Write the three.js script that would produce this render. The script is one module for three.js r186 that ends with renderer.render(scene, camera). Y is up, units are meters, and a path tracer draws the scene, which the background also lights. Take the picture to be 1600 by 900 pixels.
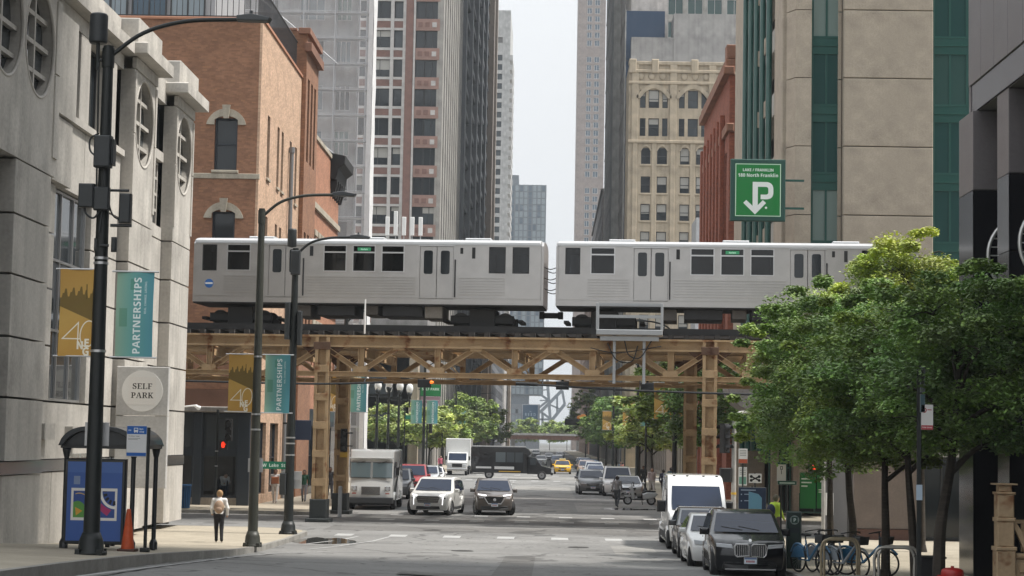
import * as THREE from 'three';
import { mergeGeometries, mergeVertices, toCreasedNormals } from 'three/addons/utils/BufferGeometryUtils.js';
import { MarchingCubes } from 'three/addons/objects/MarchingCubes.js';
import { ImprovedNoise } from 'three/addons/math/ImprovedNoise.js';

// ---------- camera ----------
const F = 3000;                                   // focal length in pixels of a 1600 wide frame
const scene = new THREE.Scene();
const camera = new THREE.PerspectiveCamera(2 * Math.atan(450 / F) * 180 / Math.PI, 16 / 9, 0.5, 6000);
const ROLL = 1.05 * Math.PI / 180, VPX = 855, VPY = 690;   // street axis vanishes at this pixel
{
  const cx = (VPX - 800) / F, cyy = (450 - VPY) / F;
  const x1 = cx * Math.cos(ROLL) - cyy * Math.sin(ROLL), y1 = cx * Math.sin(ROLL) + cyy * Math.cos(ROLL);
  camera.rotation.order = 'YXZ';
  camera.rotation.set(Math.atan(-y1), Math.atan2(x1, Math.hypot(1, y1)), ROLL);
  camera.position.set(0, 3.5, 0);
  camera.updateMatrixWorld();
}
// ---------- sky, sun, exposure ----------
const SUN = new THREE.Vector3(0.54, 0.92, 0.042).normalize();
{
  const w = 256, h = 128, d = new Float32Array(w * h * 4);
  for (let j = 0; j < h; j++) for (let i = 0; i < w; i++) {
    const el = (j + 0.5) / h * Math.PI - Math.PI / 2, s = Math.sin(el);
    const t = Math.max(0, s), k = 0.46 * (1 + 0.95 * t);       // thin bright cloud, brighter overhead
    const o = (j * w + i) * 4;
    const g = s < 0 ? 0.5 : 1;
    d[o] = k * (0.985 - 0.03 * t) * g; d[o + 1] = k * 1.005 * g; d[o + 2] = k * (1.03 + 0.03 * t) * g; d[o + 3] = 1;
  }
  const sky = new THREE.DataTexture(d, w, h, THREE.RGBAFormat, THREE.FloatType);
  sky.mapping = THREE.EquirectangularReflectionMapping; sky.magFilter = THREE.LinearFilter; sky.minFilter = THREE.LinearFilter;
  sky.needsUpdate = true;
  scene.background = sky; scene.environment = sky;
}
const sun = new THREE.DirectionalLight(new THREE.Color(1, 0.955, 0.89), 3.3);
sun.position.copy(SUN).multiplyScalar(400).add(new THREE.Vector3(0, 0, -90)); sun.target.position.set(0, 0, -90);
sun.castShadow = true; sun.shadow.radius = 9; sun.shadow.mapSize.set(2048, 2048);
Object.assign(sun.shadow.camera, { left: -160, right: 160, top: 160, bottom: -160, near: 1, far: 1200 });
scene.add(sun, sun.target);
scene.fog = new THREE.FogExp2(0xd3d9de, 0.00025);
const renderer = new THREE.WebGLRenderer({ antialias: true });
renderer.setSize(1024, 576);
renderer.toneMapping = THREE.LinearToneMapping; renderer.toneMappingExposure = 1.8;
renderer.shadowMap.enabled = true;

// ---------- helpers ----------
const V = (x, y, z) => new THREE.Vector3(x, y, z);
function P(px, py, D) {                            // point of the place that stands D metres down the street
  const v = V((px - 800) / F, (450 - py) / F, -1).applyQuaternion(camera.quaternion);
  return v.multiplyScalar(D / -v.z).add(camera.position);
}
const PX = (px, D, py = 690) => P(px, py, D).x;
let seed = 7;
function rnd() { seed |= 0; seed = seed + 0x6D2B79F5 | 0; let t = Math.imul(seed ^ seed >>> 15, 1 | seed); t = t + Math.imul(t ^ t >>> 7, 61 | t) ^ t; return ((t ^ t >>> 14) >>> 0) / 4294967296; }
const rr = (a, b) => a + (b - a) * rnd();
const noise = new ImprovedNoise();
const lerp = (a, b, t) => a + (b - a) * t, clamp = (x, a = 0, b = 1) => Math.min(b, Math.max(a, x));
const sstep = (a, b, x) => { const t = clamp((x - a) / (b - a)); return t * t * (3 - 2 * t); };
function fbm(x, y, z, o = 4) { let s = 0, a = 0.5; for (let i = 0; i < o; i++) { s += a * noise.noise(x, y, z); x *= 2; y *= 2; z += 7.3; a *= 0.5; } return s; }
// road height: the street climbs to a bridge near the camera
const EP = [[0, 1.0], [30, 0.78], [35, 0.68], [41, 0.53], [47.6, 0.33], [53, 0.16], [58, 0.05], [64, 0], [2000, 0]];
function E(x, D) {
  let e = 0;
  for (let i = 0; i < EP.length - 1; i++) if (D >= EP[i][0] && D <= EP[i + 1][0]) { const t = (D - EP[i][0]) / (EP[i + 1][0] - EP[i][0]); e = lerp(EP[i][1], EP[i + 1][1], t); }
  return D < 0 ? 1.0 * (1 - 0.06 * clamp(x, -16, 11)) : e * (1 - 0.06 * clamp(x, -16, 11));
}
const KERB = 0.15;

// ---- geometry ----
function fin(g) {                                  // non-indexed, with uv in metres by the side each face looks to
  if (g.index) g = g.toNonIndexed();
  if (!g.attributes.normal) g.computeVertexNormals();
  for (const k of Object.keys(g.attributes)) if (!['position', 'normal', 'uv', 'color'].includes(k)) g.deleteAttribute(k);
  return g;
}
function boxUV(g) {
  const p = g.attributes.position, n = p.count, uv = new Float32Array(n * 2);
  const a = V(), b = V(), c = V();
  for (let i = 0; i < n; i += 3) {
    a.fromBufferAttribute(p, i); b.fromBufferAttribute(p, i + 1); c.fromBufferAttribute(p, i + 2);
    const nx = Math.abs((b.y - a.y) * (c.z - a.z) - (b.z - a.z) * (c.y - a.y));
    const ny = Math.abs((b.z - a.z) * (c.x - a.x) - (b.x - a.x) * (c.z - a.z));
    const nz = Math.abs((b.x - a.x) * (c.y - a.y) - (b.y - a.y) * (c.x - a.x));
    let k = 0;
    for (const v of [a, b, c]) {
      const q = (i + k) * 2; k++;
      if (ny > nx && ny > nz) { uv[q] = v.x; uv[q + 1] = v.z; } else if (nx > nz) { uv[q] = v.z; uv[q + 1] = v.y; } else { uv[q] = v.x; uv[q + 1] = v.y; }
    }
  }
  g.setAttribute('uv', new THREE.BufferAttribute(uv, 2)); return g;
}
const BOX = fin(new THREE.BoxGeometry(1, 1, 1));
function bx(x0, x1, y0, y1, z0, z1) { const g = BOX.clone(); g.scale(Math.abs(x1 - x0), Math.abs(y1 - y0), Math.abs(z1 - z0)); g.translate((x0 + x1) / 2, (y0 + y1) / 2, (z0 + z1) / 2); return g; }
function cb(x0, x1, y0, y1, z0, z1, c = 0.02) {     // chamfered box: an extruded outline with a bevel
  if (x0 > x1) [x0, x1] = [x1, x0]; if (y0 > y1) [y0, y1] = [y1, y0]; if (z0 > z1) [z0, z1] = [z1, z0];
  c = Math.min(c, (x1 - x0) * 0.4, (y1 - y0) * 0.4, (z1 - z0) * 0.4);
  const s = new THREE.Shape([[x0 + c, y0 + c], [x1 - c, y0 + c], [x1 - c, y1 - c], [x0 + c, y1 - c]].map(q => new THREE.Vector2(...q)));
  const g = fin(new THREE.ExtrudeGeometry(s, { depth: z1 - z0 - 2 * c, bevelEnabled: true, bevelThickness: c, bevelSize: c, bevelSegments: 1, curveSegments: 4 }));
  g.translate(0, 0, z0 + c); return g;
}
function cyl(a, b, r0, r1 = r0, n = 10) {
  a = Array.isArray(a) ? V(...a) : a; b = Array.isArray(b) ? V(...b) : b;
  const d = b.clone().sub(a), g = fin(new THREE.CylinderGeometry(r1, r0, d.length(), n));
  g.applyQuaternion(new THREE.Quaternion().setFromUnitVectors(V(0, 1, 0), d.clone().normalize())); g.translate((a.x + b.x) / 2, (a.y + b.y) / 2, (a.z + b.z) / 2); return g;
}
function beam(a, b, w, h, up = V(0, 1, 0)) {       // square bar between two points
  a = Array.isArray(a) ? V(...a) : a; b = Array.isArray(b) ? V(...b) : b;
  const d = b.clone().sub(a), L = d.length(), z = d.clone().normalize();
  let x = V().crossVectors(up, z); if (x.lengthSq() < 1e-6) x = V(1, 0, 0); x.normalize(); const y = V().crossVectors(z, x);
  const g = BOX.clone(); g.scale(w, h, L); g.applyMatrix4(new THREE.Matrix4().makeBasis(x, y, z)); g.translate((a.x + b.x) / 2, (a.y + b.y) / 2, (a.z + b.z) / 2); return g;
}
function tube(pts, r, seg = 24, rad = 7) { return fin(new THREE.TubeGeometry(new THREE.CatmullRomCurve3(pts.map(p => Array.isArray(p) ? V(...p) : p)), seg, r, rad)); }
function lathe(prof, n = 16) { return fin(new THREE.LatheGeometry(prof.map(p => new THREE.Vector2(...p)), n)); }
function sph(c, r, sx = 1, sy = 1, sz = 1, n = 12) { const g = fin(new THREE.SphereGeometry(r, n, Math.ceil(n * 0.7))); g.scale(sx, sy, sz); g.translate(...c); return g; }
function shp(pts) { return new THREE.Shape(pts.map(q => new THREE.Vector2(...q))); }
function ext(s, z0, z1, bev = 0, steps = 1, seg = 8) {   // outline in x,y drawn out along z
  if (Array.isArray(s)) s = shp(s);
  const g = fin(new THREE.ExtrudeGeometry(s, { depth: z1 - z0 - 2 * bev, steps, bevelEnabled: bev > 0, bevelThickness: bev, bevelSize: bev, bevelOffset: -bev, bevelSegments: 2, curveSegments: seg }));
  g.translate(0, 0, z0 + bev); return g;
}
function tr(g, x = 0, y = 0, z = 0, ry = 0) { if (ry) g.rotateY(ry); g.translate(x, y, z); return g; }
function merge(gs) {
  gs = (Array.isArray(gs) ? gs : [gs]).flat(9).map(g => { if (g.index) g = fin(g); if (!g.attributes.uv) g.setAttribute('uv', new THREE.BufferAttribute(new Float32Array(g.attributes.position.count * 2), 2)); return g; });
  return gs.length === 1 ? gs[0] : mergeGeometries(gs);
}
// ---- scene graph ----
const used = {};
function numbered(n) { const k = used[n] = (used[n] ?? -1) + 1; return k ? n + '_' + String(k).padStart(3, '0') : n; }
function sh(m) { m.castShadow = true; m.receiveShadow = true; return m; }
function mesh(name, g, m, parent, keepUV) { const o = sh(new THREE.Mesh(keepUV ? g : boxUV(g), m)); o.name = name; parent.add(o); return o; }
function obj(name, gs, m, parent, keepUV = false) { return mesh(name, merge(gs), m, parent, keepUV); }
function inst(name, g, m, parent, x, y, z, ry = 0) { const o = sh(new THREE.Mesh(g, m)); o.name = name; o.position.set(x, y, z); o.rotation.y = ry; parent.add(o); return o; }
function tag(o, label, category, group) { o.userData = { label, category }; if (group) o.userData.group = group; return o; }
function thing(name, label, category, pos = [0, 0, 0], ry = 0, group) { const o = new THREE.Group(); o.name = numbered(name); o.position.set(...pos); o.rotation.y = ry; scene.add(o); return tag(o, label, category, group); }
function single(name, gs, m, label, category, group, keepUV) { const o = obj(numbered(name), gs, m, scene, keepUV); return tag(o, label, category, group); }
function struct(name, gs, m, keepUV) { const o = obj(numbered(name), gs, m, scene, keepUV); o.userData.kind = 'structure'; return o; }
// ---- textures and materials ----
function tex(n, fn, color = true, rep = 1) {       // tileable texture, fn(u, v) -> [r,g,b] or grey
  const d = new Uint8Array(n * n * 4);
  for (let j = 0; j < n; j++) for (let i = 0; i < n; i++) { const c = fn(i / n, j / n), o = (j * n + i) * 4; const a = Array.isArray(c) ? c : [c, c, c]; for (let k = 0; k < 3; k++) d[o + k] = clamp(a[k]) * 255; d[o + 3] = 255; }
  const t = new THREE.DataTexture(d, n, n); t.wrapS = t.wrapT = THREE.RepeatWrapping; t.magFilter = THREE.LinearFilter; t.minFilter = THREE.LinearMipmapLinearFilter; t.generateMipmaps = true;
  if (color) t.colorSpace = THREE.SRGBColorSpace; t.repeat.set(rep, rep); t.needsUpdate = true; return t;
}
function tn(u, v, f, s = 0, o = 4) {               // noise that tiles over the unit square
  const n1 = fbm(u * f, v * f, s, o), n2 = fbm((u - 1) * f, v * f, s, o), n3 = fbm(u * f, (v - 1) * f, s, o), n4 = fbm((u - 1) * f, (v - 1) * f, s, o);
  return lerp(lerp(n1, n2, u), lerp(n3, n4, u), v);
}
function mottle(n, fine, coarse, metres, fF = 40, fC = 5) { return tex(n, (u, v) => 0.88 + coarse * tn(u, v, fC, 1.5) + fine * tn(u, v, fF, 9.1, 3), true, 1 / metres); }
const T = {
  plain: mottle(256, 0.12, 0.16, 3.1),
  concrete: tex(512, (u, v) => { const k = 0.86 + 0.26 * tn(u, v, 4, 2.2) + 0.14 * tn(u, v, 50, 4, 3) + 0.10 * tn(u * 1, v, 1, 8, 2); const st = 0.16 * Math.max(0, tn(u, 0.3, 22, 5, 3)) * 1.2; return [k - st, k - st * 1.02, k - st * 1.05]; }, true, 1 / 5.3),
  asphalt: tex(640, (u, v) => {
    let k = 0.80 + 0.30 * tn(u, v, 5, 3.3, 5) + 0.22 * tn(u, v, 110, 6, 2);
    const c = Math.abs(tn(u, v, 4, 12.7, 5)); if (c < 0.006) k -= 0.22;          // cracks
    const t = Math.abs(tn(u, v, 2.2, 31.7, 3)); if (t < 0.008) k -= 0.16;        // tar lines
    if (tn(u, v, 3, 55, 2) > 0.2) k -= 0.07;                                     // patches
    return [k, k * 0.997, k * 0.985];
  }, true, 1 / 17),
  paving: tex(512, (u, v) => { const k = 0.87 + 0.2 * tn(u, v, 6, 2.7, 5) + 0.16 * tn(u, v, 80, 6, 2) - (tn(u, v, 14, 44, 2) > 0.27 ? 0.12 : 0); return [k, k * 0.985, k * 0.95]; }, true, 1 / 6),
  brick: tex(512, (u, v) => {
    const row = Math.floor(v * 40), m = v * 40 - row, x = u * 14 + (row % 2) * 0.5, col = Math.floor(x), f = x - col;
    const h = Math.abs(Math.sin((col % 14) * 127.1 + row * 311.7) * 43758.5453) % 1;
    const mort = m < 0.14 || f < 0.05;
    const n = 0.20 * tn(u, v, 4, 3) + 0.10 * tn(u, v, 16, 13, 3), k = 0.83 + 0.12 * h + n;
    return mort ? [k * 1.03, k * 1.02, k * 1.01] : h > 0.975 ? [0.98, 0.95, 0.9] : [k * 1.01, k * 0.985, k * 0.97];
  }, true, 1 / 3.0),
  rust: tex(512, (u, v) => {
    const r = sstep(0.06, 0.34, tn(u, v, 9, 2.4, 4)), st = sstep(0.12, 0.4, tn(u, 0.5, 40, 8, 3)) * 0.5, k = 0.86 + 0.22 * tn(u, v, 6, 14, 4) + 0.12 * tn(u, v, 60, 3, 2);
    const q = clamp(r + st * 0.7); return [k * lerp(1, 0.66, q), k * lerp(1, 0.48, q), k * lerp(1, 0.36, q)];
  }, true, 1 / 4.2),
  wood: tex(256, (u, v) => 0.7 + 0.4 * tn(u, v, 3, 3) + 0.3 * tn(u * 0.2, v, 40, 3, 3), true, 1 / 2),
  steel: tex(256, (u, v) => 0.90 + 0.10 * tn(u, v, 4, 5, 3) + 0.05 * tn(u, v, 50, 8, 2), true, 1 / 2.7),
};
const mats = {};
function M(key, c, rough = 0.8, o = {}) {
  if (mats[key]) return mats[key];
  const m = new (o.phys ? THREE.MeshPhysicalMaterial : THREE.MeshStandardMaterial)({ roughness: rough, metalness: o.metal ?? 0 });
  if (Array.isArray(c)) m.color.setRGB(...c); else m.color.set(c);
  for (const k of Object.keys(o)) if (!['phys', 'metal', 't'].includes(k)) { if (k === 'emissive') m.emissive.set(o[k]); else m[k] = o[k]; }
  if (o.t) m.map = T[o.t];
  m.name = key; return mats[key] = m;
}
function canvasTex(w, h, draw) { const c = document.createElement('canvas'); c.width = w; c.height = h; draw(c.getContext('2d'), w, h); const t = new THREE.CanvasTexture(c); t.colorSpace = THREE.SRGBColorSpace; return t; }
function printMat(key, w, h, draw, rough = 0.6, o = {}) { return M(key, '#ffffff', rough, { map: canvasTex(w, h, draw), ...o }); }
function sheet(w, h) { const g = fin(new THREE.PlaneGeometry(w, h)); return g; }   // faces +z, uv 0..1, used for print on boards

// ================= ground, road, pavements =================
const asphalt = M('asphalt', [0.29, 0.288, 0.285], 0.9, { t: 'asphalt' });
const paving = M('paving', [0.46, 0.42, 0.355], 0.9, { t: 'paving' });
const kerbM = M('kerb_stone', [0.36, 0.345, 0.315], 0.9, { t: 'concrete' });
const paintW = M('road_paint', [0.47, 0.47, 0.46], 0.8, { t: 'plain' });
function strip(x0, x1, D0, D1, dy, th = 0) {       // sheet or slab that follows the rise of the street
  const pos = [], idx = [], Ds = []; let d = D0;
  while (d < D1 - 0.01) { Ds.push(d); d += d < 64 ? 2 : d < 100 ? 6 : 60; } Ds.push(D1);
  const xs = []; for (let x = x0; x < x1 - 0.01; x += Math.max(4, (x1 - x0) / 12)) xs.push(x); xs.push(x1);
  const g = [], q = (x, D, o) => [x, E(x, D) + dy + o, -D];
  const quad = (a, b, c, e) => { pos.push(...a, ...b, ...c, ...a, ...c, ...e); };
  for (let i = 0; i < Ds.length - 1; i++) for (let j = 0; j < xs.length - 1; j++) {
    quad(q(xs[j], Ds[i], 0), q(xs[j + 1], Ds[i], 0), q(xs[j + 1], Ds[i + 1], 0), q(xs[j], Ds[i + 1], 0));
    if (th) {
      if (j === 0) quad(q(xs[0], Ds[i], -th), q(xs[0], Ds[i], 0), q(xs[0], Ds[i + 1], 0), q(xs[0], Ds[i + 1], -th));
      if (j === xs.length - 2) { const X = xs[j + 1]; quad(q(X, Ds[i + 1], -th), q(X, Ds[i + 1], 0), q(X, Ds[i], 0), q(X, Ds[i], -th)); }
      if (i === 0) quad(q(xs[j], Ds[0], -th), q(xs[j + 1], Ds[0], -th), q(xs[j + 1], Ds[0], 0), q(xs[j], Ds[0], 0));
      if (i === Ds.length - 2) { const K = Ds[i + 1]; quad(q(xs[j + 1], K, -th), q(xs[j], K, -th), q(xs[j], K, 0), q(xs[j + 1], K, 0)); }
    }
  }
  const geo = new THREE.BufferGeometry(); geo.setAttribute('position', new THREE.Float32BufferAttribute(pos, 3)); geo.computeVertexNormals(); return geo;
}
struct('ground', [strip(-2500, 2500, -300, 0, -0.06), strip(-2500, 2500, 0, 66, -0.06), strip(-2500, 2500, 66, 4200, -0.06)], M('ground', [0.16, 0.155, 0.14], 0.95, { t: 'asphalt' }));
const road = struct('road', [strip(-140, 140, -20, 66, 0), strip(-140, 140, 66, 1100, 0)], asphalt);
function arcSector(cx, D, r0, r1, a0, a1, y0, y1) { // sector of a ring in plan (angle 0 = +x, 90 = away)
  const s = new THREE.Shape(), n = 10;
  for (let i = 0; i <= n; i++) { const a = lerp(a0, a1, i / n); s[i ? 'lineTo' : 'moveTo'](cx + r1 * Math.cos(a), D + r1 * Math.sin(a)); }
  if (r0 > 0) for (let i = n; i >= 0; i--) { const a = lerp(a0, a1, i / n); s.lineTo(cx + r0 * Math.cos(a), D + r0 * Math.sin(a)); } else s.lineTo(cx, D);
  const g = fin(new THREE.ExtrudeGeometry(s, { depth: y1 - y0, bevelEnabled: false })); g.rotateX(-Math.PI / 2); g.translate(0, y0, 0); return g;
}
{
  const H = Math.PI / 2, k = KERB, w = 0.16;
  // near side of the cross street
  struct('sidewalk', [strip(-70, -11.5, -20, 71.5, k, k + .1), strip(-11.5, -8.66, -20, 68.66, k, k + .1), arcSector(-11.5, 68.66, 0, 2.84, 0, H, -.05, k)], paving);
  struct('kerb', [strip(-8.656, -8.5, -20, 68.66, k + .004, k + .1), arcSector(-11.5, 68.66, 2.845, 3, 0, H, -.05, k + .004), strip(-70, -11.5, 71.504, 71.66, k + .004, k + .1)], kerbM);
  struct('sidewalk', [strip(9.1, 60, -20, 71.5, k, k + .1), strip(6.31, 9.1, -20, 68.71, k, k + .1), arcSector(9.1, 68.71, 0, 2.79, H, 2 * H, -.05, k)], paving);
  struct('kerb', [strip(6.15, 6.306, -20, 68.71, k + .004, k + .1), arcSector(9.1, 68.71, 2.795, 2.95, H, 2 * H, -.05, k + .004), strip(9.1, 60, 71.504, 71.66, k + .004, k + .1)], kerbM);
  // blocks beyond
  for (const [a, b] of [[87, 173], [193, 310], [326, 520], [536, 700]]) {
    struct('sidewalk', [strip(-70, -10.11, a, b, k, k + .1)], paving); struct('kerb', [strip(-10.106, -9.95, a, b, k + .004, k + .1), strip(-70, -10.11, a - .16, a - .004, k + .004, k + .1)], kerbM);
    struct('sidewalk', [strip(6.31, 60, a, b, k, k + .1)], paving); struct('kerb', [strip(6.15, 6.306, a, b, k + .004, k + .1), strip(6.31, 60, a - .16, a - .004, k + .004, k + .1)], kerbM);
  }
  // crossings: bars across the street
  for (const [D, d] of [[69.2, 1.5], [83.2, 1.5], [88.6, 1.4], [170, 2.2], [196, 2.4]])
    for (let x = -7.6 + (D > 80 ? .4 : 0); x < 5.6; x += 1.95) { const o = mesh('crosswalk_bar', strip(x, x + 0.62, D, D + d, 0.006), paintW, road); }
  const path = (pts, w) => { const g = []; for (let i = 0; i < pts.length - 1; i++) { const [x0, d0] = pts[i], [x1, d1] = pts[i + 1]; const a = Math.atan2(d1 - d0, x1 - x0), ox = -Math.sin(a) * w / 2, od = Math.cos(a) * w / 2; const q = (x, d) => [x, E(x, d) + 0.006, -d]; const A = q(x0 + ox, d0 + od), B = q(x0 - ox, d0 - od), C = q(x1 - ox, d1 - od), K = q(x1 + ox, d1 + od); const b = new THREE.BufferGeometry(); b.setAttribute('position', new THREE.Float32BufferAttribute([...A, ...C, ...B, ...A, ...K, ...C].map(v => v), 3)); b.computeVertexNormals(); const n = b.attributes.normal; if (n.getY(0) < 0) { b.attributes.position.array.set([...A, ...B, ...C, ...A, ...C, ...K]); b.computeVertexNormals(); } g.push(b); } return g; };
  mesh('lane_line', merge(path([[-8.1, 30], [-8.1, 52], [-7.7, 56], [-6.4, 58.5], [-4.2, 59.5], [-1.5, 59.7]], 0.1)), paintW, road);
  mesh('lane_line', merge(path([[-5.6, 69], [-5.9, 66], [-6.7, 62], [-7.3, 59.5]], 0.11)), paintW, road);
  mesh('lane_line', merge(path([[-6.7, 69], [-7.0, 66.5], [-7.9, 63]], 0.11)), paintW, road);
  for (let d = 100; d < 168; d += 9) mesh('lane_dash', strip(-2.9, -2.78, d, d + 3, 0.006), paintW, road);
  for (let d = 200; d < 300; d += 9) mesh('lane_dash', strip(-2.9, -2.78, d, d + 3, 0.006), paintW, road);
  // repair patches of another asphalt
  const dark = M('asphalt_patch', [0.215, 0.21, 0.205], 0.92, { t: 'asphalt' }), pale = M('asphalt_pale', [0.36, 0.353, 0.34], 0.9, { t: 'asphalt' });
  for (const [x0, x1, a, b, m] of [[-3.2, 1.4, 41.5, 43.2, dark], [0.8, 2.6, 50, 52.6, dark], [-8.5, 6.1, 73.5, 77.4, dark], [-1.2, 1.2, 95, 100.5, pale], [1.6, 5.9, 96, 112, pale], [-8.4, 6.1, 176, 190, pale], [-7.6, -4, 104, 124, dark], [-2.4, 1.8, 118, 150, pale], [2.2, 3.6, 60.5, 66, pale], [-1.2, -.3, 30, 58, dark]])
    mesh('asphalt_patch', strip(x0, x1, a, b, 0.003), m, road);
  // manhole lids
  for (const [x, D] of [[1.1, 64.5], [-2.6, 60.6], [.2, 97], [-4.4, 74.6]]) { const g = lathe([[0, 0.012], [0.28, 0.012], [0.3, 0.007], [0.33, 0.012], [0.36, 0.0]], 20); tr(g, x, E(x, D) + .004, -D); mesh('manhole_lid', g, M('cast_iron', [0.06, 0.058, 0.055], 0.6, { metal: 0.6 }), road); }
  // standing water in the gutters
  const water = M('puddle_water', [0.045, 0.043, 0.04], 0.03, { phys: true, ior: 1.33 });
  for (const [x, D, rx, rd, s] of [[-7.55, 65.2, 0.95, 2.6, 3], [4.4, 102.5, 1.5, 1.5, 8]]) {
    const sp = new THREE.Shape();
    for (let i = 0; i <= 40; i++) { const a = i / 40 * Math.PI * 2, r = 1 + 0.5 * noise.noise(Math.cos(a) * 1.6 + s, Math.sin(a) * 1.6, s); sp[i ? 'lineTo' : 'moveTo'](x + Math.cos(a) * rx * r, D + Math.sin(a) * rd * r); }
    const g = fin(new THREE.ShapeGeometry(sp)); g.rotateX(-Math.PI / 2); g.translate(0, E(x, D) + 0.009, 0); struct('puddle', [g], water);
  }
}

// ================= buildings =================
function frame(side, plane) {
  if (side === 'F') return { ry: 0, pt: (u, v, w) => [u, v, -plane + w] };
  if (side === 'R') return { ry: Math.PI / 2, pt: (u, v, w) => [plane + w, v, -u] };
  return { ry: -Math.PI / 2, pt: (u, v, w) => [plane - w, v, -u] };
}
function fb(f, u0, u1, v0, v1, w0, w1) { const a = f.pt(u0, v0, w0), b = f.pt(u1, v1, w1); return bx(a[0], b[0], a[1], b[1], a[2], b[2]); }
function fcb(f, u0, u1, v0, v1, w0, w1, c) { const a = f.pt(u0, v0, w0), b = f.pt(u1, v1, w1); return cb(a[0], b[0], a[1], b[1], a[2], b[2], c); }
const G = {
  dark: M('glass_dark', [0.022, 0.027, 0.031], 0.06, { phys: true, ior: 1.5 }),
  mid: M('glass_mid', [0.05, 0.06, 0.067], 0.08, { phys: true, ior: 1.5 }),
  blue: M('glass_blue', [0.045, 0.085, 0.125], 0.06, { phys: true, ior: 1.6 }),
  pale: M('glass_pale', [0.25, 0.3, 0.33], 0.12, { phys: true, ior: 1.5 }),
  green: M('glass_green', [0.022, 0.075, 0.07], 0.05, { phys: true, ior: 1.6 }),
  greenPale: M('glass_green_pale', [0.20, 0.27, 0.25], 0.05, { phys: true, ior: 1.65 }),
  blind: M('window_blind', [0.36, 0.35, 0.32], 0.5, { phys: true, clearcoat: 1, clearcoatRoughness: .05 }),
};
const pick = (...a) => a[Math.floor(rnd() * a.length)];
const wcache = {};
function win(parent, f, u0, u1, v0, v1, o = {}) {  // a pane with its frame, set back in the wall
  const w = u1 - u0, h = v1 - v0, nx = o.nx ?? 1, ny = o.ny ?? 2, fw = o.fw ?? 0.07, set = o.set ?? -0.2;
  const k = [w.toFixed(3), h.toFixed(3), nx, ny, fw].join();
  if (!wcache[k]) {
    const bars = [bx(-w / 2, -w / 2 + fw, -h / 2, h / 2, 0, .07), bx(w / 2 - fw, w / 2, -h / 2, h / 2, 0, .07), bx(-w / 2 + fw, w / 2 - fw, h / 2 - fw, h / 2, 0, .07), bx(-w / 2 + fw, w / 2 - fw, -h / 2, -h / 2 + fw, 0, .07)];
    for (let i = 1; i < nx; i++) bars.push(bx(-w / 2 + w * i / nx - fw / 2, -w / 2 + w * i / nx + fw / 2, -h / 2 + fw, h / 2 - fw, 0.004, .066));
    for (let i = 1; i < ny; i++) bars.push(bx(-w / 2 + fw, w / 2 - fw, -h / 2 + h * i / ny - fw / 2, -h / 2 + h * i / ny + fw / 2, 0.002, .062));
    wcache[k] = [boxUV(bx(-w / 2, w / 2, -h / 2, h / 2, -.03, 0.0)), boxUV(merge(bars))];
  }
  const p = f.pt((u0 + u1) / 2, (v0 + v1) / 2, set);
  const g = inst(o.name ?? 'window', wcache[k][0], o.glass ?? pick(G.dark, G.dark, G.mid), parent, ...p, f.ry);
  if (o.frame !== null) inst('frame', wcache[k][1], o.frame ?? M('frame_dark', [0.03, 0.032, 0.034], 0.5), g, 0, 0, 0);
  if (o.blind && rnd() < o.blind) { const bh = h * rr(.25, .75); const kk = 'b' + k + Math.round(bh * 4); wcache[kk] ??= boxUV(bx(-w / 2 + fw, w / 2 - fw, -Math.round(bh * 4) / 4, 0, 0, .02)); inst('blind', wcache[kk], G.blind, g, 0, h / 2 - fw, .003); }
  return g;
}
function wallGrid(f, u0, u1, v0, v1, cols, rows, w0, w1) { // wall of piers and spandrels that leaves the openings free
  const g = []; let u = u0;
  for (const [a, b] of cols) { if (a > u + .001) g.push(fb(f, u, a, v0, v1, w0, w1)); let v = v0; for (const [c, d] of rows) { if (c > v + .001) g.push(fb(f, a, b, v, c, w0, w1)); v = d; } if (v1 > v + .001) g.push(fb(f, a, b, v, v1, w0, w1)); u = b; }
  if (u1 > u + .001) g.push(fb(f, u, u1, v0, v1, w0, w1)); return g;
}
const rep = (n, s, p, w) => Array.from({ length: n }, (_, i) => [s + i * p, s + i * p + w]);

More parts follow.
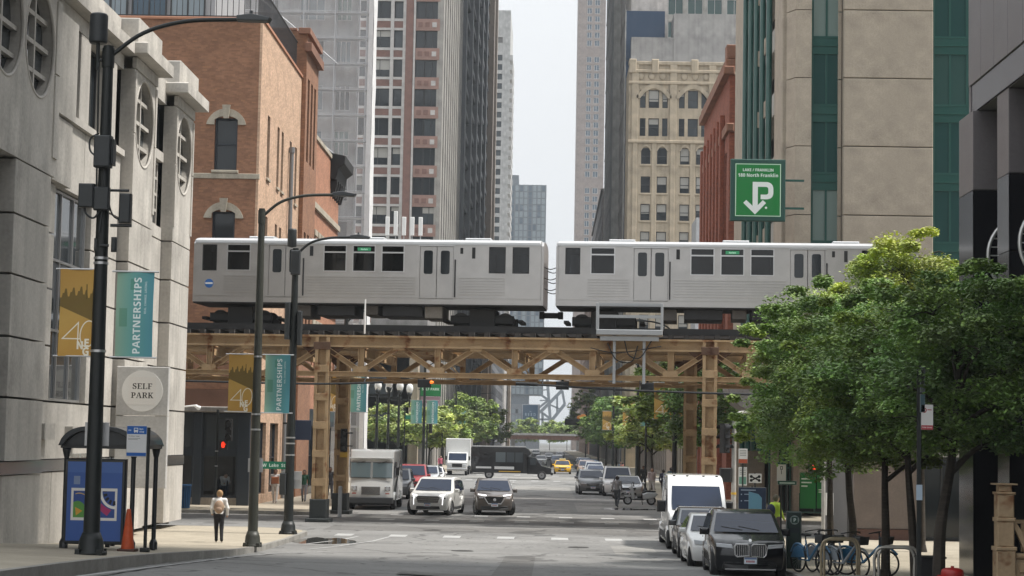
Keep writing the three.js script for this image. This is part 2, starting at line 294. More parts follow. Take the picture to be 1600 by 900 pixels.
// ---- left: precast parking garage with round windows ----
{
  const st = M('precast', [0.64, 0.605, 0.55], 0.9, { t: 'concrete' }), st2 = st;
  const joint = M('joint', [0.12, 0.115, 0.105], 0.95), met = M('band_metal', [0.62, 0.62, 0.62], 0.16, { metal: 1 });
  const t = thing('parking_garage', 'pale grey precast parking garage with round windows along the left sidewalk', 'building');
  const R = frame('R', -13.55), X0 = -13.55;
  obj('core', [bx(-40, -14.32, .2, 16.2, -71.4, -38)], joint, t);
  const rowsY = [.35, 2.42, 2.74, 4.36, 5.9, 7.48, 9.02, 10.42], g2 = 0.028;
  function panels(a, b, y0, y1, w0, w1, m = st, f = R) { return obj('panel', [fcb(f, a + g2, b - g2, y0 + g2, y1 - g2, w0, w1, .015)], m, t); }
  function tower(a, b, cs, low) {
    // upper slab with round openings, r = 1.47
    const s = shp([[a + .02, 10.44], [b - .02, 10.44], [b - .02, 15.3], [a + .02, 15.3]]);
    for (const c of cs) { const h = new THREE.Path(); h.absarc(c, 13.75, 1.47, 0, Math.PI * 2); s.holes.push(h); }
    let g = ext(s, -.45, 0, 0, 1, 24); g.rotateY(Math.PI / 2); g.translate(X0, 0, 0); obj('upper_slab', [g], st, t);
    for (const c of cs) {                                     // raised panels beside each window, then the window itself
      for (const [p, q] of [[a, c - 1.5], [c + 1.5, b]]) if (q - p > .15 && q - p < 3) { panels(p, q, 10.9, 13.2, -.02, .05); panels(p, q, 13.2, 15.25, -.02, .05); }
      const d = fin(new THREE.CylinderGeometry(1.46, 1.46, .04, 32)); d.rotateZ(Math.PI / 2); d.translate(X0 - .36, 13.75, -c); const wn = obj('round_window', [d], G.mid, t);
      const ring = fin(new THREE.TorusGeometry(1.44, .05, 6, 40)); ring.rotateY(Math.PI / 2); ring.translate(X0 - .02, 13.75, -c);
      const bars = [ring]; for (const v of [-.5, .5]) bars.push(bx(X0 - .3, X0 - .16, 13.75 + v * 1.5 - .06, 13.75 + v * 1.5 + .06, -c - 1.25, -c + 1.25)); bars.push(bx(X0 - .3, X0 - .16, 13.69, 13.81, -c - 1.44, -c + 1.44), bx(X0 - .31, X0 - .15, 12.31, 15.19, -c - .06, -c + .06));
      obj('frame', bars, st2, wn);
    }
    panels(a, b, 15.3, 15.72, -.1, .05);
    obj('cornice', [fcb(R, a - .35, b + .35, 15.72, 16.12, -.7, .5, .04)], st, t); obj('parapet', [fcb(R, a - .1, b + .1, 16.12, 16.95, -.7, .12, .03)], st, t);
    if (low) for (let i = 0; i < rowsY.length - 1; i++) {
      if (i === 1) { obj('metal_band', [fb(R, a, b, rowsY[1], rowsY[2], -.3, .03)], met, t); continue; }
      const n = low; for (let k = 0; k < n; k++) panels(lerp(a, b, k / n), lerp(a, b, (k + 1) / n), rowsY[i], rowsY[i + 1], -.5, 0);
    }
  }
  tower(42, 51.8, [43.62, 46.7, 49.78], 0); tower(61.2, 64.7, [62.95], 2); tower(68.2, 71.6, [69.9], 2);
  // T1: a wide pier under the upper block, openings beside it
  for (let i = 0; i < rowsY.length - 1; i++) { if (i === 1) { obj('metal_band', [fb(R, 44, 51.4, rowsY[1], rowsY[2], -.3, .04)], met, t); continue; } for (const [a, b] of i < 1 ? [[44, 47.7], [47.7, 51.4]] : [[47.9, 51.4]]) panels(a, b, rowsY[i], rowsY[i + 1], -.5, 0); }
  win(t, R, 44, 47.9, 2.8, 10.3, { nx: 2, ny: 4, set: -.6, glass: G.dark });
  // bay between the first and second towers
  const B = frame('R', -14.0);
  obj('cornice', [fcb(B, 51.8, 61, 15.72, 16.1, -.3, .5, .04)], st, t); obj('parapet', [fb(B, 51.9, 61, 16.1, 16.9, -.3, 0)], st, t); panels(51.8, 61.1, 15.2, 15.72, -.3, .12, st, B);
  panels(52.1, 54.2, 12.3, 15.2, -.3, .36, st, B); panels(52.1, 54.2, 10.42, 12.3, -.3, .28, st, B);
  for (const [a, b] of [[55.3, 56.5], [58.7, 60.0]]) panels(a, b, 12.6, 15.2, -.3, .16, st, B);
  for (const [a, b] of [[54.2, 55.3], [56.5, 58.7], [60.0, 61.15]]) win(t, B, a, b, 12.6, 15.2, { set: -.25, ny: 1, glass: G.dark });
  obj('sill', [fcb(B, 54.2, 61.1, 12.4, 12.6, -.2, .24, .02)], st, t);
  for (const [a, b] of [[54.2, 56.4], [56.4, 58.8], [58.8, 61.15]]) panels(a, b, 10.42, 12.4, -.3, .1, st, B);
  for (let i = 2; i < rowsY.length - 1; i++) { panels(51.45, 53.2, rowsY[i], rowsY[i + 1], -.4, .12, st, B); panels(57.6, 61.1, rowsY[i], rowsY[i + 1], -.35, .08, st, B); }
  win(t, B, 53.25, 57.55, 4.4, 10.4, { set: -.15, nx: 3, ny: 3, glass: G.dark, frame: M('alu', [.45, .45, .45], .35, { metal: .8 }) });
  panels(53.2, 57.6, 2.74, 4.36, -.35, .1, st, B); obj('metal_band', [fb(B, 51.5, 61.1, 2.42, 2.74, -.3, .13)], met, t);
  for (const [a, b] of rep(4, 51.5, 2.4, 2.4)) panels(a, b, .3, 2.42, -.3, .1, st, B);
  obj('ledge_block', [fcb(B, 55.2, 56.2, 3.3, 3.7, 0, .35, .02)], st2, t); obj('ledge_block', [fcb(B, 51.9, 53.0, 3.3, 3.75, 0, .4, .02)], st2, t);
  // bay between the second and third towers
  for (let i = 2; i < rowsY.length - 1; i++) panels(64.7, 68.2, rowsY[i], rowsY[i + 1], -.35, .05, st, B);
  win(t, B, 64.8, 68.1, 10.9, 13.2, { set: -.2, nx: 3, ny: 4, fw: .1, frame: st2 }); win(t, B, 64.8, 68.1, 13.6, 15.3, { set: -.2, nx: 2, ny: 1 }); panels(64.7, 68.2, 13.2, 13.6, -.3, .05, st, B); panels(64.7, 68.2, 10.42, 10.9, -.3, .05, st, B);
  panels(64.7, 68.2, 15.3, 16.2, -.3, .1, st, B); for (const [a, b] of [[64.7, 66.4], [66.4, 68.2]]) panels(a, b, .3, 2.74, -.3, .05, st, B);
  for (let i = 0; i < rowsY.length - 1; i++) for (const [a, b] of [[34, 37.3], [37.3, 40.6], [40.6, 43.98]]) panels(a, b, rowsY[i], rowsY[i + 1], -.75, 0);
  for (const [a, b] of [[34, 38], [38, 41.98]]) for (const [c, d] of [[10.42, 13.2], [13.2, 15.7]]) panels(a, b, c, d, -.75, 0); obj('cornice', [fcb(R, 33.8, 41.6, 15.72, 16.12, -.7, .5, .04)], st, t); obj('near_core', [bx(-40, -14.32, .9, 16.2, -38, -34)], st, t);
  // end wall towards the cross street
  obj('end_wall', [bx(-40, -14.0, .2, 16.2, -71.58, -71.42)], st, t);
  // small camera on the corner
  const cam = thing('security_camera', 'small white dome camera on the far corner of the grey garage', 'camera', [-13.53, 4.55, -71.55]);
  obj('arm', [cyl([-.05, 0, 0], [.42, .06, 0], .03), sph([.42, .02, 0], .07)], M('white_plastic', [.75, .75, .74], .4), cam); obj('housing', [tr(lathe([[0, -.12], [.06, -.1], [.09, -.03], [.09, .03], [0, .05]], 12), .5, 0, 0)], M('white_plastic'), cam);
  // SELF PARK board
  const D = 61.0, a = P(183, 572, D), b = P(262, 650, D);
  const pk = thing('parking_sign', 'square white SELF PARK sign board with a round emblem on the grey garage', 'sign', [(a.x + b.x) / 2, (a.y + b.y) / 2, -D]);
  const w = b.x - a.x, h = a.y - b.y, bd = M('sign_stone', [.60, .59, .57], .7, { t: 'plain' });
  obj('board', [cb(-w / 2, w / 2, -h / 2, h / 2, -.2, 0, .02)], bd, pk);
  const disc = fin(new THREE.CylinderGeometry(h * .42, h * .42, .02, 40)); disc.rotateX(Math.PI / 2); disc.translate(0, 0, .012); obj('disc', [disc], M('sign_disc', [.70, .69, .66], .6), pk);
  const sm = printMat('self_park_print', 512, 512, (c, W, H) => { c.fillStyle = '#d9d6d1'; c.fillRect(0, 0, W, H); c.fillStyle = '#26241f'; c.font = 'bold 150px serif'; c.textAlign = 'center'; c.fillText('SELF', W / 2, 220); c.fillText('PARK', W / 2, 390); }, .7);
  const pr = mesh('lettering', sheet(h * .56, h * .56), sm, pk, true); pr.position.z = .025;
  obj('base_panel', [cb(-w / 2, w / 2, -h / 2 - 2.3, -h / 2 - .02, -.2, -.02, .02)], bd, pk);
}
// ---- left corner: brick block with arched windows, with storefront ----
const brickM = M('brick_red', [0.33, 0.178, 0.108], 0.9, { t: 'brick' }), brickP = M('brick_pink', [0.64, 0.455, 0.325], 0.9, { t: 'brick' }), limestone = M('limestone', [0.56, 0.50, 0.40], 0.85, { t: 'concrete' });
{
  const D0 = 93, XC = PX(392, D0, 690), Fr = frame('F', D0), R = frame('R', XC);
  const t = thing('brick_building', 'red brick corner building with arched windows and dark blue shopfront', 'building');
  const top = P(400, 32, D0).y, x0 = XC - 22;
  const wx = PX(352, D0, 250), ww = 0.56;
  const fl = [P(352, 266, D0).y, P(352, 368, D0).y - 1.6];
  const cols = []; for (let k = 3; k >= 0; k--) { const c = wx - k * 4.4; cols.push([c - ww, c + ww]); }
  const rows = [[fl[1], P(352, 330, D0).y], [fl[0], P(352, 184, D0).y]];
  obj('wall', [...wallGrid(Fr, x0, XC - .124, 5.75, top, cols, rows, -.45, 0)], brickM, t);
  obj('core', [bx(x0, XC - .5, 4.65, top - .3, -D0 - 15, -D0 - .46)], M('interior_dark', [.2, .19, .18], .9), t);
  for (const [a, b] of cols) for (const [c, d] of rows) {
    const w = win(t, Fr, a, b, c, d, { set: -.25, ny: 2, fw: .1, glass: G.dark, frame: M('frame_navy', [.016, .022, .03], .5) });
    const cx = (a + b) / 2, s = new THREE.Shape(); s.moveTo(cx - .92, d - .35); s.absarc(cx, d - .55, 1.0, Math.PI * .93, Math.PI * .07, true); s.lineTo(cx + .92, d - .35); s.lineTo(cx + .58, d - .35); s.absarc(cx, d - .9, .98, Math.PI * .30, Math.PI * .70, false); s.lineTo(cx - .58, d - .35);
    obj('arch_hood', [ext(s, -D0 + .002, -D0 + .1)], limestone, t); obj('keystone', [ext([[cx - .12, d - .05], [cx + .12, d - .05], [cx + .2, d + .62], [cx - .2, d + .62]], -D0 + .1, -D0 + .2)], limestone, t);
    obj('sill', [cb(a - .1, b + .1, c - .14, c, -D0 - .1, -D0 + .12)], limestone, t);
  }
  obj('belt_course', [cb(x0, XC + .05, fl[0] - .42, fl[0] - .16, -D0 - .1, -D0 + .07)], limestone, t);
  obj('coping', [cb(x0, XC + .08, top, top + .14, -D0 - .4, -D0 + .08), cb(XC - .4, XC + .08, top, top + .14, -D0 - 15, -D0 - .4)], M('terracotta', [.42, .2, .12], .8), t);
  // street side: pale painted brick, narrow windows
  const sc = [[95.5, 96.4], [99.0, 99.8], [100.6, 101.4], [103.8, 104.6], [106.0, 106.8]], sr = [[fl[1], fl[1] + 2.9], [fl[0], fl[0] + 3.2]];
  obj('side_wall', wallGrid(R, D0 + .0, D0 + 15, 5.75, top - .002, sc, sr, -.12, 0), brickP, t);
  for (const [a, b] of sc) for (const [c, d] of sr) { win(t, R, a, b, c, d, { set: -.28, ny: 2 }); obj('sill', [fcb(R, a - .1, b + .1, c - .12, c, -.1, .1)], limestone, t); }
  // shopfront
  const navy = M('shop_navy', [.018, .026, .036], .45, { phys: true, clearcoat: .3 });
  obj('shop_fascia', [bx(x0, XC, 4.9, 5.74, -D0 - .4, -D0 + .04)], M('fascia_brown', [.22, .11, .07], .8, { t: 'plain' }), t);
  obj('shop_cornice', [cb(x0, XC + .12, 4.62, 4.9, -D0 - .4, -D0 + .3, .04)], M('stone_grey', [.40, .37, .34], .8, { t: 'concrete' }), t);
  const px = [x0, x0 + 5, x0 + 10, x0 + 15, PX(292, D0), PX(300, D0), PX(381, D0)];
  for (const [a, b] of [[x0, x0 + .6], [x0 + 7, x0 + 7.6], [x0 + 13.5, x0 + 14.1], [PX(303, D0), PX(316, D0)], [PX(372, D0), XC - .03]]) obj('shop_pilaster', [cb(a, b, .15, 4.62, -D0 - .4, -D0 + .1, .03)], navy, t);
  const clear = M('shop_glass', [.9, .93, .95], .02, { phys: true, transmission: 1, thickness: 0, ior: 1.5 });
  for (const [a, b] of [[x0 + .6, x0 + 7], [x0 + 7.6, x0 + 13.5], [x0 + 14.1, PX(303, D0)], [PX(316, D0), PX(372, D0)]]) {
    win(t, Fr, a, b, 2.75, 4.58, { set: -.15, nx: 1, ny: 1, fw: .12, glass: G.mid, frame: navy, name: 'shop_window' });
    win(t, Fr, a, b, .5, 2.6, { set: -.15, nx: 1, ny: 1, fw: .1, glass: clear, frame: navy, name: 'shop_window' });
    obj('shop_transom', [bx(a, b, 2.6, 2.75, -D0 - .3, -D0 + .03)], navy, t); obj('stall_riser', [bx(a, b, .15, .5, -D0 - .35, -D0 + .02)], M('riser_stone', [.33, .29, .24], .85, { t: 'concrete' }), t);
  }
  obj('shop_back', [bx(x0, XC - .4, .15, 4.6, -D0 - 4.2, -D0 - 4)], M('shop_inner', [.10, .075, .055], .9, { t: 'plain' }), t);
  obj('shop_side', wallGrid(R, D0 + .1, D0 + 15, .15, 5.745, [[95, 98], [99.4, 102.4], [104, 107]], [[.6, 4.2]], -.4, -.01), brickP, t);
  for (const [a, b] of [[95, 98], [99.4, 102.4], [104, 107]]) win(t, R, a, b, .6, 4.2, { set: -.25, nx: 2, ny: 2, frame: navy });
  obj('pipe', [cyl([XC + .18, .2, -D0 - 10.4], [XC + .18, top - 5, -D0 - 10.4], .11), cyl([XC + .18, top - 5, -D0 - 10.4], [XC + .18, top - 4.7, -D0 - 10.4], .16)], M('pipe_grey', [.2, .21, .22], .6, { metal: .4 }), t);
  // rail on the roof
  const rg = [], rail = thing('roof_railing', 'thin dark picket railing on top of the red brick corner building', 'railing', [0, top + .14, 0]);
  for (let x = x0; x < XC - .2; x += .28) rg.push(bx(x, x + .03, 0, 1.5, -D0 - .35, -D0 - .32)); for (let d = D0 + .5; d < D0 + 15; d += .28) rg.push(bx(XC - .33, XC - .3, 0, 1.9, -d, -d - .03));
  obj('pickets', rg, M('rail_black', [.02, .02, .022], .5), rail); obj('top_rail', [bx(x0, XC - .3, 1.5, 1.56, -D0 - .37, -D0 - .3), bx(XC - .35, XC - .28, 1.9, 1.96, -D0 - 15, -D0 - .4), bx(x0, XC - .3, .1, .15, -D0 - .37, -D0 - .3)], M('rail_black'), rail);
  // glass rooms behind the rail
  const ph = thing('rooftop_pavilion', 'glass rooftop room behind the railing of the brick building', 'building', [0, top, 0]);
  obj('volume', [bx(XC - 18, XC - 3.2, 0, 6, -D0 - 14, -D0 - 4.5)], M('pav_grey', [.35, .35, .36], .7), ph); const PF = frame('F', D0 + 4.5);
  for (let k = 0; k < 7; k++) win(ph, PF, XC - 17.5 + k * 2, XC - 15.7 + k * 2, .3, 4.2, { set: .05, nx: 2, ny: 1, glass: pick(G.blue, G.mid, G.pale) });
  // ---- second brick block, taller
  const D1 = D0 + 15.05, D2 = D1 + 5.6, XB = XC + .25, t2 = thing('brick_building', 'narrow taller brick block with tall slit windows behind the corner building', 'building'), RB = frame('R', XB), topB = P(462, 48, D1).y;
  const bc = [[D1 + .8, D1 + 1.6], [D1 + 2.3, D1 + 3.1], [D1 + 3.8, D1 + 4.6]], br = [[8, 10.6], [12.4, 15.2], [topB - 7.4, topB - 2.6]];
  obj('wall', [...wallGrid(RB, D1, D2, .15, topB, bc, br, -.5, 0), bx(XB - 20, XB - .002, .15, topB - .003, -D2, -D2 + .3), bx(XB - 20, XB - .5, .15, topB - .002, -D1 - .4, -D1)], brickM, t2);
  for (const [a, b] of bc) for (const [c, d] of br) win(t2, RB, a, b, c, d, { set: -.3, ny: 2 });
  obj('cornice', [fcb(RB, D1 - .2, D2 + .1, topB - 1.2, topB - .7, -.1, .3), fcb(RB, D1 - .2, D2 + .1, topB - .2, topB + .15, -.5, .2), cb(XB - 6, XB - .6, topB, topB + .15, -D1 - .4, -D1 + .1)], M('brick_trim', [.34, .17, .11], .85, { t: 'concrete' }), t2);
  // ---- third brick block, lower, with the dark bracketed cornice
  const D3 = 127.5, XD = XC + .1, t3 = thing('brick_building', 'long low brick block with arcaded windows and black bracketed end cornice', 'building'), RC = frame('R', XD), topC = 21.4;
  const cc = rep(8, D2 + .8, 1.7, .95), cr = [[7.4, 10.2], [12.2, 15.6]];
  obj('wall', [...wallGrid(RC, D2 + .02, D3, 5.2, topC, cc, cr, -.45, 0), bx(XD - 20, XD - .46, .15, topC - .1, -D3 + .02, -D2 - .1)], M('brick_orange', [.47, .24, .15], .9, { t: 'brick' }), t3);
  for (const [a, b] of cc) for (const [c, d] of cr) { win(t3, RC, a, b, c, d, { set: -.3, ny: 2 }); obj('lintel', [fcb(RC, a - .2, b + .2, d, d + .35, -.1, .14)], limestone, t3); }
  for (const y of [11.4, 17.2]) obj('belt_course', [fcb(RC, D2 + .02, D3, y, y + .35, -.1, .16)], limestone, t3);
  obj('parapet_stone', [fcb(RC, D2 + .02, D3, topC, topC + .25, -.5, .1)], limestone, t3);
  obj('shopfront', wallGrid(RC, D2 + .02, D3, .15, 5.19, rep(4, D2 + .8, 3.5, 2.7), [[.6, 4.2]], -.4, .05), navy, t3); for (const [a, b] of rep(4, D2 + .8, 3.5, 2.7)) win(t3, RC, a, b, .6, 4.2, { set: -.2, nx: 2, ny: 2 });
  const blk = M('cornice_black', [.016, .016, .017], .85);
  const cor = [[0, 0], [.35, 0], [.45, .3], [.5, .7], [.9, 1.0], [.95, 1.5], [0, 1.7]]; let cg = ext(cor, 0, 6.5, .03); cg.rotateY(Math.PI); cg.scale(-1, 1, 1); cg = ext(cor, -D3 - .2, -D3 + 5.2, .03); cg.translate(XD, topC - 1.3, 0);
  obj('bracketed_cornice', [cg], blk, t3); for (let k = 0; k < 5; k++) { const q = ext([[0, 0], [.2, 0], [.42, .8], [.42, 1.1], [0, 1.1]], -D3 + .2 + k * 1.1, -D3 + .5 + k * 1.1); q.translate(XD + .01, topC - 2.4, 0); obj('bracket', [q], blk, t3); }
}
// ---- left: tower wrapped in scaffold and white netting ----
{
  const D = 146, x1 = PX(563, D, 690) + .1, x0 = x1 - 24, Fr = frame('F', D + 1.4), t = thing('netted_tower', 'tall apartment tower under repair wrapped in white netting and scaffold', 'building');
  const H = 64, cols = [], rows = rep(17, 4, 3.55, 2.0); for (let k = 0; k < 8; k++) cols.push([x1 - 23.2 + k * 2.9, x1 - 23.2 + k * 2.9 + (k % 2 ? 1.2 : 2.0)]);
  obj('wall', wallGrid(Fr, x0, x1 - 1.2, .15, H, cols, rows, -.4, 0), M('net_wall', [.68, .675, .67], .9, { t: 'concrete' }), t); obj('core', [bx(x0, x1 - 1.2, .15, H, -D - 3.2, -D - 1.85)], M('net_core', [.2, .2, .21], .9), t);
  for (const [a, b] of cols) if (b > PX(455, D)) for (const [c, d] of rows) if (c > 20) win(t, Fr, a, b, c, d, { set: -.2, nx: 3, ny: 1, fw: .08, glass: pick(G.pale, G.greenPale, G.mid), frame: M('frame_white', [.65, .65, .65], .5) });
  const pole = M('scaffold_steel', [.5, .51, .53], .4, { metal: .7 }), lifts = [];
  for (let x = x1 - 20; x < x1; x += 2.45) obj('scaffold_post', [cyl([x, .15, -D - .1], [x, H, -D - .1], .045, .045, 6), cyl([x, .15, -D - 1.1], [x, H, -D - 1.1], .045, .045, 6)], pole, t);
  for (let y = 2.4; y < H; y += 2.0) obj('scaffold_ledger', [cyl([x0, y, -D - .1], [x1, y, -D - .1], .035, .035, 5), bx(x0, x1, y - .12, y - .06, -D - 1.05, -D - .15)], pole, t);
  for (let y = 18; y < H - 4; y += 7.1) for (const [a, b] of [[x1 - 9.8, x1 - 2.5], [x1 - 17, x1 - 9.8]]) obj('scaffold_brace', [cyl([a, y + 6, -D + .02], [b, y, -D + .02], .05, .05, 5)], pole, t);
  const net = M('netting', [.88, .885, .89], .95, { phys: true, transparent: true, opacity: .24, side: THREE.DoubleSide }), net2 = M('netting_side', [.82, .82, .82], .95, { t: 'plain', side: THREE.DoubleSide });
  for (let k = 0; k < 4; k++) { // sheets that sag a little between the ties
    const g = new THREE.PlaneGeometry(6, H - .2, 12, 60), p = g.attributes.position; for (let i = 0; i < p.count; i++) { const x = p.getX(i), y = p.getY(i); p.setZ(i, .08 * Math.sin(x * 2.6) * Math.sin(y * 1.57) + .05 * noise.noise(x, y * .5, k)); } g.computeVertexNormals(); const q = fin(g); q.translate(x0 + 3 + k * 6, H / 2 + .1, -D + .2); obj('netting', [q], net, t);
  }
  { const g = new THREE.PlaneGeometry(2.6, H - .2, 8, 60), p = g.attributes.position; for (let i = 0; i < p.count; i++) p.setZ(i, .1 * Math.sin(p.getX(i) * 2.6) + .05 * noise.noise(p.getX(i), p.getY(i) * .5, 3)); g.computeVertexNormals(); const q = fin(g); q.rotateY(Math.PI / 2); q.translate(x1 + .15, H / 2 + .1, -D - 1.1); obj('netting', [q], net2, t); }
  obj('edge_wrap', [bx(x1 - .2, x1 + .12, .15, H, -D + .18, -D + .3)], net2, t);
}
// ---- left: tower of brown spandrels and white frames ----
{
  const D = 245, Fr = frame('F', D), q = px => PX(px, D, 690) + (px < 0 ? 0 : 0), t = thing('striped_tower', 'office tower with brown granite spandrels in white frames and dark windows', 'building');
  const U = px => P(px, 200, D).x, white = M('frame_stone', [.60, .58, .56], .8, { t: 'plain' }), brown = M('granite_brown', [.235, .125, .10], .6, { t: 'plain' }), base = M('tower_base', [.30, .29, .28], .8, { t: 'concrete' });
  const pitch = 46.9 * D / F, y0 = P(600, 350, D).y - pitch * 5, n = 22, top = y0 + n * pitch, xr = U(684);
  obj('core', [bx(U(520), xr - .3, .15, top, -D - 55, -D - .5)], G.dark, t);
  obj('base_wall', [bx(U(520), xr, .15, y0 - .8, -D - .5, -D)], base, t);
  const bays = [[520, 553, 2], [558, 570, 1], [575, 607, 2], [613.5, 627, 1]];
  for (const px of [518, 555, 571.5, 609.5, 629]) obj('frame_post', [bx(U(px) - .22, U(px) + .22, y0 - .8, top, -D - .4, -D + .12)], white, t);
  obj('granite_pier', [bx(U(631), U(642.5), y0 - .8, top, -D - .4, -D + .2)], brown, t); obj('frame_post', [bx(U(643), U(646), y0 - .8, top, -D - .4, -D + .15)], white, t);
  for (let k = 0; k < n; k++) {
    const y = y0 + k * pitch, wh = 2.3, vis = y < 62;
    obj('frame_band', [bx(U(518), U(629), y - .34, y, -D - .4, -D + .06), bx(U(518), U(629), y + wh, y + wh + .3, -D - .4, -D + .06)], white, t);
    obj('spandrel', [bx(U(519), U(629), y + wh + .3, y + pitch - .34, -D - .4, -D + .02)], brown, t);
    if (vis) for (const [a, b, nx] of bays) if (b > 540) win(t, Fr, U(a), U(b), y, y + wh, { set: -.3, nx, ny: 1, glass: pick(G.dark, G.dark, G.mid), frame: M('frame_dark'), blind: .35 });
    // angled bay beside it
    obj('bay_spandrel', [bx(U(646.5), xr, y + wh, y + pitch, -D - .4, -D + .05)], M('granite_pink', [.36, .22, .18], .55, { t: 'plain' }), t);
    for (let j = 0; j < 3; j++) if (vis) obj('bay_inlay', [bx(U(650 + j * 11), U(657 + j * 11), y + wh + .45, y + pitch - .45, -D + .05, -D + .1)], j === 2 ? white : brown, t);
    if (vis) { win(t, Fr, U(647), U(661), y, y + wh, { set: -.25, ny: 1, glass: G.dark }); win(t, Fr, U(662), U(683.5), y, y + wh, { set: -.25, ny: 1, nx: 2, glass: pick(G.mid, G.dark), blind: .3 }); }
  }
  const R = frame('R', xr), rib = M('rib_stone', [.42, .40, .37], .8, { t: 'concrete' });
  for (let d = D; d < D + 55; d += 5.5) { obj('stone_rib', [fb(R, d, d + 2.6, .15, top, -.3, .5)], rib, t); obj('window_strip', [fb(R, d + 2.6, d + 5.5, .15, top, -.3, -.1)], G.mid, t); for (let k = 0; k < 15; k++) obj('rib_band', [fb(R, d + 2.6, d + 5.5, y0 + k * pitch - .9, y0 + k * pitch, -.1, .12)], rib, t); }
  // phone antennas on a low roof in front
  const a = thing('low_annex', 'low grey flat roofed annex in front of the striped tower', 'building'), dA = 205, yA = P(640, 378, dA).y;
  obj('wall', [bx(PX(575, dA), PX(664, dA), .15, yA, -dA - 14, -dA)], base, a); obj('roof_edge', [cb(PX(574, dA), PX(665, dA), yA, yA + .3, -dA - 14.1, -dA + .1)], rib, a);
  for (let k = 0; k < 5; k++) { const x = PX(604 + k * 13, dA, 360); const an = thing('phone_antenna', ['white phone mast antennas at the left end of the roof above the train', 'tall white phone antenna second from left above the train', 'white phone antennas in the middle of the row above the train', 'white phone antenna second from right above the train', 'white phone antennas at the right end of the row above the train'][k], 'antenna', [x, yA + .3, -dA + .0 - 1], 0, 'phone antennas above the train'); obj('panel', [cb(-.22, .22, .5, 2.5 + (k === 1 ? .6 : 0), -.1, .1, .04)], M('white_plastic'), an); obj('mast', [cyl([0, 0, -.15], [0, 2.2, -.15], .05)], pole2(), an); }
}
function pole2() { return M('galvanised', [.42, .43, .44], .45, { metal: .6 }); }
// ---- left: dark glass slab, white tower ----
{
  const t = thing('dark_tower', 'dark slate glass tower with bronze fins behind the striped tower', 'building'), X = -14.4, R = frame('R', X), a = 303, b = 470, H = 190;
  obj('core', [bx(X - 34, X - .4, .15, H, -b, -a)], G.blue, t);
  const sl = M('slate', [.10, .11, .125], .5, { t: 'plain', metal: .3 }), br = M('bronze', [.36, .28, .22], .5, { metal: .3, t: 'plain' });
  for (let d = a; d < b; d += 24) obj('fin', [fb(R, d, d + 4, .15, H, -.4, d > 400 ? 1.1 : .4)], d > 400 ? br : sl, t);
  for (let k = 0; k < 44; k++) obj('floor_band', [fb(R, a + 4, b, 3 + k * 3.9, 3.9 + k * 3.9, -.4, -.02)], sl, t);
  const Fr = frame('F', a); for (let k = 0; k < 22; k++) obj('bay_panel', [fb(Fr, X - 3, X - .6, 5 + k * 3.9, 7 + k * 3.9, -.1, .25)], M('ochre_panel', [.34, .27, .17], .7, { t: 'plain' }), t);
  const w = thing('white_tower', 'slim white tower with a column of dark windows far down the left side', 'building'), DW = 640, FW = frame('F', DW), xr = PX(795, DW, 200), hW = P(785, 16, DW).y, wm = M('white_concrete', [.62, .615, .60], .85, { t: 'concrete' });
  const xw0 = P(768.5, 200, DW).x, xw1 = P(783, 200, DW).x, pit = 15.2 * DW / F, n = 41, yW = hW - 14 - n * pit;
  const rows = rep(n, yW, pit, pit * .62);
  obj('wall', [...wallGrid(FW, xr - 26, xr, .15, hW, [[xw0, xw1]], [...rows, [hW - 11.2, hW - 9.2]], -.6, 0), bx(xr - 26, xr - .002, .15, hW - .1, -DW - 40, -DW - 1.2)], wm, w);
  obj('core', [bx(xw0 - .5, xw1 + .5, 1, hW - 5, -DW - 1.1, -DW - .7)], M('interior_dark'), w);
  for (const [c, d] of rows) if (d > 20) win(w, FW, xw0, xw1, c, d, { set: -.4, nx: 1, ny: 1, fw: .12, glass: G.mid });
  for (const [c, d] of rows) if (d > 30) obj('balcony_edge', [bx(xr, xr + .9, c + .2, d, -DW - 30, -DW - .5)], wm, w);
}
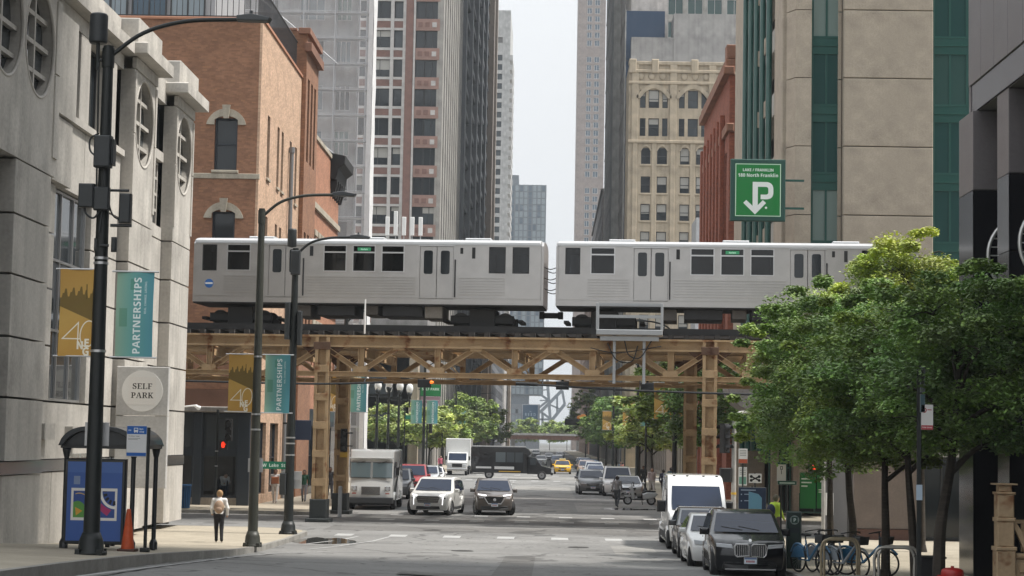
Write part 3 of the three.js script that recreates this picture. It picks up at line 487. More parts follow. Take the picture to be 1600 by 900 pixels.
// ---- far end of the street: glass tower, low block with a billboard, lift bridge, overpass ----
{
  const D = 1050, a = P(791, 288, D), b = P(853, 288, D), t = thing('glass_tower', 'distant blue glass residential tower closing the view down the street', 'building'), y0 = P(820, 617, D).y, hT = P(800, 273, D).y, st = M('tower_slate', [.14, .17, .2], .5, { t: 'plain' });
  obj('core', [bx(a.x, b.x, y0, a.y, -D - 24, -D - .8), bx(a.x, a.x + 6.8, a.y, hT, -D - 20, -D - 1), bx(a.x, a.x + 14.5, 0, y0, -D - 24, -D - 2)], st, t);
  const Fr = frame('F', D), nC = 9, w = (b.x - a.x) / nC, fh = 3.6, nR = Math.floor((a.y - y0) / fh);
  for (let k = 0; k <= nC; k++) obj('mullion_pier', [fb(Fr, a.x + k * w - .35, a.x + k * w + .35, y0, a.y, -.8, .3)], st, t);
  for (let j = 0; j < nR; j++) for (let k = 0; k < nC; k++) win(t, Fr, a.x + k * w + .4, a.x + (k + 1) * w - .4, y0 + j * fh + .5, y0 + (j + 1) * fh, { set: -.2, nx: 1, ny: 1, fw: .2, frame: null, glass: k % 4 === 1 || rnd() < .2 ? G.blue : G.pale });
  const D2 = 900, t2 = thing('billboard_block', 'distant low grey block under the far glass tower', 'building'), p = P(793, 631, D2), q = P(842, 668, D2); obj('wall', [bx(p.x, q.x + .3, 0, p.y, -D2 - 20, -D2)], M('block_grey', [.25, .27, .30], .6, { t: 'plain' }), t2);
  for (let j = 0; j < 5; j++) for (let k = 0; k < 4; k++) win(t2, frame('F', D2), p.x + .8 + k * 1.5, p.x + 1.9 + k * 1.5, 4.5 + j * 3, 6.4 + j * 3, { set: .05, nx: 1, ny: 1, frame: null, glass: pick(G.pale, G.mid) });
  const bb = thing('billboard', 'distant blue THE REED billboard beneath the far glass tower', 'billboard', [(P(816, 650, D2).x + P(841, 650, D2).x) / 2, P(828, 650, D2).y, -D2 + .3]), bw = P(841, 650, D2).x - P(816, 650, D2).x, bh = 36 * D2 / F;
  obj('panel', [bx(-bw / 2, bw / 2, -bh / 2, bh / 2, -.25, 0)], M('bill_frame', [.5, .52, .55], .6), bb);
  const pm = printMat('reed_print', 256, 340, (c, W, H) => { c.fillStyle = '#2c4c66'; c.fillRect(0, 0, W, H); c.fillStyle = '#c9d6df'; c.textAlign = 'center'; c.font = '22px sans-serif'; c.fillText('THE', W / 2, 110); c.font = '60px sans-serif'; c.fillText('R E E D', W / 2, 170); c.font = '20px sans-serif'; c.fillText('NOW LEASING', W / 2, 205); c.fillStyle = '#8d8369'; c.fillRect(20, 270, W - 40, 14); }, .6); const s = mesh('print', sheet(bw - .4, bh - .4), pm, bb, true); s.position.z = .02;
  const DB = 960, ib = M('bridge_steel', [.22, .25, .28], .6, { metal: .2 }), br = thing('lift_bridge', 'raised grey steel truss bridge far down the street', 'bridge');
  const Z = (zx, zy, d = DB) => P(790 + zx / 7.5, 590 + zy / 7.5, d), L = (x0, y0, x1, y1, w = 1.0) => [beam(Z(x0, y0), Z(x1, y1), w * .8, w), beam(Z(x0 + 8, y0, DB + 9), Z(x1 + 8, y1, DB + 9), w * .7, w * .8)];
  obj('raised_leaf', [...L(400, 410, 660, 150, 1.5), ...L(660, 150, 690, 315), ...L(690, 315, 470, 585, 1.5), ...L(500, 310, 640, 370, .7), ...L(600, 210, 600, 420, .7), ...L(410, 400, 520, 480)], ib, br);
  obj('tower_frame', [...L(482, -40, 520, 480, 1.2), ...L(520, 480, 500, 640, 1.2), ...L(410, 200, 500, 265), ...L(380, 360, 500, 265), ...L(400, 490, 520, 490), ...L(430, 420, 430, 640), ...L(520, 480, 600, 640, .8), ...L(420, 150, 490, 140, .6), ...L(400, 270, 495, 265, .6), ...L(430, 500, 510, 640, .6), ...L(482, -40, 415, 40, .7), ...L(500, 260, 415, 200, .7)], ib, br);
  const DO = 720, o = thing('overpass', 'long rusty brown overpass crossing the far end of the street', 'bridge'); const y1 = P(840, 677, DO).y, yb = P(840, 687, DO).y;
  obj('girder', [bx(-30, 40, yb, y1 - .8, -DO - 10, -DO)], M('girder_rust', [.25, .13, .09], .8, { t: 'rust' }), o); obj('parapet', [bx(-30, 40, y1 - .8, y1, -DO - 10.2, -DO + .2)], M('white_concrete'), o);
  for (const x of [-22, -13.5, 11, 24]) obj('pier', [bx(x, x + 1.4, 0, yb, -DO - 7, -DO - 3)], M('white_concrete'), o);
}
// ---- right: far towers ----
{
  const D = 850, Fr = frame('F', D), U = px => P(px, 200, D).x, H = 250, t = thing('pink_tower', 'tall slim pinkish stone tower with twin blue window strips', 'building'), st = M('pink_stone', [.40, .33, .30], .8, { t: 'concrete' });
  const cols = [[U(915), U(922.5)], [U(927), U(935)]], n = 60, fh = 3.7, y0 = 3, rows = rep(n, y0, fh, 2.6);
  obj('wall', [...wallGrid(Fr, U(901), U(944), .15, H, cols, rows.filter((r, i) => i % 16 !== 15), -.6, 0), bx(U(901), U(944), .1, H - .2, -D - 35, -D - 1.2)], st, t); obj('core', [bx(U(902), U(943), 1, H - 2, -D - 1.15, -D - .7)], M('interior_dark'), t);
  rows.forEach(([c, d], i) => { if (i % 16 !== 15 && d > 18) for (const [a, b] of cols) win(t, Fr, a, b, c, d, { set: -.3, nx: 2, ny: 1, fw: .15, glass: G.blue, frame: M('frame_white') }); });
  const t2 = thing('grey_tower', 'light stone street wall tower beside the blue slab on the right', 'building'), X = 11.6, L = frame('L', X), a = 286, b = 420, gs = M('grey_stone', [.70, .65, .61], .85, { t: 'concrete' });
  const r2 = rep(34, 5, 3.8, 1.9), c2 = rep(14, a + 3, 9.4, 2.4); obj('wall', wallGrid(L, a, b, .15, 140, c2, r2, -.6, 0), gs, t2); obj('core', [bx(X + .9, X + 5.5, .15, 140, -b, -a - .6)], M('interior_dark'), t2); obj('front_wall', [bx(X + .61, X + 5.5, .15, 140.1, -a - .5, -a)], gs, t2);
  for (const [p, q] of c2) for (const [c, d] of r2) if (c < 80) win(t2, L, p, q, c, d, { set: -.1, ny: 1, frame: null, glass: pick(G.dark, G.blue) });
  for (let k = 0; k < 20; k++) obj('ledge', [fb(L, a, b, 4.3 + k * 7.6, 4.7 + k * 7.6, -.1, .08)], gs, t2);
  const t3 = thing('blue_slab', 'narrow dark blue glass slab rising behind the tan building', 'building'), DS = 282, u = px => P(px, 200, DS).x, hS = P(1000, 17, DS).y, bl = M('blue_panel', [.014, .042, .092], .55);
  obj('volume', [bx(u(976.5), u(1037), .15, hS, -DS - 2.2, -DS)], bl, t3); for (let k = 1; k < 9; k++) obj('panel_joint', [bx(u(976.5), u(1037), k * hS / 9 - .04, k * hS / 9 + .04, -DS, -DS + .03)], M('joint'), t3); obj('edge_trim', [bx(u(975), u(976.5) - .01, .15, hS + .2, -DS - 2.3, -DS + .1)], M('white_concrete'), t3);
  // concrete party wall and its taller step
  const t4 = thing('blank_wall_block', 'blank light grey concrete block stepping up above the tan building', 'building'), DC = 279, v = px => P(px, 100, DC).x, cw = M('blank_concrete', [.48, .465, .45], .9, { t: 'concrete' });
  obj('lower_wall', [bx(v(986), v(1052), .15, P(1000, 58, DC).y, -DC - 2, -DC)], cw, t4); obj('upper_wall', [bx(v(1052) + .01, v(1190), .15, P(1100, 22, DC).y, -DC - 6, -DC + .1)], cw, t4); for (let k = 1; k < 8; k++) obj('pour_joint', [bx(v(986), v(1052), 30 + k * 4, 30.05 + k * 4, -DC, -DC + .02)], M('joint_light', [.3, .29, .28], .9), t4);
  const t5 = thing('green_window_tower', 'pale tower with green windows at the top edge behind the blank block', 'building'), DG = 330, g = px => P(px, 10, DG).x, FG = frame('F', DG), yg = P(1000, 22, DG).y; const rg = rep(5, yg - 8, 4, 2.8), cg = rep(7, g(983), 3.4, 2.6);
  obj('wall', [...wallGrid(FG, g(960), g(1200), .15, yg + 18, cg, rg, -.6, 0), bx(g(960), g(1200), .2, yg + 17, -DG - 12, -DG - 1)], M('pale_stone', [.56, .55, .52], .85, { t: 'concrete' }), t5); for (const [p, q] of cg) for (const [c, d] of rg) win(t5, FG, p, q, c, d, { set: -.3, nx: 2, ny: 1, glass: G.green, frame: M('frame_white') });
}
// ---- right: tan terracotta building ----
{
  const D = 268, Fr = frame('F', D), U = px => P(px, 240, D).x, t = thing('tan_building', 'tan terracotta office building with arched top windows above the train', 'building'), tm = M('terracotta_tan', [.62, .52, .385], .85, { t: 'concrete' });
  const yT = P(1040, 102, D).y, X0 = U(981.5), X1 = U(1160), sc = D / F;
  const y = py => P(1040, py, D).y;
  const two = [[1000, 1018], [1025, 1044], [1061, 1079], [1086, 1105], [1122, 1140]].map(([a, b]) => [U(a) + .15, U(b) - .15]), three = [[999, 1008], [1012.5, 1029], [1034, 1042.5], [1060, 1069], [1074, 1090], [1095, 1104], [1122, 1131]].map(([a, b]) => [U(a), U(b)]);
  const lowRows = []; for (let k = 0; k < 9; k++) lowRows.push([y(302) - k * 43.6 * sc, y(276) - k * 43.6 * sc]);
  lowRows.reverse(); lowRows.push([y(257), y(231)]);
  const yMid = y(222); const topRows = [[y(213), y(185)], [y(169), y(141)]];
  obj('wall', [...wallGrid(Fr, X0, X1, .15, yMid, two, lowRows.filter(r => r[0] > 1), -.5, 0), ...wallGrid(Fr, X0, X1, yMid, yT, three, topRows, -.5, .0)], tm, t);
  obj('core', [bx(X0, X1, .1, yT - .3, -D - 10, -D - 1)], M('interior_dark'), t); obj('west_wall', [bx(X0 - .02, X0 + .4, .15, yT - .1, -D - 10, -D - .52)], tm, t);
  for (const [a, b] of two) for (const [c, d] of lowRows) if (c > 14) { win(t, Fr, a, b, c, d, { set: -.3, ny: 2, fw: .1, blind: .7, glass: G.dark }); obj('sill', [cb(a - .15, b + .15, c - .25, c, -D - .1, -D + .2)], tm, t); }
  for (const [a, b] of three) for (const [c, d] of topRows) win(t, Fr, a, b, c, d, { set: -.3, ny: 2, fw: .1, blind: .4 });
  for (const [p, q] of [[999, 1042.5], [1060, 1104], [1121, 1165]]) { // shallow arches over the groups of three
    const a = U(p), b = U(q), c = y(141), s = new THREE.Shape(); s.moveTo(a - .5, c - 1.2); s.lineTo(a, c - 1.2); s.quadraticCurveTo((a + b) / 2, c + 1.6, b, c - 1.2); s.lineTo(b + .5, c - 1.2); s.lineTo(b + .5, c - .9); s.quadraticCurveTo((a + b) / 2, c + 2.6, a - .5, c - .9); obj('arch_moulding', [ext(s, -D + .002, -D + .3)], tm, t);
  }
  for (const [a, b] of two) { const s = new THREE.Shape(), c = y(231); s.moveTo(a - .2, c - .5); s.lineTo(a, c - .5); s.quadraticCurveTo((a + b) / 2, c + .8, b, c - .5); s.lineTo(b + .2, c - .5); s.quadraticCurveTo((a + b) / 2, c + 1.5, a - .2, c - .5); obj('arch_moulding', [ext(s, -D + .002, -D + .25)], tm, t); }
  for (const px of [992, 1022, 1051, 1082, 1113]) obj('pilaster', [cb(U(px) - .35, U(px) + .35, 10, yMid, -D, -D + .22, .05)], tm, t); for (const px of [991, 1051, 1112]) obj('pilaster', [cb(U(px) - .5, U(px) + .5, yMid, yT, -D, -D + .3, .05)], tm, t);
  for (const py of [222, 130, 112]) obj('string_course', [cb(X0 - .1, X1, y(py) - .2, y(py) + .2, -D - .1, -D + .4, .06)], tm, t);
  obj('parapet', [cb(X0 - .1, X1, yT, yT + .5, -D - .6, -D + .3, .06)], tm, t); for (const px of [987, 1022, 1084]) obj('parapet_block', [cb(U(px) - .5, U(px) + .5, yT - 1.2, yT + .8, -D - .5, -D + .45, .1)], tm, t);
  for (let k = 0; k < 8; k++) { const c = U(1000 + k * 17); obj('rosette', [tr(sph([0, 0, 0], .5, 1, 1, .35, 8), c, y(120), -D + .05)], tm, t); }
  const wb = thing('low_white_block', 'small white sided block at the foot of the tan building', 'building'), dw = 240; obj('wall', [bx(PX(1088, dw, 350), PX(1130, dw, 350), .15, P(1100, 340, dw).y, -dw - 8, -dw)], M('white_siding', [.55, .56, .58], .8, { t: 'plain' }), wb);
}
// ---- right: red brick row house front, seen at a slant ----
{
  const X = 11.0, a = 118.5, b = 138, L = frame('L', X), H = P(1138, 92, a).y, t = thing('red_brick_building', 'narrow deep red brick building with tall arcades beside the green piped garage', 'building'), rb = M('brick_deep', [.30, .105, .065], .9, { t: 'brick' });
  const cc = rep(7, a + 1.6, 2.55, 1.35), r = [[6, 9], [10.6, 14], [15.6, H - 5.6]];
  obj('wall', [...wallGrid(L, a, b, .15, H - 1, cc, r, -.5, 0), bx(X + .5, X + 14, .15, H - 1.2, -a - .5, -a)], rb, t); obj('core', [bx(X + .9, X + 14, .15, H - 1.5, -b, -a - .55)], M('interior_dark'), t);
  for (const [p, q] of cc) { for (const [c, d] of r) win(t, L, p, q, c, d, { set: -.35, ny: 3 }); obj('pier', [fcb(L, q + .2, q + 1.0, .15, H - 3, 0, .3, .04)], rb, t); }
  for (const [y, w] of [[9.6, .25], [14.7, .3], [H - 4.6, .2], [H - 1, .4]]) obj('cornice', [fcb(L, a - .2, b, y, y + .55, -.3, w, .08)], M('brick_trim'), t);
  obj('coping', [fcb(L, a - .1, b, H - .45, H, -.5, .25, .05), fcb(L, a - .1, a + 1.2, H, H + .9, -.5, .2, .05)], M('brick_trim'), t);
}
// ---- right corner: beige parking tower with green glass and pipes ----
{
  const D = 93, Fr = frame('F', D), X = 11.35, L = frame('L', X), t = thing('beige_garage', 'beige stone parking tower with green glass strips and green vertical pipes', 'building'), bs = M('beige_stone', [.52, .45, .36], .88, { t: 'plain' });
  const U = px => P(px, 200, D).x, fl = 3.375, yJ = P(1390, 122.5, D).y, H = 45, j0 = yJ - 6 * fl;
  obj('core', [bx(X + 1.6, X + 40, .15, H, -D - 23, -D - 1.2)], M('interior_dark'), t);
  const gm = M('green_metal', [.015, .085, .07], .35, { phys: true, clearcoat: .5 });
  for (let k = 0; k < 12; k++) {
    const y = j0 + k * fl, a = Math.max(y + .02, .2), b = y + fl - .02; if (b < .4) continue;
    obj('panel', [cb(U(1318), U(1458), a, b, -D - .5, -D + .0, .03)], bs, t);                       // broad panels
    const ch = [[U(1232), -.9], [U(1243), -.1], [U(1268), -.1], [U(1268), -1.2], [U(1232), -1.2]].map(([x, z]) => [x, z]); // chamfered pier
    const g = fin(new THREE.ExtrudeGeometry(shp(ch.map(([x, z]) => [x, -z])), { depth: b - a, bevelEnabled: false })); g.rotateX(-Math.PI / 2); g.translate(0, a, -D); obj('corner_panel', [g], bs, t);
    obj('return_panel', [cb(U(1318) - .2, U(1318) - .02, a, b, -D - 1.15, -D - .52, .02)], bs, t);
  }
  for (let k = 0; k < 12; k++) for (const [p, q, nx] of [[1270, 1317, 2], [1459, 1540, 3]]) {
    const y = j0 - 1.3 + k * fl; if (y < .5) continue;
    win(t, Fr, U(p), U(q), y, y + fl - .7, { set: p < 1300 ? -.65 : -.3, nx, ny: 1, fw: .1, glass: p < 1300 ? pick(G.greenPale, G.greenPale, G.green) : pick(G.green, G.green, M('glass_green_dim', [.04, .095, .085], .06, { phys: true })), frame: gm });
    obj('green_spandrel', [bx(U(p), U(q), y + fl - .7, y + fl, -D - .7, -D - (p < 1300 ? .6 : .25)), bx(U(p), U(q), y + fl - .4, y + fl - .3, -D - .6, -D - (p < 1300 ? .55 : .2))], gm, t);
  }
  // street side: open parking floors behind green pipes
  obj('end_pier', [fcb(L, D + 18.2, D + 23, .15, H, -1.2, .25, .05)], bs, t); obj('near_pier', [fcb(L, D + 1.0, D + 4.2, .15, H, -1.2, .05, .05)], bs, t);
  for (let k = 1; k < 13; k++) { const y = j0 + k * fl; obj('floor_edge', [fb(L, D + 4.2, D + 18.2, y - .9, y + .25, -1.0, -.1)], M('floor_edge', [.55, .54, .5], .85, { t: 'concrete' }), t); for (const d of [D + 7.5, D + 11, D + 14.5]) obj('bracket', [fb(L, d - .3, d + .3, y - .75, y + .1, -.1, .2)], bs, t); }
  for (let k = 0; k < 5; k++) obj('green_pipe', [cyl([X - .25, 3.2, -(D + 4.9 + k * 3.0)], [X - .25, H, -(D + 4.9 + k * 3.0)], .16, .16, 12)], gm, t);
  // ground floor
  const tan = M('ground_floor_stone', [.35, .29, .235], .85, { t: 'concrete' }), yG = 4.6;
  for (const [p, q] of [[1238, 1248], [1205, 1216], [1300, 1312]]) obj('ground_pier', [cb(PX(p, D), PX(q, D), .15, yG, -D - .4, -D + .25, .03)], tan, t);
  obj('ground_beam', [bx(X, X + 30, yG, yG + .6, -D - .4, -D + .3)], tan, t);
  for (const [p, q] of [[1130, 1204], [1217, 1237], [1249, 1299], [1313, 1400]]) win(t, Fr, Math.max(X, PX(p, D)), PX(q, D), .3, yG, { set: -.25, nx: 2, ny: 2, glass: G.dark, frame: gm, name: 'shop_window' });
  // curved grey canopy over the corner
  const cp = new THREE.Shape(); cp.moveTo(0, 0); cp.bezierCurveTo(.1, -.9, 1.4, -1.3, 3, -1.3); cp.lineTo(7, -1.3); cp.lineTo(7, .1); cp.lineTo(0, .15); const cg = ext(cp, -D - .3, -D + 2.6, .05); cg.translate(PX(1129, D), P(1150, 608, D).y - .1, 0); obj('curved_canopy', [cg], M('canopy_grey', [.38, .36, .35], .5, { t: 'plain' }), t);
  for (let k = 0; k < 6; k++) win(t, Fr, X + .2 + k * 1.1, X + 1.1 + k * 1.1, P(1150, 606, D).y, P(1150, 590, D).y, { set: 2.3, nx: 1, ny: 1, glass: G.mid, frame: M('frame_white') });
  // green posters in the shop windows
  for (const [p, q, lab, n] of [[1250, 1275, 'wide green poster with white lines of text in the corner shop window', 1], [1277, 1299, 'green poster with a white box at the right end of the corner shop window', 2]]) {
    const a = P(p, 738, D), b = P(q, 795, D), pm = printMat('poster' + n, 128, 256, (c, W, H) => { c.fillStyle = '#1f7a3c'; c.fillRect(0, 0, W, H); c.fillStyle = '#d9e8dc'; c.font = 'bold 22px sans-serif'; if (n === 1) for (let i = 0; i < 3; i++) c.fillRect(12, 40 + i * 26, [70, 84, 50][i], 10); else { c.fillRect(24, 30, 60, 40); c.fillRect(14, 120, 90, 8); c.fillRect(14, 136, 70, 8); } }, .5);
    const o = thing('poster', lab, 'poster', [(a.x + b.x) / 2, (a.y + b.y) / 2, -D - .1]); obj('panel', [bx(-(b.x - a.x) / 2, (b.x - a.x) / 2, -(a.y - b.y) / 2, (a.y - b.y) / 2, -.03, 0)], M('poster_back', [.05, .2, .1], .6), o); const s = mesh('print', sheet(b.x - a.x - .02, a.y - b.y - .02), pm, o, true); s.position.z = .004;
  }
  // projecting P sign
  const a = P(1142, 248, 91), b = P(1227, 346, 91), w = b.x - a.x, h = a.y - b.y, sg = thing('parking_sign', 'large square green parking sign with white P arrow projecting from the beige garage', 'sign', [(a.x + b.x) / 2, (a.y + b.y) / 2, -91]);
  obj('cabinet', [cb(-w / 2, w / 2, -h / 2, h / 2, -.3, 0, .03)], M('sign_cabinet', [.016, .07, .055], .5), sg);
  const pm = printMat('p_print', 512, 592, (c, W, H) => {
    c.fillStyle = '#0f7a35'; c.fillRect(0, 0, W, H); c.strokeStyle = '#cfe3d2'; c.lineWidth = 8; c.strokeRect(8, 8, W - 16, H - 16); c.fillStyle = '#e6ece8'; c.textAlign = 'center'; c.font = 'bold 42px sans-serif'; c.fillText('LAKE / FRANKLIN', W / 2, 88, 360); c.font = 'bold 52px sans-serif'; c.fillText('180 North Franklin', W / 2, 150, 450);
    c.fillRect(196, 206, 58, 320); c.fillRect(196, 206, 170, 54); c.beginPath(); c.moveTo(340, 206); c.quadraticCurveTo(426, 206, 426, 290); c.lineTo(426, 320); c.quadraticCurveTo(426, 398, 345, 398); c.lineTo(285, 398); c.lineTo(285, 346); c.lineTo(340, 346); c.quadraticCurveTo(370, 346, 370, 318); c.lineTo(370, 290); c.quadraticCurveTo(370, 260, 340, 260); c.fill();
    c.beginPath(); c.moveTo(92, 440); c.lineTo(126, 408); c.lineTo(222, 496); c.lineTo(310, 408); c.lineTo(346, 440); c.lineTo(224, 568); c.fill(); c.beginPath(); c.arc(346, 492, 13, 0, 7); c.fill();
  }, .5);
  const s = mesh('print', sheet(w * .84, h * .86), pm, sg, true); s.position.z = .008; obj('bracket', [bx(w / 2, w / 2 + .9, h * .15, h * .15 + .1, -.2, -.1), bx(w / 2, w / 2 + .9, -h * .3, -h * .3 + .1, -.2, -.1)], gm, sg);
}
// ---- right, near: dark granite office block on columns, low wall behind the trees ----
{
  const t = thing('granite_building', 'dark granite office block with overhanging grey panels at the right edge', 'building'), X = 11.0, L = frame('L', X), Dn = 12, Df = 50.5, yB = P(1512, 181, Df).y, H = 92;
  const pg = M('granite_panel', [.17, .155, .16], .38, { phys: true, clearcoat: .25, clearcoatRoughness: .3, t: 'plain' }), blk = M('granite_black', [.009, .009, .011], .12, { phys: true, ior: 1.4 }), mir = M('mirror_strip', [.28, .29, .31], .22, { metal: 1 }), sof = M('soffit', [.14, .13, .13], .8);
  obj('core', [bx(X + .25, X + 26, yB + .15, H, -Df + .2, -Dn)], sof, t); obj('soffit', [bx(X + .1, X + 26, yB, yB + .14, -Df + .1, -Dn)], sof, t);
  for (let k = 0; k < 20; k++) { const y = yB + .02 + k * 3.9; if (y > H - 4) break; for (let d = Df - 1.45; d > 30; d -= 1.45) if (k < 3) { obj('panel', [fcb(L, d + .012, d + 1.438, y + .75, y + 3.88, -.3, 0, .012)], pg, t); } else continue; if (k >= 3) obj('panel', [fb(L, 30, Df, y + .75, y + 3.88, -.3, 0)], pg, t); obj('mirror_strip', [fb(L, 30, Df, y, y + .73, -.3, -.04)], mir, t); }
  obj('end_wall', [bx(X + .02, X + 26, yB, H, -Df - .02, -Df + .18)], pg, t); obj('near_wall', [fb(L, Dn, 30, yB, H, -.3, 0)], pg, t);
  const column = (D, x0, w, y1, dp = w) => { const gy = E(x0, D) + KERB, f = frame('F', D); const yy = [gy, 3.6, 5.9, 8.3, 10.2, 12.6].filter(v => v < y1); yy.push(y1);
    obj('column_core', [bx(x0 + .1, x0 + w - .1, gy, y1, -D - dp + .1, -D - .1)], sof, t);
    for (let i = 0; i < yy.length - 1; i++) obj('column_cladding', [cb(x0, x0 + w / 2 - .01, yy[i] + .01, yy[i + 1] - .01, -D - dp, -D, .012), cb(x0 + w / 2 + .01, x0 + w, yy[i] + .01, yy[i + 1] - .01, -D - dp, -D, .012)], yy[i] > 9.7 ? pg : blk, t); };
  column(49.6, X - .08, 1.7, yB - .004); column(46.4, X + .08, 3.0, yB - .004, 1.2); for (const [D, cx] of [[49.6, X + 1.35], [46.4, X + 1.38]]) { const rg = fin(new THREE.TorusGeometry(1.05, .05, 8, 40)); rg.translate(cx, 8.5, -D + .03); obj('round_rim', [rg], M('rim_white', [.62, .62, .6], .3, { metal: .5 }), t); obj('round_bars', Array.from({ length: 9 }, (_, i) => { const v = -.88 + i * .22, r = Math.sqrt(1.08 - v * v); return bx(cx - r, cx + r, 8.5 + v - .015, 8.5 + v + .015, -D + .005, -D + .03); }), M('rim_white'), t); } column(38, X + .1, 1.9, yB - .004);
  // recessed dark wall with a round window
  const xw = X + 3.4, LW = frame('L', xw); obj('lobby_wall', [fb(LW, 14, 50.3, .3, yB - .004, -.4, 0)], blk, t);
  for (const D of [46.5, 41]) { const ring = fin(new THREE.TorusGeometry(1.5, .06, 8, 40)); ring.rotateY(Math.PI / 2); ring.translate(xw - .06, 8.4, -D); obj('round_rim', [ring], M('rim_white', [.62, .62, .6], .3, { metal: .5 }), t); obj('round_bars', Array.from({ length: 9 }, (_, i) => { const v = -1.2 + i * .3, r = Math.sqrt(2.2 - v * v); return bx(xw - .09, xw - .05, 8.4 + v - .02, 8.4 + v + .02, -D - r, -D + r); }), M('rim_white'), t); }
  // back wall further on, behind the trees
  const bw = thing('low_wall_building', 'low brown stone walled pavilion behind the street trees on the right', 'building'), D = 70.6, Fr = frame('F', D), bm = M('brown_stone', [.235, .19, .165], .8, { t: 'plain' });
  const x0 = 11.2, xd0 = PX(1436, D), xd1 = PX(1512, D);
  for (let x = x0; x < xd0 - .1; x += 2.1) obj('wall_panel', [cb(x + .01, Math.min(x + 2.09, xd0), .55, 4.4, -D - .3, -D, .015)], bm, bw); obj('plinth', [bx(x0, xd0, .1, .54, -D - .35, -D + .06)], M('plinth_red', [.13, .065, .05], .7, { t: 'plain' }), bw);
  obj('roof_slab', [cb(x0 - .2, xd1 + 12, 4.4, 4.8, -D - 8, -D + .4, .03)], M('slab_white', [.5, .49, .46], .8, { t: 'plain' }), bw); obj('door_beam', [bx(xd0, xd1 + 2, 3.2, 3.5, -D - .2, -D + .05), bx(xd0, xd1 + 2, 3.9, 4.39, -D - .2, -D + .05)], M('slab_white'), bw); win(bw, Fr, xd0, xd1, .2, 3.2, { set: -.4, nx: 2, ny: 1, glass: G.dark, name: 'door' }); obj('green_band', [bx(xd0, xd1 + 2, 3.5, 3.9, -D - .2, -D)], M('green_metal'), bw); obj('wall_panel', [bx(xd1, xd1 + 10, .1, 4.38, -D - .3, -D)], bm, bw); obj('back', [bx(x0, xd1 + 11, .1, 4.3, -D - 8, -D - 1.5)], M('interior_dark'), bw);
}
// ---- filler blocks whose lower floors show under the tracks ----
{
  const mk = (label, side, X, a, b, H, color, tx, cw, cp, first = 4, glass) => {
    const t = thing('street_block', label, 'building'), f = frame(side < 0 ? 'R' : 'L', X), m = M('block' + label.length + color.join(), color, .85, { t: tx }), rows = rep(Math.max(1, Math.floor((H - first - 1) / 3.8)), first, 3.8, 2.3), cols = rep(Math.max(1, Math.floor((b - a - .6) / cp)), a + .6, cp, cw);
    obj('wall', wallGrid(f, a, b, .15, H, cols, [[.6, 3.2], ...rows], -.4, 0), m, t); obj('core', [bx(X + side * .9, X + side * 18, .15, H - .3, -b, -a)], M('interior_dark'), t); obj('front_wall', [bx(X + side * .41, X + side * 18, .15, H - .01, -a - .3, -a)], m, t);
    for (const [p, q] of cols) for (const [c, d] of [[.6, 3.2], ...rows]) win(t, f, p, q, c, d, { set: -.3, ny: 1, frame: null, glass: glass ?? pick(G.dark, G.mid) });
    obj('cornice', [fcb(f, a, b, H - .5, H, -.1, .35, .05)], m, t);
    const Ff = frame('F', a); for (let k = 0; k < 3; k++) for (const [c, d] of rows) win(t, Ff, side < 0 ? X - 5 - k * 4.5 : X + 3 + k * 4.5, side < 0 ? X - 2.6 - k * 4.5 : X + 5.4 + k * 4.5, c, d, { set: .03, ny: 2, glass: G.mid });
    return t;
  };
  mk('plain beige low block on the right past the red brick building', 1, 11.2, 140, 168, 11.5, [.42, .36, .28], 'concrete', 1.5, 3);
  mk('brown stone block on the right beyond the second crossing', 1, 12.2, 197, 262, 13.5, [.30, .25, .21], 'concrete', 1.6, 3.4);
  mk('beige stone block with vertical windows on the left beyond the second crossing', -1, -13.6, 200, 203, 14, [.46, .39, .3], 'concrete', 1, 3);
  mk('dark grey ribbed block on the right far down the street', 1, 11.4, 425, 520, 60, [.22, .2, .19], 'plain', 2.6, 5);
  mk('brown brick block on the right before the far overpass', 1, 11.4, 540, 690, 44, [.28, .2, .16], 'brick', 2, 5);
  mk('tan block on the left before the far overpass', -1, -13.6, 690, 705, 26, [.44, .36, .28], 'concrete', 2, 5);
  mk('slate block on the left past the dark tower', -1, -14.2, 474, 600, 52, [.2, .21, .23], 'plain', 2.6, 5);
}

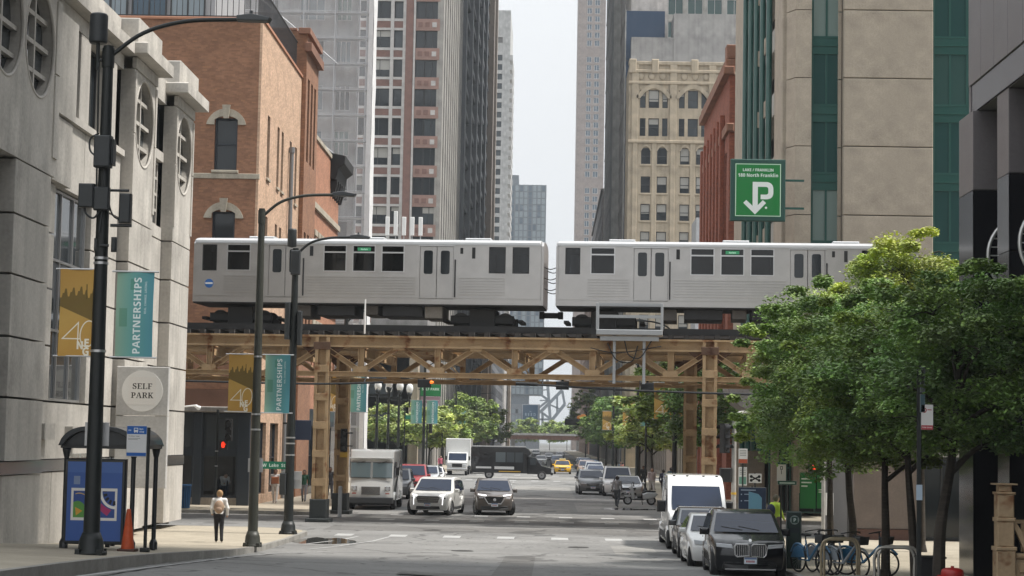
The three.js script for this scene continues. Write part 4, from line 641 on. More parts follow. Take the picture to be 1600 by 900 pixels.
// ================= elevated railway =================
const steelTan = M('steel_tan', [.62, .425, .235], .75, { t: 'rust' }), tieM = M('tie_wood', [.13, .122, .115], .9, { t: 'wood' }), darkSteel = M('dark_steel', [.022, .024, .027], .7, { t: 'plain' }), railM = M('rail_steel', [.25, .23, .22], .35, { metal: .9 });
const LA = -4 * Math.PI / 180, LO = [-1.4, 0, -79.6];
const el = thing('elevated_railway', 'tan riveted steel elevated railway viaduct crossing the street on columns', 'viaduct', LO, LA);
const YB = 6.17, YT = 7.78, PITCH = 3.22, CX = [-24.15, -8.05, 8.05, 24.15], ZF = -9.2;
{
  const plate = (u, y, w, h, z) => cb(u - w / 2, u + w / 2, y - h / 2, y + h / 2, z - .012, z + .012, .006);
  for (const z of [0, ZF]) {
    obj('top_chord', [bx(-30, 30, YT - .08, YT, z - .22, z + .22), bx(-30, 30, YT - .42, YT - .08, z - .015, z + .015), bx(-30, 30, YT - .5, YT - .42, z - .2, z + .2)], steelTan, el);
    obj('bottom_chord', [bx(-30, 30, YB + .06, YB + .1, z - .18, z + .18), bx(-30, 30, YB - .08, YB + .06, z - .11, z - .08), bx(-30, 30, YB - .08, YB + .06, z + .08, z + .11), bx(-30, 30, YB - .11, YB - .08, z - .18, z + .18)], steelTan, el);
    for (let k = -9; k <= 9; k++) {
      const u = k * PITCH + 1.61, ub = k * PITCH; // top node, bottom node
      for (const b of [ub, ub + PITCH]) {
        const a = V(b, YB + .1, z), c = V(u, YT - .46, z), d = c.clone().sub(a).normalize(), n = V(-d.y, d.x, 0).multiplyScalar(.09);
        obj('diagonal', [beam(a.clone().add(n), c.clone().add(n), .24, .03), beam(a.clone().sub(n), c.clone().sub(n), .24, .03), beam(a, c, .03, .18)], steelTan, el);
      }
      obj('vertical', [bx(ub - .12, ub - .09, YB + .1, YT - .5, z - .1, z + .1), bx(ub + .09, ub + .12, YB + .1, YT - .5, z - .1, z + .1), bx(ub - .09, ub + .09, YB + .1, YT - .5, z - .012, z + .012)], steelTan, el);
      obj('gusset_plate', [plate(ub, YB + .18, .62, .26, z + .135), plate(ub, YB + .18, .62, .26, z - .135)], steelTan, el); obj('gusset_plate', [plate(u, YT - .5, .5, .24, z + .135), plate(u, YT - .5, .5, .24, z - .135)], steelTan, el);
    }
  }
  for (let k = -9; k <= 9; k++) { obj('floor_beam', [bx(k * PITCH - .12, k * PITCH + .12, YT - .9, YT - .55, ZF + .25, -.25), bx(k * PITCH - .16, k * PITCH + .16, YT - .55, YT - .5, ZF + .25, -.25)], steelTan, el); obj('sway_brace', [beam([k * PITCH, YB + .2, -.3], [k * PITCH, YT - 1, ZF / 2], .05, .05), beam([k * PITCH, YB + .2, ZF + .3], [k * PITCH, YT - 1, ZF / 2], .05, .05)], steelTan, el); if (k < 9) obj('lateral_brace', [beam([k * PITCH, YB + .02, -.25], [(k + 1) * PITCH, YB + .02, ZF + .25], .06, .04), beam([(k + 1) * PITCH, YB - .04, -.25], [k * PITCH, YB - .04, ZF + .25], .06, .04)], steelTan, el); }
  for (const z of [-1.7, -3.15, -6.3, -7.75]) obj('stringer', [bx(-30, 30, YT - .5, YT - .02, z - .12, z + .12)], steelTan, el);
  // ties, guard timbers, rails
  const tie = boxUV(bx(-.11, .11, 0, .2, -1.35, 1.35));
  for (const zc of [-2.42, -7.0]) for (let k = 0; k < 92; k++) inst('tie', tie, tieM, el, -29.4 + k * .64, YT + .03, zc + (zc > -5 ? .45 : -.45) + ((k * 7) % 3) * .02);
  obj('guard_timber', [bx(-30, 30, YT + .235, YT + .5, -.98, -.78)], darkSteel, el); obj('guard_timber', [bx(-30, 30, YT + .235, YT + .5, -8.9, -8.7)], darkSteel, el); obj('walkway_plank', [bx(-30, 30, YT + .235, YT + .28, -5.5, -4.0)], tieM, el); 
  for (const zc of [-2.42, -7.0]) for (const s of [-.72, .72]) obj('rail', [bx(-30, 30, YT + .235, YT + .26, zc + s - .06, zc + s + .06), bx(-30, 30, YT + .26, YT + .36, zc + s - .015, zc + s + .015), bx(-30, 30, YT + .36, YT + .4, zc + s - .035, zc + s + .035)], railM, el);
  for (const [c, zz] of [[-1.2, 0], [-8.2, 0]]) obj('third_rail', [bx(-30, 30, YT + .32, YT + .45, c - .05, c + .05)], railM, el);
  // columns: two channels joined by batten plates, dark foot
  for (const z of [0, ZF]) for (const u0 of CX) { const u = u0 - (z ? .75 : 0);
    if (u0 > 20) continue;
    const c = obj('column', [bx(u - .30, u - .17, .02, YT - .1, z - .27, z + .27), bx(u + .17, u + .30, .02, YT - .1, z - .27, z + .27), bx(u - .17, u + .17, .02, YT - .1, z - .05, z + .05)], steelTan, el);
    for (let y = 1.5; y < YT - .6; y += 1.18) for (const s of [-1, 1]) obj('batten', [cb(u - .31, u + .31, y, y + .3, z + s * .272, z + s * .292, .006)], steelTan, c);
    obj('foot', [cb(u - .36, u + .36, .02, .95, z - .34, z + .34, .03), cb(u - .5, u + .5, .0, .16, z - .48, z + .48, .03)], M('foot_paint', [.035, .042, .042], .6, { t: 'plain' }), c);
    obj('cap_bracket', [ext([[u - .31, YT - .42], [u - 1.0, YT - .42], [u - .31, YT - 1.0]], z - .02, z + .02), ext([[u + .31, YT - .42], [u + .31, YT - 1.0], [u + 1.0, YT - .42]], z - .02, z + .02), cb(u - .36, u + .36, YT - .62, YT - .3, z + .295, z + .33, .01)], M('bracket_rust', [.18, .1, .06], .8, { t: 'rust' }), c);
  }
}
function onEl(u, y, z) { return V(u, y, z).applyAxisAngle(V(0, 1, 0), LA).add(V(...LO)); }
// grey service platform hung on the near side
{
  const gm = M('galvanised', [.42, .43, .44], .45, { metal: .6 }), u = 4.75, o = onEl(u, 0, .55), t = thing('service_platform', 'grey metal service platform with railings hung on the viaduct before the train', 'platform', o.toArray(), LA);
  obj('deck', [cb(-1.35, 1.35, YT + .12, YT + .34, -.45, .35, .02)], gm, t); obj('toe_board', [bx(-1.2, 1.2, YT - .1, YT + .08, -.2, .1)], gm, t);
  for (const x of [-1.32, 1.32]) obj('railing_post', [cb(x - .05, x + .05, YT + .34, YT + 1.42, .25, .33, .01), cb(x - .05, x + .05, YT + .34, YT + 1.42, -.43, -.35, .01)], gm, t);
  for (const y of [.9, 1.38]) obj('railing_bar', [bx(-1.27, 1.27, YT + y - .04, YT + y + .04, .26, .32), bx(-1.27, 1.27, YT + y - .04, YT + y + .04, -.42, -.36)], gm, t);
  for (const x of [-.62, .6]) obj('hanger', [cb(x - .06, x + .06, YB - .25, YT + .12, -.28, -.16, .01)], gm, t);
  obj('cable_loops', [tube([[-.9, YT - .2, -.1], [-.5, YT - .9, 0], [.1, YT - .95, .05], [.35, YT - .3, 0]], .025), tube([[-.2, YT - .1, -.1], [0, YT - .7, .03], [.4, YT - .8, 0], [.9, YT - .1, 0]], .025), tube([[-1.6, YT - .4, -.2], [-.6, YT - .6, 0], [1.3, YT - .3, -.2]], .02)], darkSteel, t);
}
{ const o = onEl(-6.4, 0, -.45), t = single('marker_post', [tr(cyl([0, YT + .1, 0], [0, YT + 1.55, 0], .035), o.x, 0, o.z)], M('white_plastic'), 'thin white marker post standing on the viaduct edge before the train', 'post'); }
// overhead cable slung below the viaduct
{
  const a = onEl(.3, 5.86, .5), b = onEl(4.6, 5.66, .5), c = onEl(14, 5.5, .7); single('overhead_cable', [tube([a, b, c], .045, 40), tube([a.clone().add(V(-.2, 0, 0)), a.clone().add(V(.7, -.02, 0))], .08, 4), cyl(onEl(1.2, 5.85, .5), onEl(1.2, YB - .1, .15), .03), cyl(onEl(5.2, 5.66, .5), onEl(5.2, YB - .1, .15), .03)], darkSteel, 'black overhead cable slung below the viaduct on the right half', 'cable');
  const d = onEl(-14, 5.75, .5), e = onEl(-8, 5.72, .5), f = onEl(-5.4, 5.82, .5); single('overhead_cable', [tube([d, e, f], .045, 40), cyl(onEl(-6.2, 5.8, .5), onEl(-6.2, YB - .1, .15), .03)], darkSteel, 'black overhead cable slung below the viaduct on the left side', 'cable');
  for (const [u, lab, amber] of [[-3.75, 'hanging black signal box with amber lamp under the left of the viaduct', 1], [2.0, 'small hanging dark box under the middle of the viaduct', 0], [5.5, 'small black camera box under the right of the viaduct', 0]]) { const o = onEl(u, YB - .5, .05), t = thing('hanging_box', lab, 'signal', o.toArray(), LA); obj('housing', [cb(-.26, .26, -.02, .32, -.2, .2, .03)], darkSteel, t); obj('hanger', [cyl([0, .3, 0], [0, .4, 0], .05)], darkSteel, t); if (amber) obj('lamp', [sph([.28, .2, .1], .09, 1.5, .8, 1)], M('amber_lamp', [.8, .25, .05], .4, { emissive: '#ff7a20', emissiveIntensity: .6 }), t); }
}
// ================= train =================
const stainless = M('stainless', [.64, .62, .60], .3, { metal: .65, t: 'steel' }), stainRoof = M('train_roof', [.66, .67, .68], .45, { metal: .25, t: 'steel' }), under = M('underframe', [.028, .027, .026], .8, { t: 'plain' }), rubber = M('rubber', [.02, .02, .021], .7);
const dest = printMat('destination', 128, 32, (c, W, H) => { c.fillStyle = '#0c3a26'; c.fillRect(0, 0, W, H); c.fillStyle = '#3f9a70'; c.fillRect(4, 4, W - 8, H - 8); c.fillStyle = '#e8fff2'; c.font = 'bold 18px sans-serif'; c.textAlign = 'center'; c.fillText('Harlem', W / 2, 23); }, .4);
dest.emissive = new THREE.Color('#3fd58c'); dest.emissiveMap = dest.map; dest.emissiveIntensity = .12;
const trainGlass = M('train_glass', [.32, .33, .34], .04, { phys: true, transmission: 1, thickness: 0, ior: 1.5 }), chromeT = M('grab_steel', [.6, .6, .6], .3, { metal: .9 });
function trainCar(u0, label, logo) {
  const Lc = 15.05, o = onEl(u0, 0, -1.0), t = thing('train_car', label, 'train car', o.toArray(), LA, 'coupled train cars on the viaduct'), YR = YT + .4, y0 = 9.2, y1 = 11.72, f = frame('F', 0);
  const wins = [[.43, 1.0, 10.56, 11.62], [1.5, 2.45, 10.58, 11.64], [5.68, 6.6, 10.58, 11.64], [6.93, 7.84, 10.58, 11.64], [8.17, 9.08, 10.58, 11.64], [12.75, 13.4, 10.56, 11.62], [13.75, 14.4, 10.56, 11.62]], doors = [[3.28, 4.72], [9.78, 11.22]];
  const all = [...wins.map(w => [...w, 'w']), ...doors.map(d => [d[0], d[1], 9.42, 11.66, 'd'])].sort((a, b) => a[0] - b[0]);
  for (const back of [0, 1]) {                                   // two side walls with openings
    const g = []; let u = 0.12; const w0 = back ? -2.84 : -.06, w1 = back ? -2.78 : 0;
    for (const [a, b, c, d] of all) { g.push(fb(f, u, a, y0, y1, w0, w1), fb(f, a, b, y0, c, w0, w1), fb(f, a, b, d, y1, w0, w1)); u = b; } g.push(fb(f, u, Lc - .12, y0, y1, w0, w1)); obj('side_wall', g, stainless, t);
  }
  const rp = [[-2.84, 0], [-2.83, .12], [-2.6, .22], [-2.1, .29], [-1.42, .31], [-.74, .29], [-.24, .22], [-.01, .12], [0, 0]]; const rg = ext(shp(rp.map(([z, y]) => [z, y])), .1, Lc - .1, .05); rg.rotateY(-Math.PI / 2); rg.scale(-1, 1, 1);
  { const p = rg.attributes.position; const tmp = V(); for (let i = 0; i < p.count; i += 3) for (let k = 0; k < 1; k++) { const x = [p.getX(i), p.getY(i), p.getZ(i)], y = [p.getX(i + 1), p.getY(i + 1), p.getZ(i + 1)]; p.setXYZ(i, ...y); p.setXYZ(i + 1, ...x); } rg.computeVertexNormals(); rg.computeBoundingBox(); rg.translate(-rg.boundingBox.min.x + .05, y1, -rg.boundingBox.max.z); }
  obj('roof', [rg, bx(.1, Lc - .1, y1 - .01, y1 + .05, -.03, .03)], stainRoof, t);
  for (const u of [2.2, 7.0, 11.6]) obj('roof_vent', [cb(u, u + 1.1, y1 + .3, y1 + .4, -1.9, -.9, .04)], stainRoof, t);
  obj('interior_floor', [bx(.15, Lc - .15, y0 + .02, y0 + .1, -2.76, -.08)], M('train_inner', [.05, .048, .045], .8), t); obj('ceiling', [bx(.15, Lc - .15, y1 - .12, y1 - .03, -2.76, -.08)], M('train_ceiling', [.4, .4, .38], .8), t); obj('inner_lining', [bx(.15, Lc - .15, y0 + .1, 10.5, -2.77, -2.72)], M('train_lining', [.25, .24, .22], .8), t);
  for (const [a, n] of [[1.5, 2], [5.3, 5], [11.6, 3]]) for (let k = 0; k < n; k++) for (const z of [-.65, -2.2]) obj('seat', [cb(a + k * .85, a + k * .85 + .12, y0 + .5, y0 + 1.25, z - .45, z + .45, .04), cb(a + k * .85 + .12, a + k * .85 + .55, y0 + .45, y0 + .55, z - .45, z + .45, .03)], M('seat_blue', [.05, .07, .12], .8), t);
  for (const u of [3.2, 4.8, 9.7, 11.3]) obj('grab_pole', [cyl([u, y0 + .1, -1.42], [u, y1 - .12, -1.42], .02)], chromeT, t); obj('floor', [bx(.05, Lc - .05, y0 - .06, y0 - .004, -2.86, .02)], under, t);
  for (const u of [0.0, Lc]) obj('end_wall', [ext([[-2.8, y0], [-.04, y0], [-.04, y1 - .02], [-.3, y1 + .18], [-1.42, y1 + .24], [-2.5, y1 + .18], [-2.8, y1 - .02]], 0, .1)].map(g => { g.rotateY(Math.PI / 2); g.scale(1, 1, -1); g.translate(u ? Lc - .11 : .01, 0, 0); for (let i = 0, p = g.attributes.position; i < p.count; i += 3) { const a = [p.getX(i), p.getY(i), p.getZ(i)], b = [p.getX(i + 1), p.getY(i + 1), p.getZ(i + 1)]; p.setXYZ(i, ...b); p.setXYZ(i + 1, ...a); } g.computeVertexNormals(); g.translate(0, 0, 0); g.computeBoundingBox(); g.translate(0, 0, -.04 - g.boundingBox.max.z); return g; }), stainless, t);
  for (const [a, b, c, d] of wins) inst('window', boxUV(bx(-(b - a) / 2, (b - a) / 2, -(d - c) / 2, (d - c) / 2, -.01, .01)), trainGlass, t, (a + b) / 2, (c + d) / 2, -2.81);
  for (const [a, b] of doors) obj('door', [bx(a, b, 9.42, 11.66, -2.83, -2.8)], stainless, t);
  wins.forEach(([a, b, c, d], i) => {
    const vent = i > 0 && i < 5, w = inst('window', boxUV(bx(-(b - a) / 2, (b - a) / 2, -(d - c) / 2, (d - c) / 2, -.02, 0)), trainGlass, t, (a + b) / 2, (c + d) / 2, -.035), W = (b - a) / 2, Hh = (d - c) / 2, fr = M('alu_bright', [.62, .62, .62], .3, { metal: .8 });
    if (vent) { obj('frame', [bx(-W - .04, W + .04, Hh, Hh + .04, 0, .05), bx(-W - .04, W + .04, -Hh - .04, -Hh, 0, .05), bx(-W - .04, -W, -Hh, Hh, 0, .05), bx(W, W + .04, -Hh, Hh, 0, .05), bx(-W, W, Hh - .3, Hh - .24, 0, .05)], fr, w); if (i === 3) { const s = mesh('destination_sign', sheet(.6, .18), dest, w, true); s.position.set(0, Hh - .13, .012); } }
    else obj('frame', [bx(-W - .03, W + .03, Hh, Hh + .03, 0, .04), bx(-W - .03, W + .03, -Hh - .03, -Hh, 0, .04), bx(-W - .03, -W, -Hh, Hh, 0, .04), bx(W, W + .03, -Hh, Hh, 0, .04)], rubber, w);
  });
  for (const [a, b] of doors) {
    const m = (a + b) / 2;
    for (const [p, q] of [[a + .01, m - .012], [m + .012, b - .01]]) {
      const dr = obj('door', [cb(p, q, 9.43, 11.65, -.05, -.022, .006)], stainless, t), c = (p + q) / 2;
      const s = new THREE.Shape(), w = .19, h = .5, r = .1; s.moveTo(-w + r, -h); s.lineTo(w - r, -h); s.quadraticCurveTo(w, -h, w, -h + r); s.lineTo(w, h - r); s.quadraticCurveTo(w, h, w - r, h); s.lineTo(-w + r, h); s.quadraticCurveTo(-w, h, -w, h - r); s.lineTo(-w, -h + r); s.quadraticCurveTo(-w, -h, -w + r, -h);
      const g = ext(s, -.023, -.012); g.translate(c, 10.98, 0); obj('door_window', [g], G.dark, dr);
    }
    obj('door_track', [cb(b + .04, b + .1, 9.5, 11.1, 0.0, .05, .01)], rubber, t); obj('door_header', [bx(a - .06, b + .06, 11.66, 11.7, 0, .03)], M('alu_bright', [.62, .62, .62], .3, { metal: .8 }), t);
  }
  const fl = [[4.95, 9.6], [11.45, 13.4], [1.35, 3.1]]; for (const [a, b] of fl) { const g = []; for (let k = 0; k < 7; k++) g.push(bx(a, b, 9.62 + k * .115, 9.672 + k * .115, 0, .04)); obj('fluted_panel', g, stainless, t); }
  obj('belt_rail', [bx(.12, Lc - .12, 9.46, 9.5, 0, .025)], stainless, t); obj('skirt', [bx(.1, Lc - .1, 9.2, 9.4, 0.0, .012)], stainless, t);
  for (const [a, b, c, d] of [[5.05, 5.2, 11.2, 11.62], [11.5, 11.62, 11.35, 11.6], [12.0, 12.14, 11.15, 11.62]]) obj('louvre', [cb(a, b, c, d, 0, .02, .005)], rubber, t);
  if (logo) { const d = fin(new THREE.CylinderGeometry(.19, .19, .006, 28)); d.rotateX(Math.PI / 2); d.translate(.72, 9.98, .006); const b = obj('emblem', [d], M('emblem_blue', [.03, .14, .42], .4), t); obj('emblem_band', [bx(.56, .88, 9.95, 10.02, .01, .016)], M('white_plastic'), b); }
  // bogies and underfloor boxes
  for (const c of [2.05, 12.45]) {
    const b = obj('bogie', [cb(c - 1.35, c + 1.35, YR + .2, YR + .58, -.5, -.34, .08), cb(c - 1.35, c + 1.35, YR + .2, YR + .58, -2.5, -2.34, .08), cb(c - .55, c + .55, YR + .08, YR + .85, -2.3, -.28, .04), cb(c - .95, c + .95, YR + .12, YR + .5, -2.0, -.85, .04), cb(c - 1.7, c - 1.5, YR + .3, YR + .42, -2.4, -.4, .02), cb(c + 1.5, c + 1.7, YR + .3, YR + .42, -2.4, -.4, .02)], under, t);
    for (const s of [-.95, .95]) for (const z of [-.70, -2.14]) { const w = fin(new THREE.CylinderGeometry(.36, .36, .12, 20)); w.rotateX(Math.PI / 2); w.translate(c + s, YR + .362, z); obj('wheel', [w], M('wheel_steel', [.06, .055, .05], .5, { metal: .6 }), b); }
  }
  for (const [a, b, h, m] of [[4.5, 5.1, .5, 'box_grey'], [5.4, 7.0, .45, 'box_dark'], [7.4, 8.0, .4, 'box_grey'], [8.2, 9.9, .45, 'box_dark'], [10.0, 10.75, .52, 'box_light']]) obj('equipment_box', [cb(a, b, y0 - .07 - h, y0 - .07, -2.6, -.25, .03)], M(m, m === 'box_grey' ? [.14, .13, .12] : m === 'box_light' ? [.3, .28, .25] : [.04, .042, .046], .7, { t: 'plain' }), t);
  return t;
}
trainCar(-13.98, 'stainless steel train car with round blue emblem, left of the gap', true);
trainCar(1.57, 'stainless steel train car right of the gap, its end behind the trees', false);
{ const o = onEl(1.32, 0, -2.4), t = thing('coupler', 'dark coupler and safety chains in the gap between the train cars', 'coupler', o.toArray(), LA); obj('drawbar', [cb(-.3, .3, 8.75, 8.98, -.15, .15, .03), cb(-.5, -.3, 8.72, 9.02, -.2, .2, .03), cb(.3, .5, 8.72, 9.02, -.2, .2, .03)], under, t); for (const y of [9.95, 10.4, 10.85]) for (const z of [.9, -.9]) obj('chain', [tube([[-.27, y, z], [0, y - .08, z], [.27, y, z]], .02, 8, 5)], under, t); }

// ================= street furniture =================
const poleM = M('pole_paint', [.009, .013, .0125], .5, { t: 'plain' }), boxM = M('radio_box', [.035, .04, .043], .5, { t: 'plain' }), strapM = M('strap', [.5, .5, .5], .35, { metal: .8 });
function bannerMat(kind) {
  return printMat('banner_' + kind, 320, 700, (c, W, H) => {
    if (kind === 'gold') {
      const g = c.createLinearGradient(0, 0, W, H); g.addColorStop(0, '#b98f48'); g.addColorStop(.5, '#c7a155'); g.addColorStop(1, '#bd8e3f'); c.fillStyle = g; c.fillRect(0, 0, W, H);
      c.fillStyle = 'rgba(95,80,40,.75)'; c.beginPath(); c.moveTo(0, 240); for (let i = 0; i <= 16; i++) { const x = i * W / 16; c.lineTo(x, 230 - ((i * 37) % 11) * 9); c.lineTo(x + 12, 230 - ((i * 37) % 11) * 9); } c.lineTo(W, 440); c.lineTo(0, 300); c.fill(); c.fillRect(205, 120, 10, 120);
      c.strokeStyle = '#f0ead8'; c.lineWidth = 9; c.beginPath(); c.moveTo(150, 600); c.lineTo(150, 430); c.lineTo(30, 560); c.lineTo(170, 560); c.stroke(); c.beginPath(); c.ellipse(230, 520, 62, 105, .1, 0, 7); c.stroke(); c.lineWidth = 7; c.font = '80px sans-serif'; c.strokeText('N', 140, 640); c.strokeText('E', 200, 620); c.strokeText('G', 190, 690);
    } else {
      const g = c.createLinearGradient(0, 0, W, 0); g.addColorStop(0, '#93b39c'); g.addColorStop(.45, '#6aa6a0'); g.addColorStop(1, '#5797a4'); c.fillStyle = g; c.fillRect(0, 0, W, H); c.fillStyle = 'rgba(60,120,90,.35)'; c.fillRect(30, 300, 70, 150); c.fillRect(120, 60, 40, 90);
      c.save(); c.translate(215, H - 25); c.rotate(-Math.PI / 2); c.fillStyle = '#e9f1ef'; c.font = 'bold 88px sans-serif'; c.fillText('PARTNERSHIPS', 0, 0, 650); c.font = '24px sans-serif'; c.fillText('REAL. CHANGE. LASTING.', 330, 46, 320); c.restore();
    }
  }, .75, { side: THREE.DoubleSide });
}
const goldM = bannerMat('gold'), tealM = bannerMat('teal');
function banner(kind, label, x0, x1, y0, y1, D, group) {           // cloth between two brackets
  const w = x1 - x0, h = y1 - y0, g = new THREE.PlaneGeometry(w, h, 10, 16), p = g.attributes.position, ph = rnd() * 6;
  for (let i = 0; i < p.count; i++) p.setZ(i, .035 * Math.sin(p.getX(i) / w * 5 + ph) * (0.3 + Math.abs(p.getY(i) / h)) + .02 * Math.sin(p.getY(i) * 3 + ph)); g.computeVertexNormals();
  const t = thing('banner', label, 'banner', [(x0 + x1) / 2, (y0 + y1) / 2, -D], 0, group), m = mesh('cloth', fin(g), kind === 'gold' ? goldM : tealM, t, true);
  for (const y of [h / 2, -h / 2]) obj('bracket', [cyl([-w / 2 - .1, y, 0], [w / 2 + .1, y, 0], .018)], strapM, t); return t;
}
function armPole(label, x, D, H, r, o = {}) {
  const gy = E(x, D) + KERB, t = thing('street_light', label, 'street light', [x, gy, -D], 0, o.group);
  const lx = H * 0.0;
  obj('pole', [cyl([0, 0, 0], [lx, H, 0], r, r * .62, 14)], o.m ?? poleM, t);
  obj('base', [lathe([[0, .45], [r * 1.05, .45], [r * 1.4, .3], [r * 1.55, .08], [r * 1.9, .06], [r * 1.9, 0], [0, 0]], 14), ...[0, 1, 2, 3].map(k => tr(cb(-.05, .05, 0, .12, -.05, .05, .01), Math.cos(k * 1.57 + .8) * r * 1.8, 0, Math.sin(k * 1.57 + .8) * r * 1.8))], o.m ?? poleM, t);
  const a = o.arm ?? 2.6, up = o.up ?? .6; obj('arm', [tube([[0, H - .25, 0], [a * .25, H + up * .45, 0], [a * .55, H + up * .88, 0], [a, H + up, 0]], .045, 20, 8), cyl([0, H - .45, 0], [0, H - .05, 0], r * .75)], o.m ?? poleM, t);
  const hd = obj('lamp_head', [ext([[a - .1, H + up - .04], [a + .55, H + up - .05], [a + .6, H + up + .02], [a + .2, H + up + .1], [a - .1, H + up + .06]], -.14, .14, .02)], M('lamp_housing', [.06, .065, .07], .5), t); obj('photocell', [cyl([a + .18, H + up + .08, 0], [a + .18, H + up + .18, 0], .035)], M('lamp_housing'), hd);
  for (const y of o.straps ?? []) obj('strap', [cyl([0, y, 0], [0, y + .05, 0], r * lerp(1.03, .66, y / H) + .012)], strapM, t);
  return t;
}
// ---- pole 1 with radio equipment ----
{
  const D = 39, x = PX(148, D), gy = E(x, D) + KERB, H = P(177, 72, D).y - gy, t = armPole('near dark street light pole loaded with radio boxes at the left', x, D, H, .17, { arm: 2.75, up: .6, straps: [4.1, 5.9, 6.0] });
  const q = (px, py) => { const p = P(px, py, D); return [p.x - x, p.y - gy]; };
  const lean = 0; // equipment is placed relative to the upright pole
  const bxm = (name, px0, px1, py0, py1, z0, z1, m = boxM) => { const c = (px0 + px1) / 2, o = (c - 148 - (868 - (py0 + py1) / 2) * .0365) / 77, w = (px1 - px0) / 77 / 2, a = q(0, py1)[1], b = q(0, py0)[1]; return obj(name, [cb(o - w, o + w, a, b, z0, z1, .025)], m, t); };
  const aY = H + .05; obj('antenna', [tr(lathe([[0, .62], [.16, .62], [.185, .58], [.19, .04], [.17, 0], [0, 0]], 18), -.22, aY, 0)], boxM, t); obj('antenna_mast', [cyl([-.22, H - .5, 0], [-.22, aY, 0], .04), cyl([-.22, H - .3, 0], [0, H - .3, 0], .03), cyl([-.12, H - 3.2, .1], [-.2, aY, 0], .02)], poleM, t);
  bxm('radio_unit', 160, 186, 213, 262, .1, .4); bxm('radio_unit', 186, 190, 218, 258, .05, .35); bxm('radio_unit', 134, 158, 287, 324, .05, .3); bxm('radio_unit', 158, 182, 292, 328, .12, .3); bxm('radio_unit', 195, 213, 300, 346, -.1, .12);
  bxm('bracket_frame', 180, 210, 293, 297, 0, .06); bxm('bracket_frame', 180, 214, 347, 352, 0, .06); bxm('small_box', 155, 163, 370, 390, -.05, .1); bxm('small_box', 182, 190, 368, 391, -.05, .1); bxm('small_box', 165, 180, 380, 384, .14, .18);
  obj('cable', [tube([[-.1, H - 2.35, .16], [-.28, H - 2.2, .1], [-.28, H - 1.95, .1], [-.1, H - 1.85, .16]], .02), tube([[.1, H - 3.1, .15], [.25, H - 3.55, .1], [.42, H - 3.6, 0], [.5, H - 3.3, 0]], .018), tube([[-.25, H - 3.15, .2], [-.34, H - 3.45, .15], [-.15, H - 3.6, .18], [.05, H - 3.3, .17]], .022), tube([[.02, H - 2.4, .18], [.06, H - 3, .2], [-.02, H - 3.9, .17]], .022)], boxM, t);
  const gpx = (px0, px1, py0, py1) => [P(px0, (py0 + py1) / 2, D).x, P(px1, (py0 + py1) / 2, D).x, P(px0, py1, D).y, P(px0, py0, D).y];
  banner('gold', 'gold skyline banner on the nearest street light pole', ...gpx(93, 156, 420, 556), D, null); banner('teal', 'teal PARTNERSHIPS banner on the nearest street light pole', ...gpx(181, 239, 424, 558), D, null);
  const s = gpx(138, 176, 660, 696), sg = thing('blank_sign', 'blank grey back of a sign on the nearest pole above the shelter', 'sign', [x, (s[2] + s[3]) / 2, -D - .17]); obj('plate', [cb(-.25, .25, -.24, .24, -.012, 0, .004)], M('sign_alu', [.5, .5, .5], .5, { metal: .4 }), sg); obj('clamp', [bx(-.03, .03, -.2, .2, 0, .04)], strapM, sg);
}
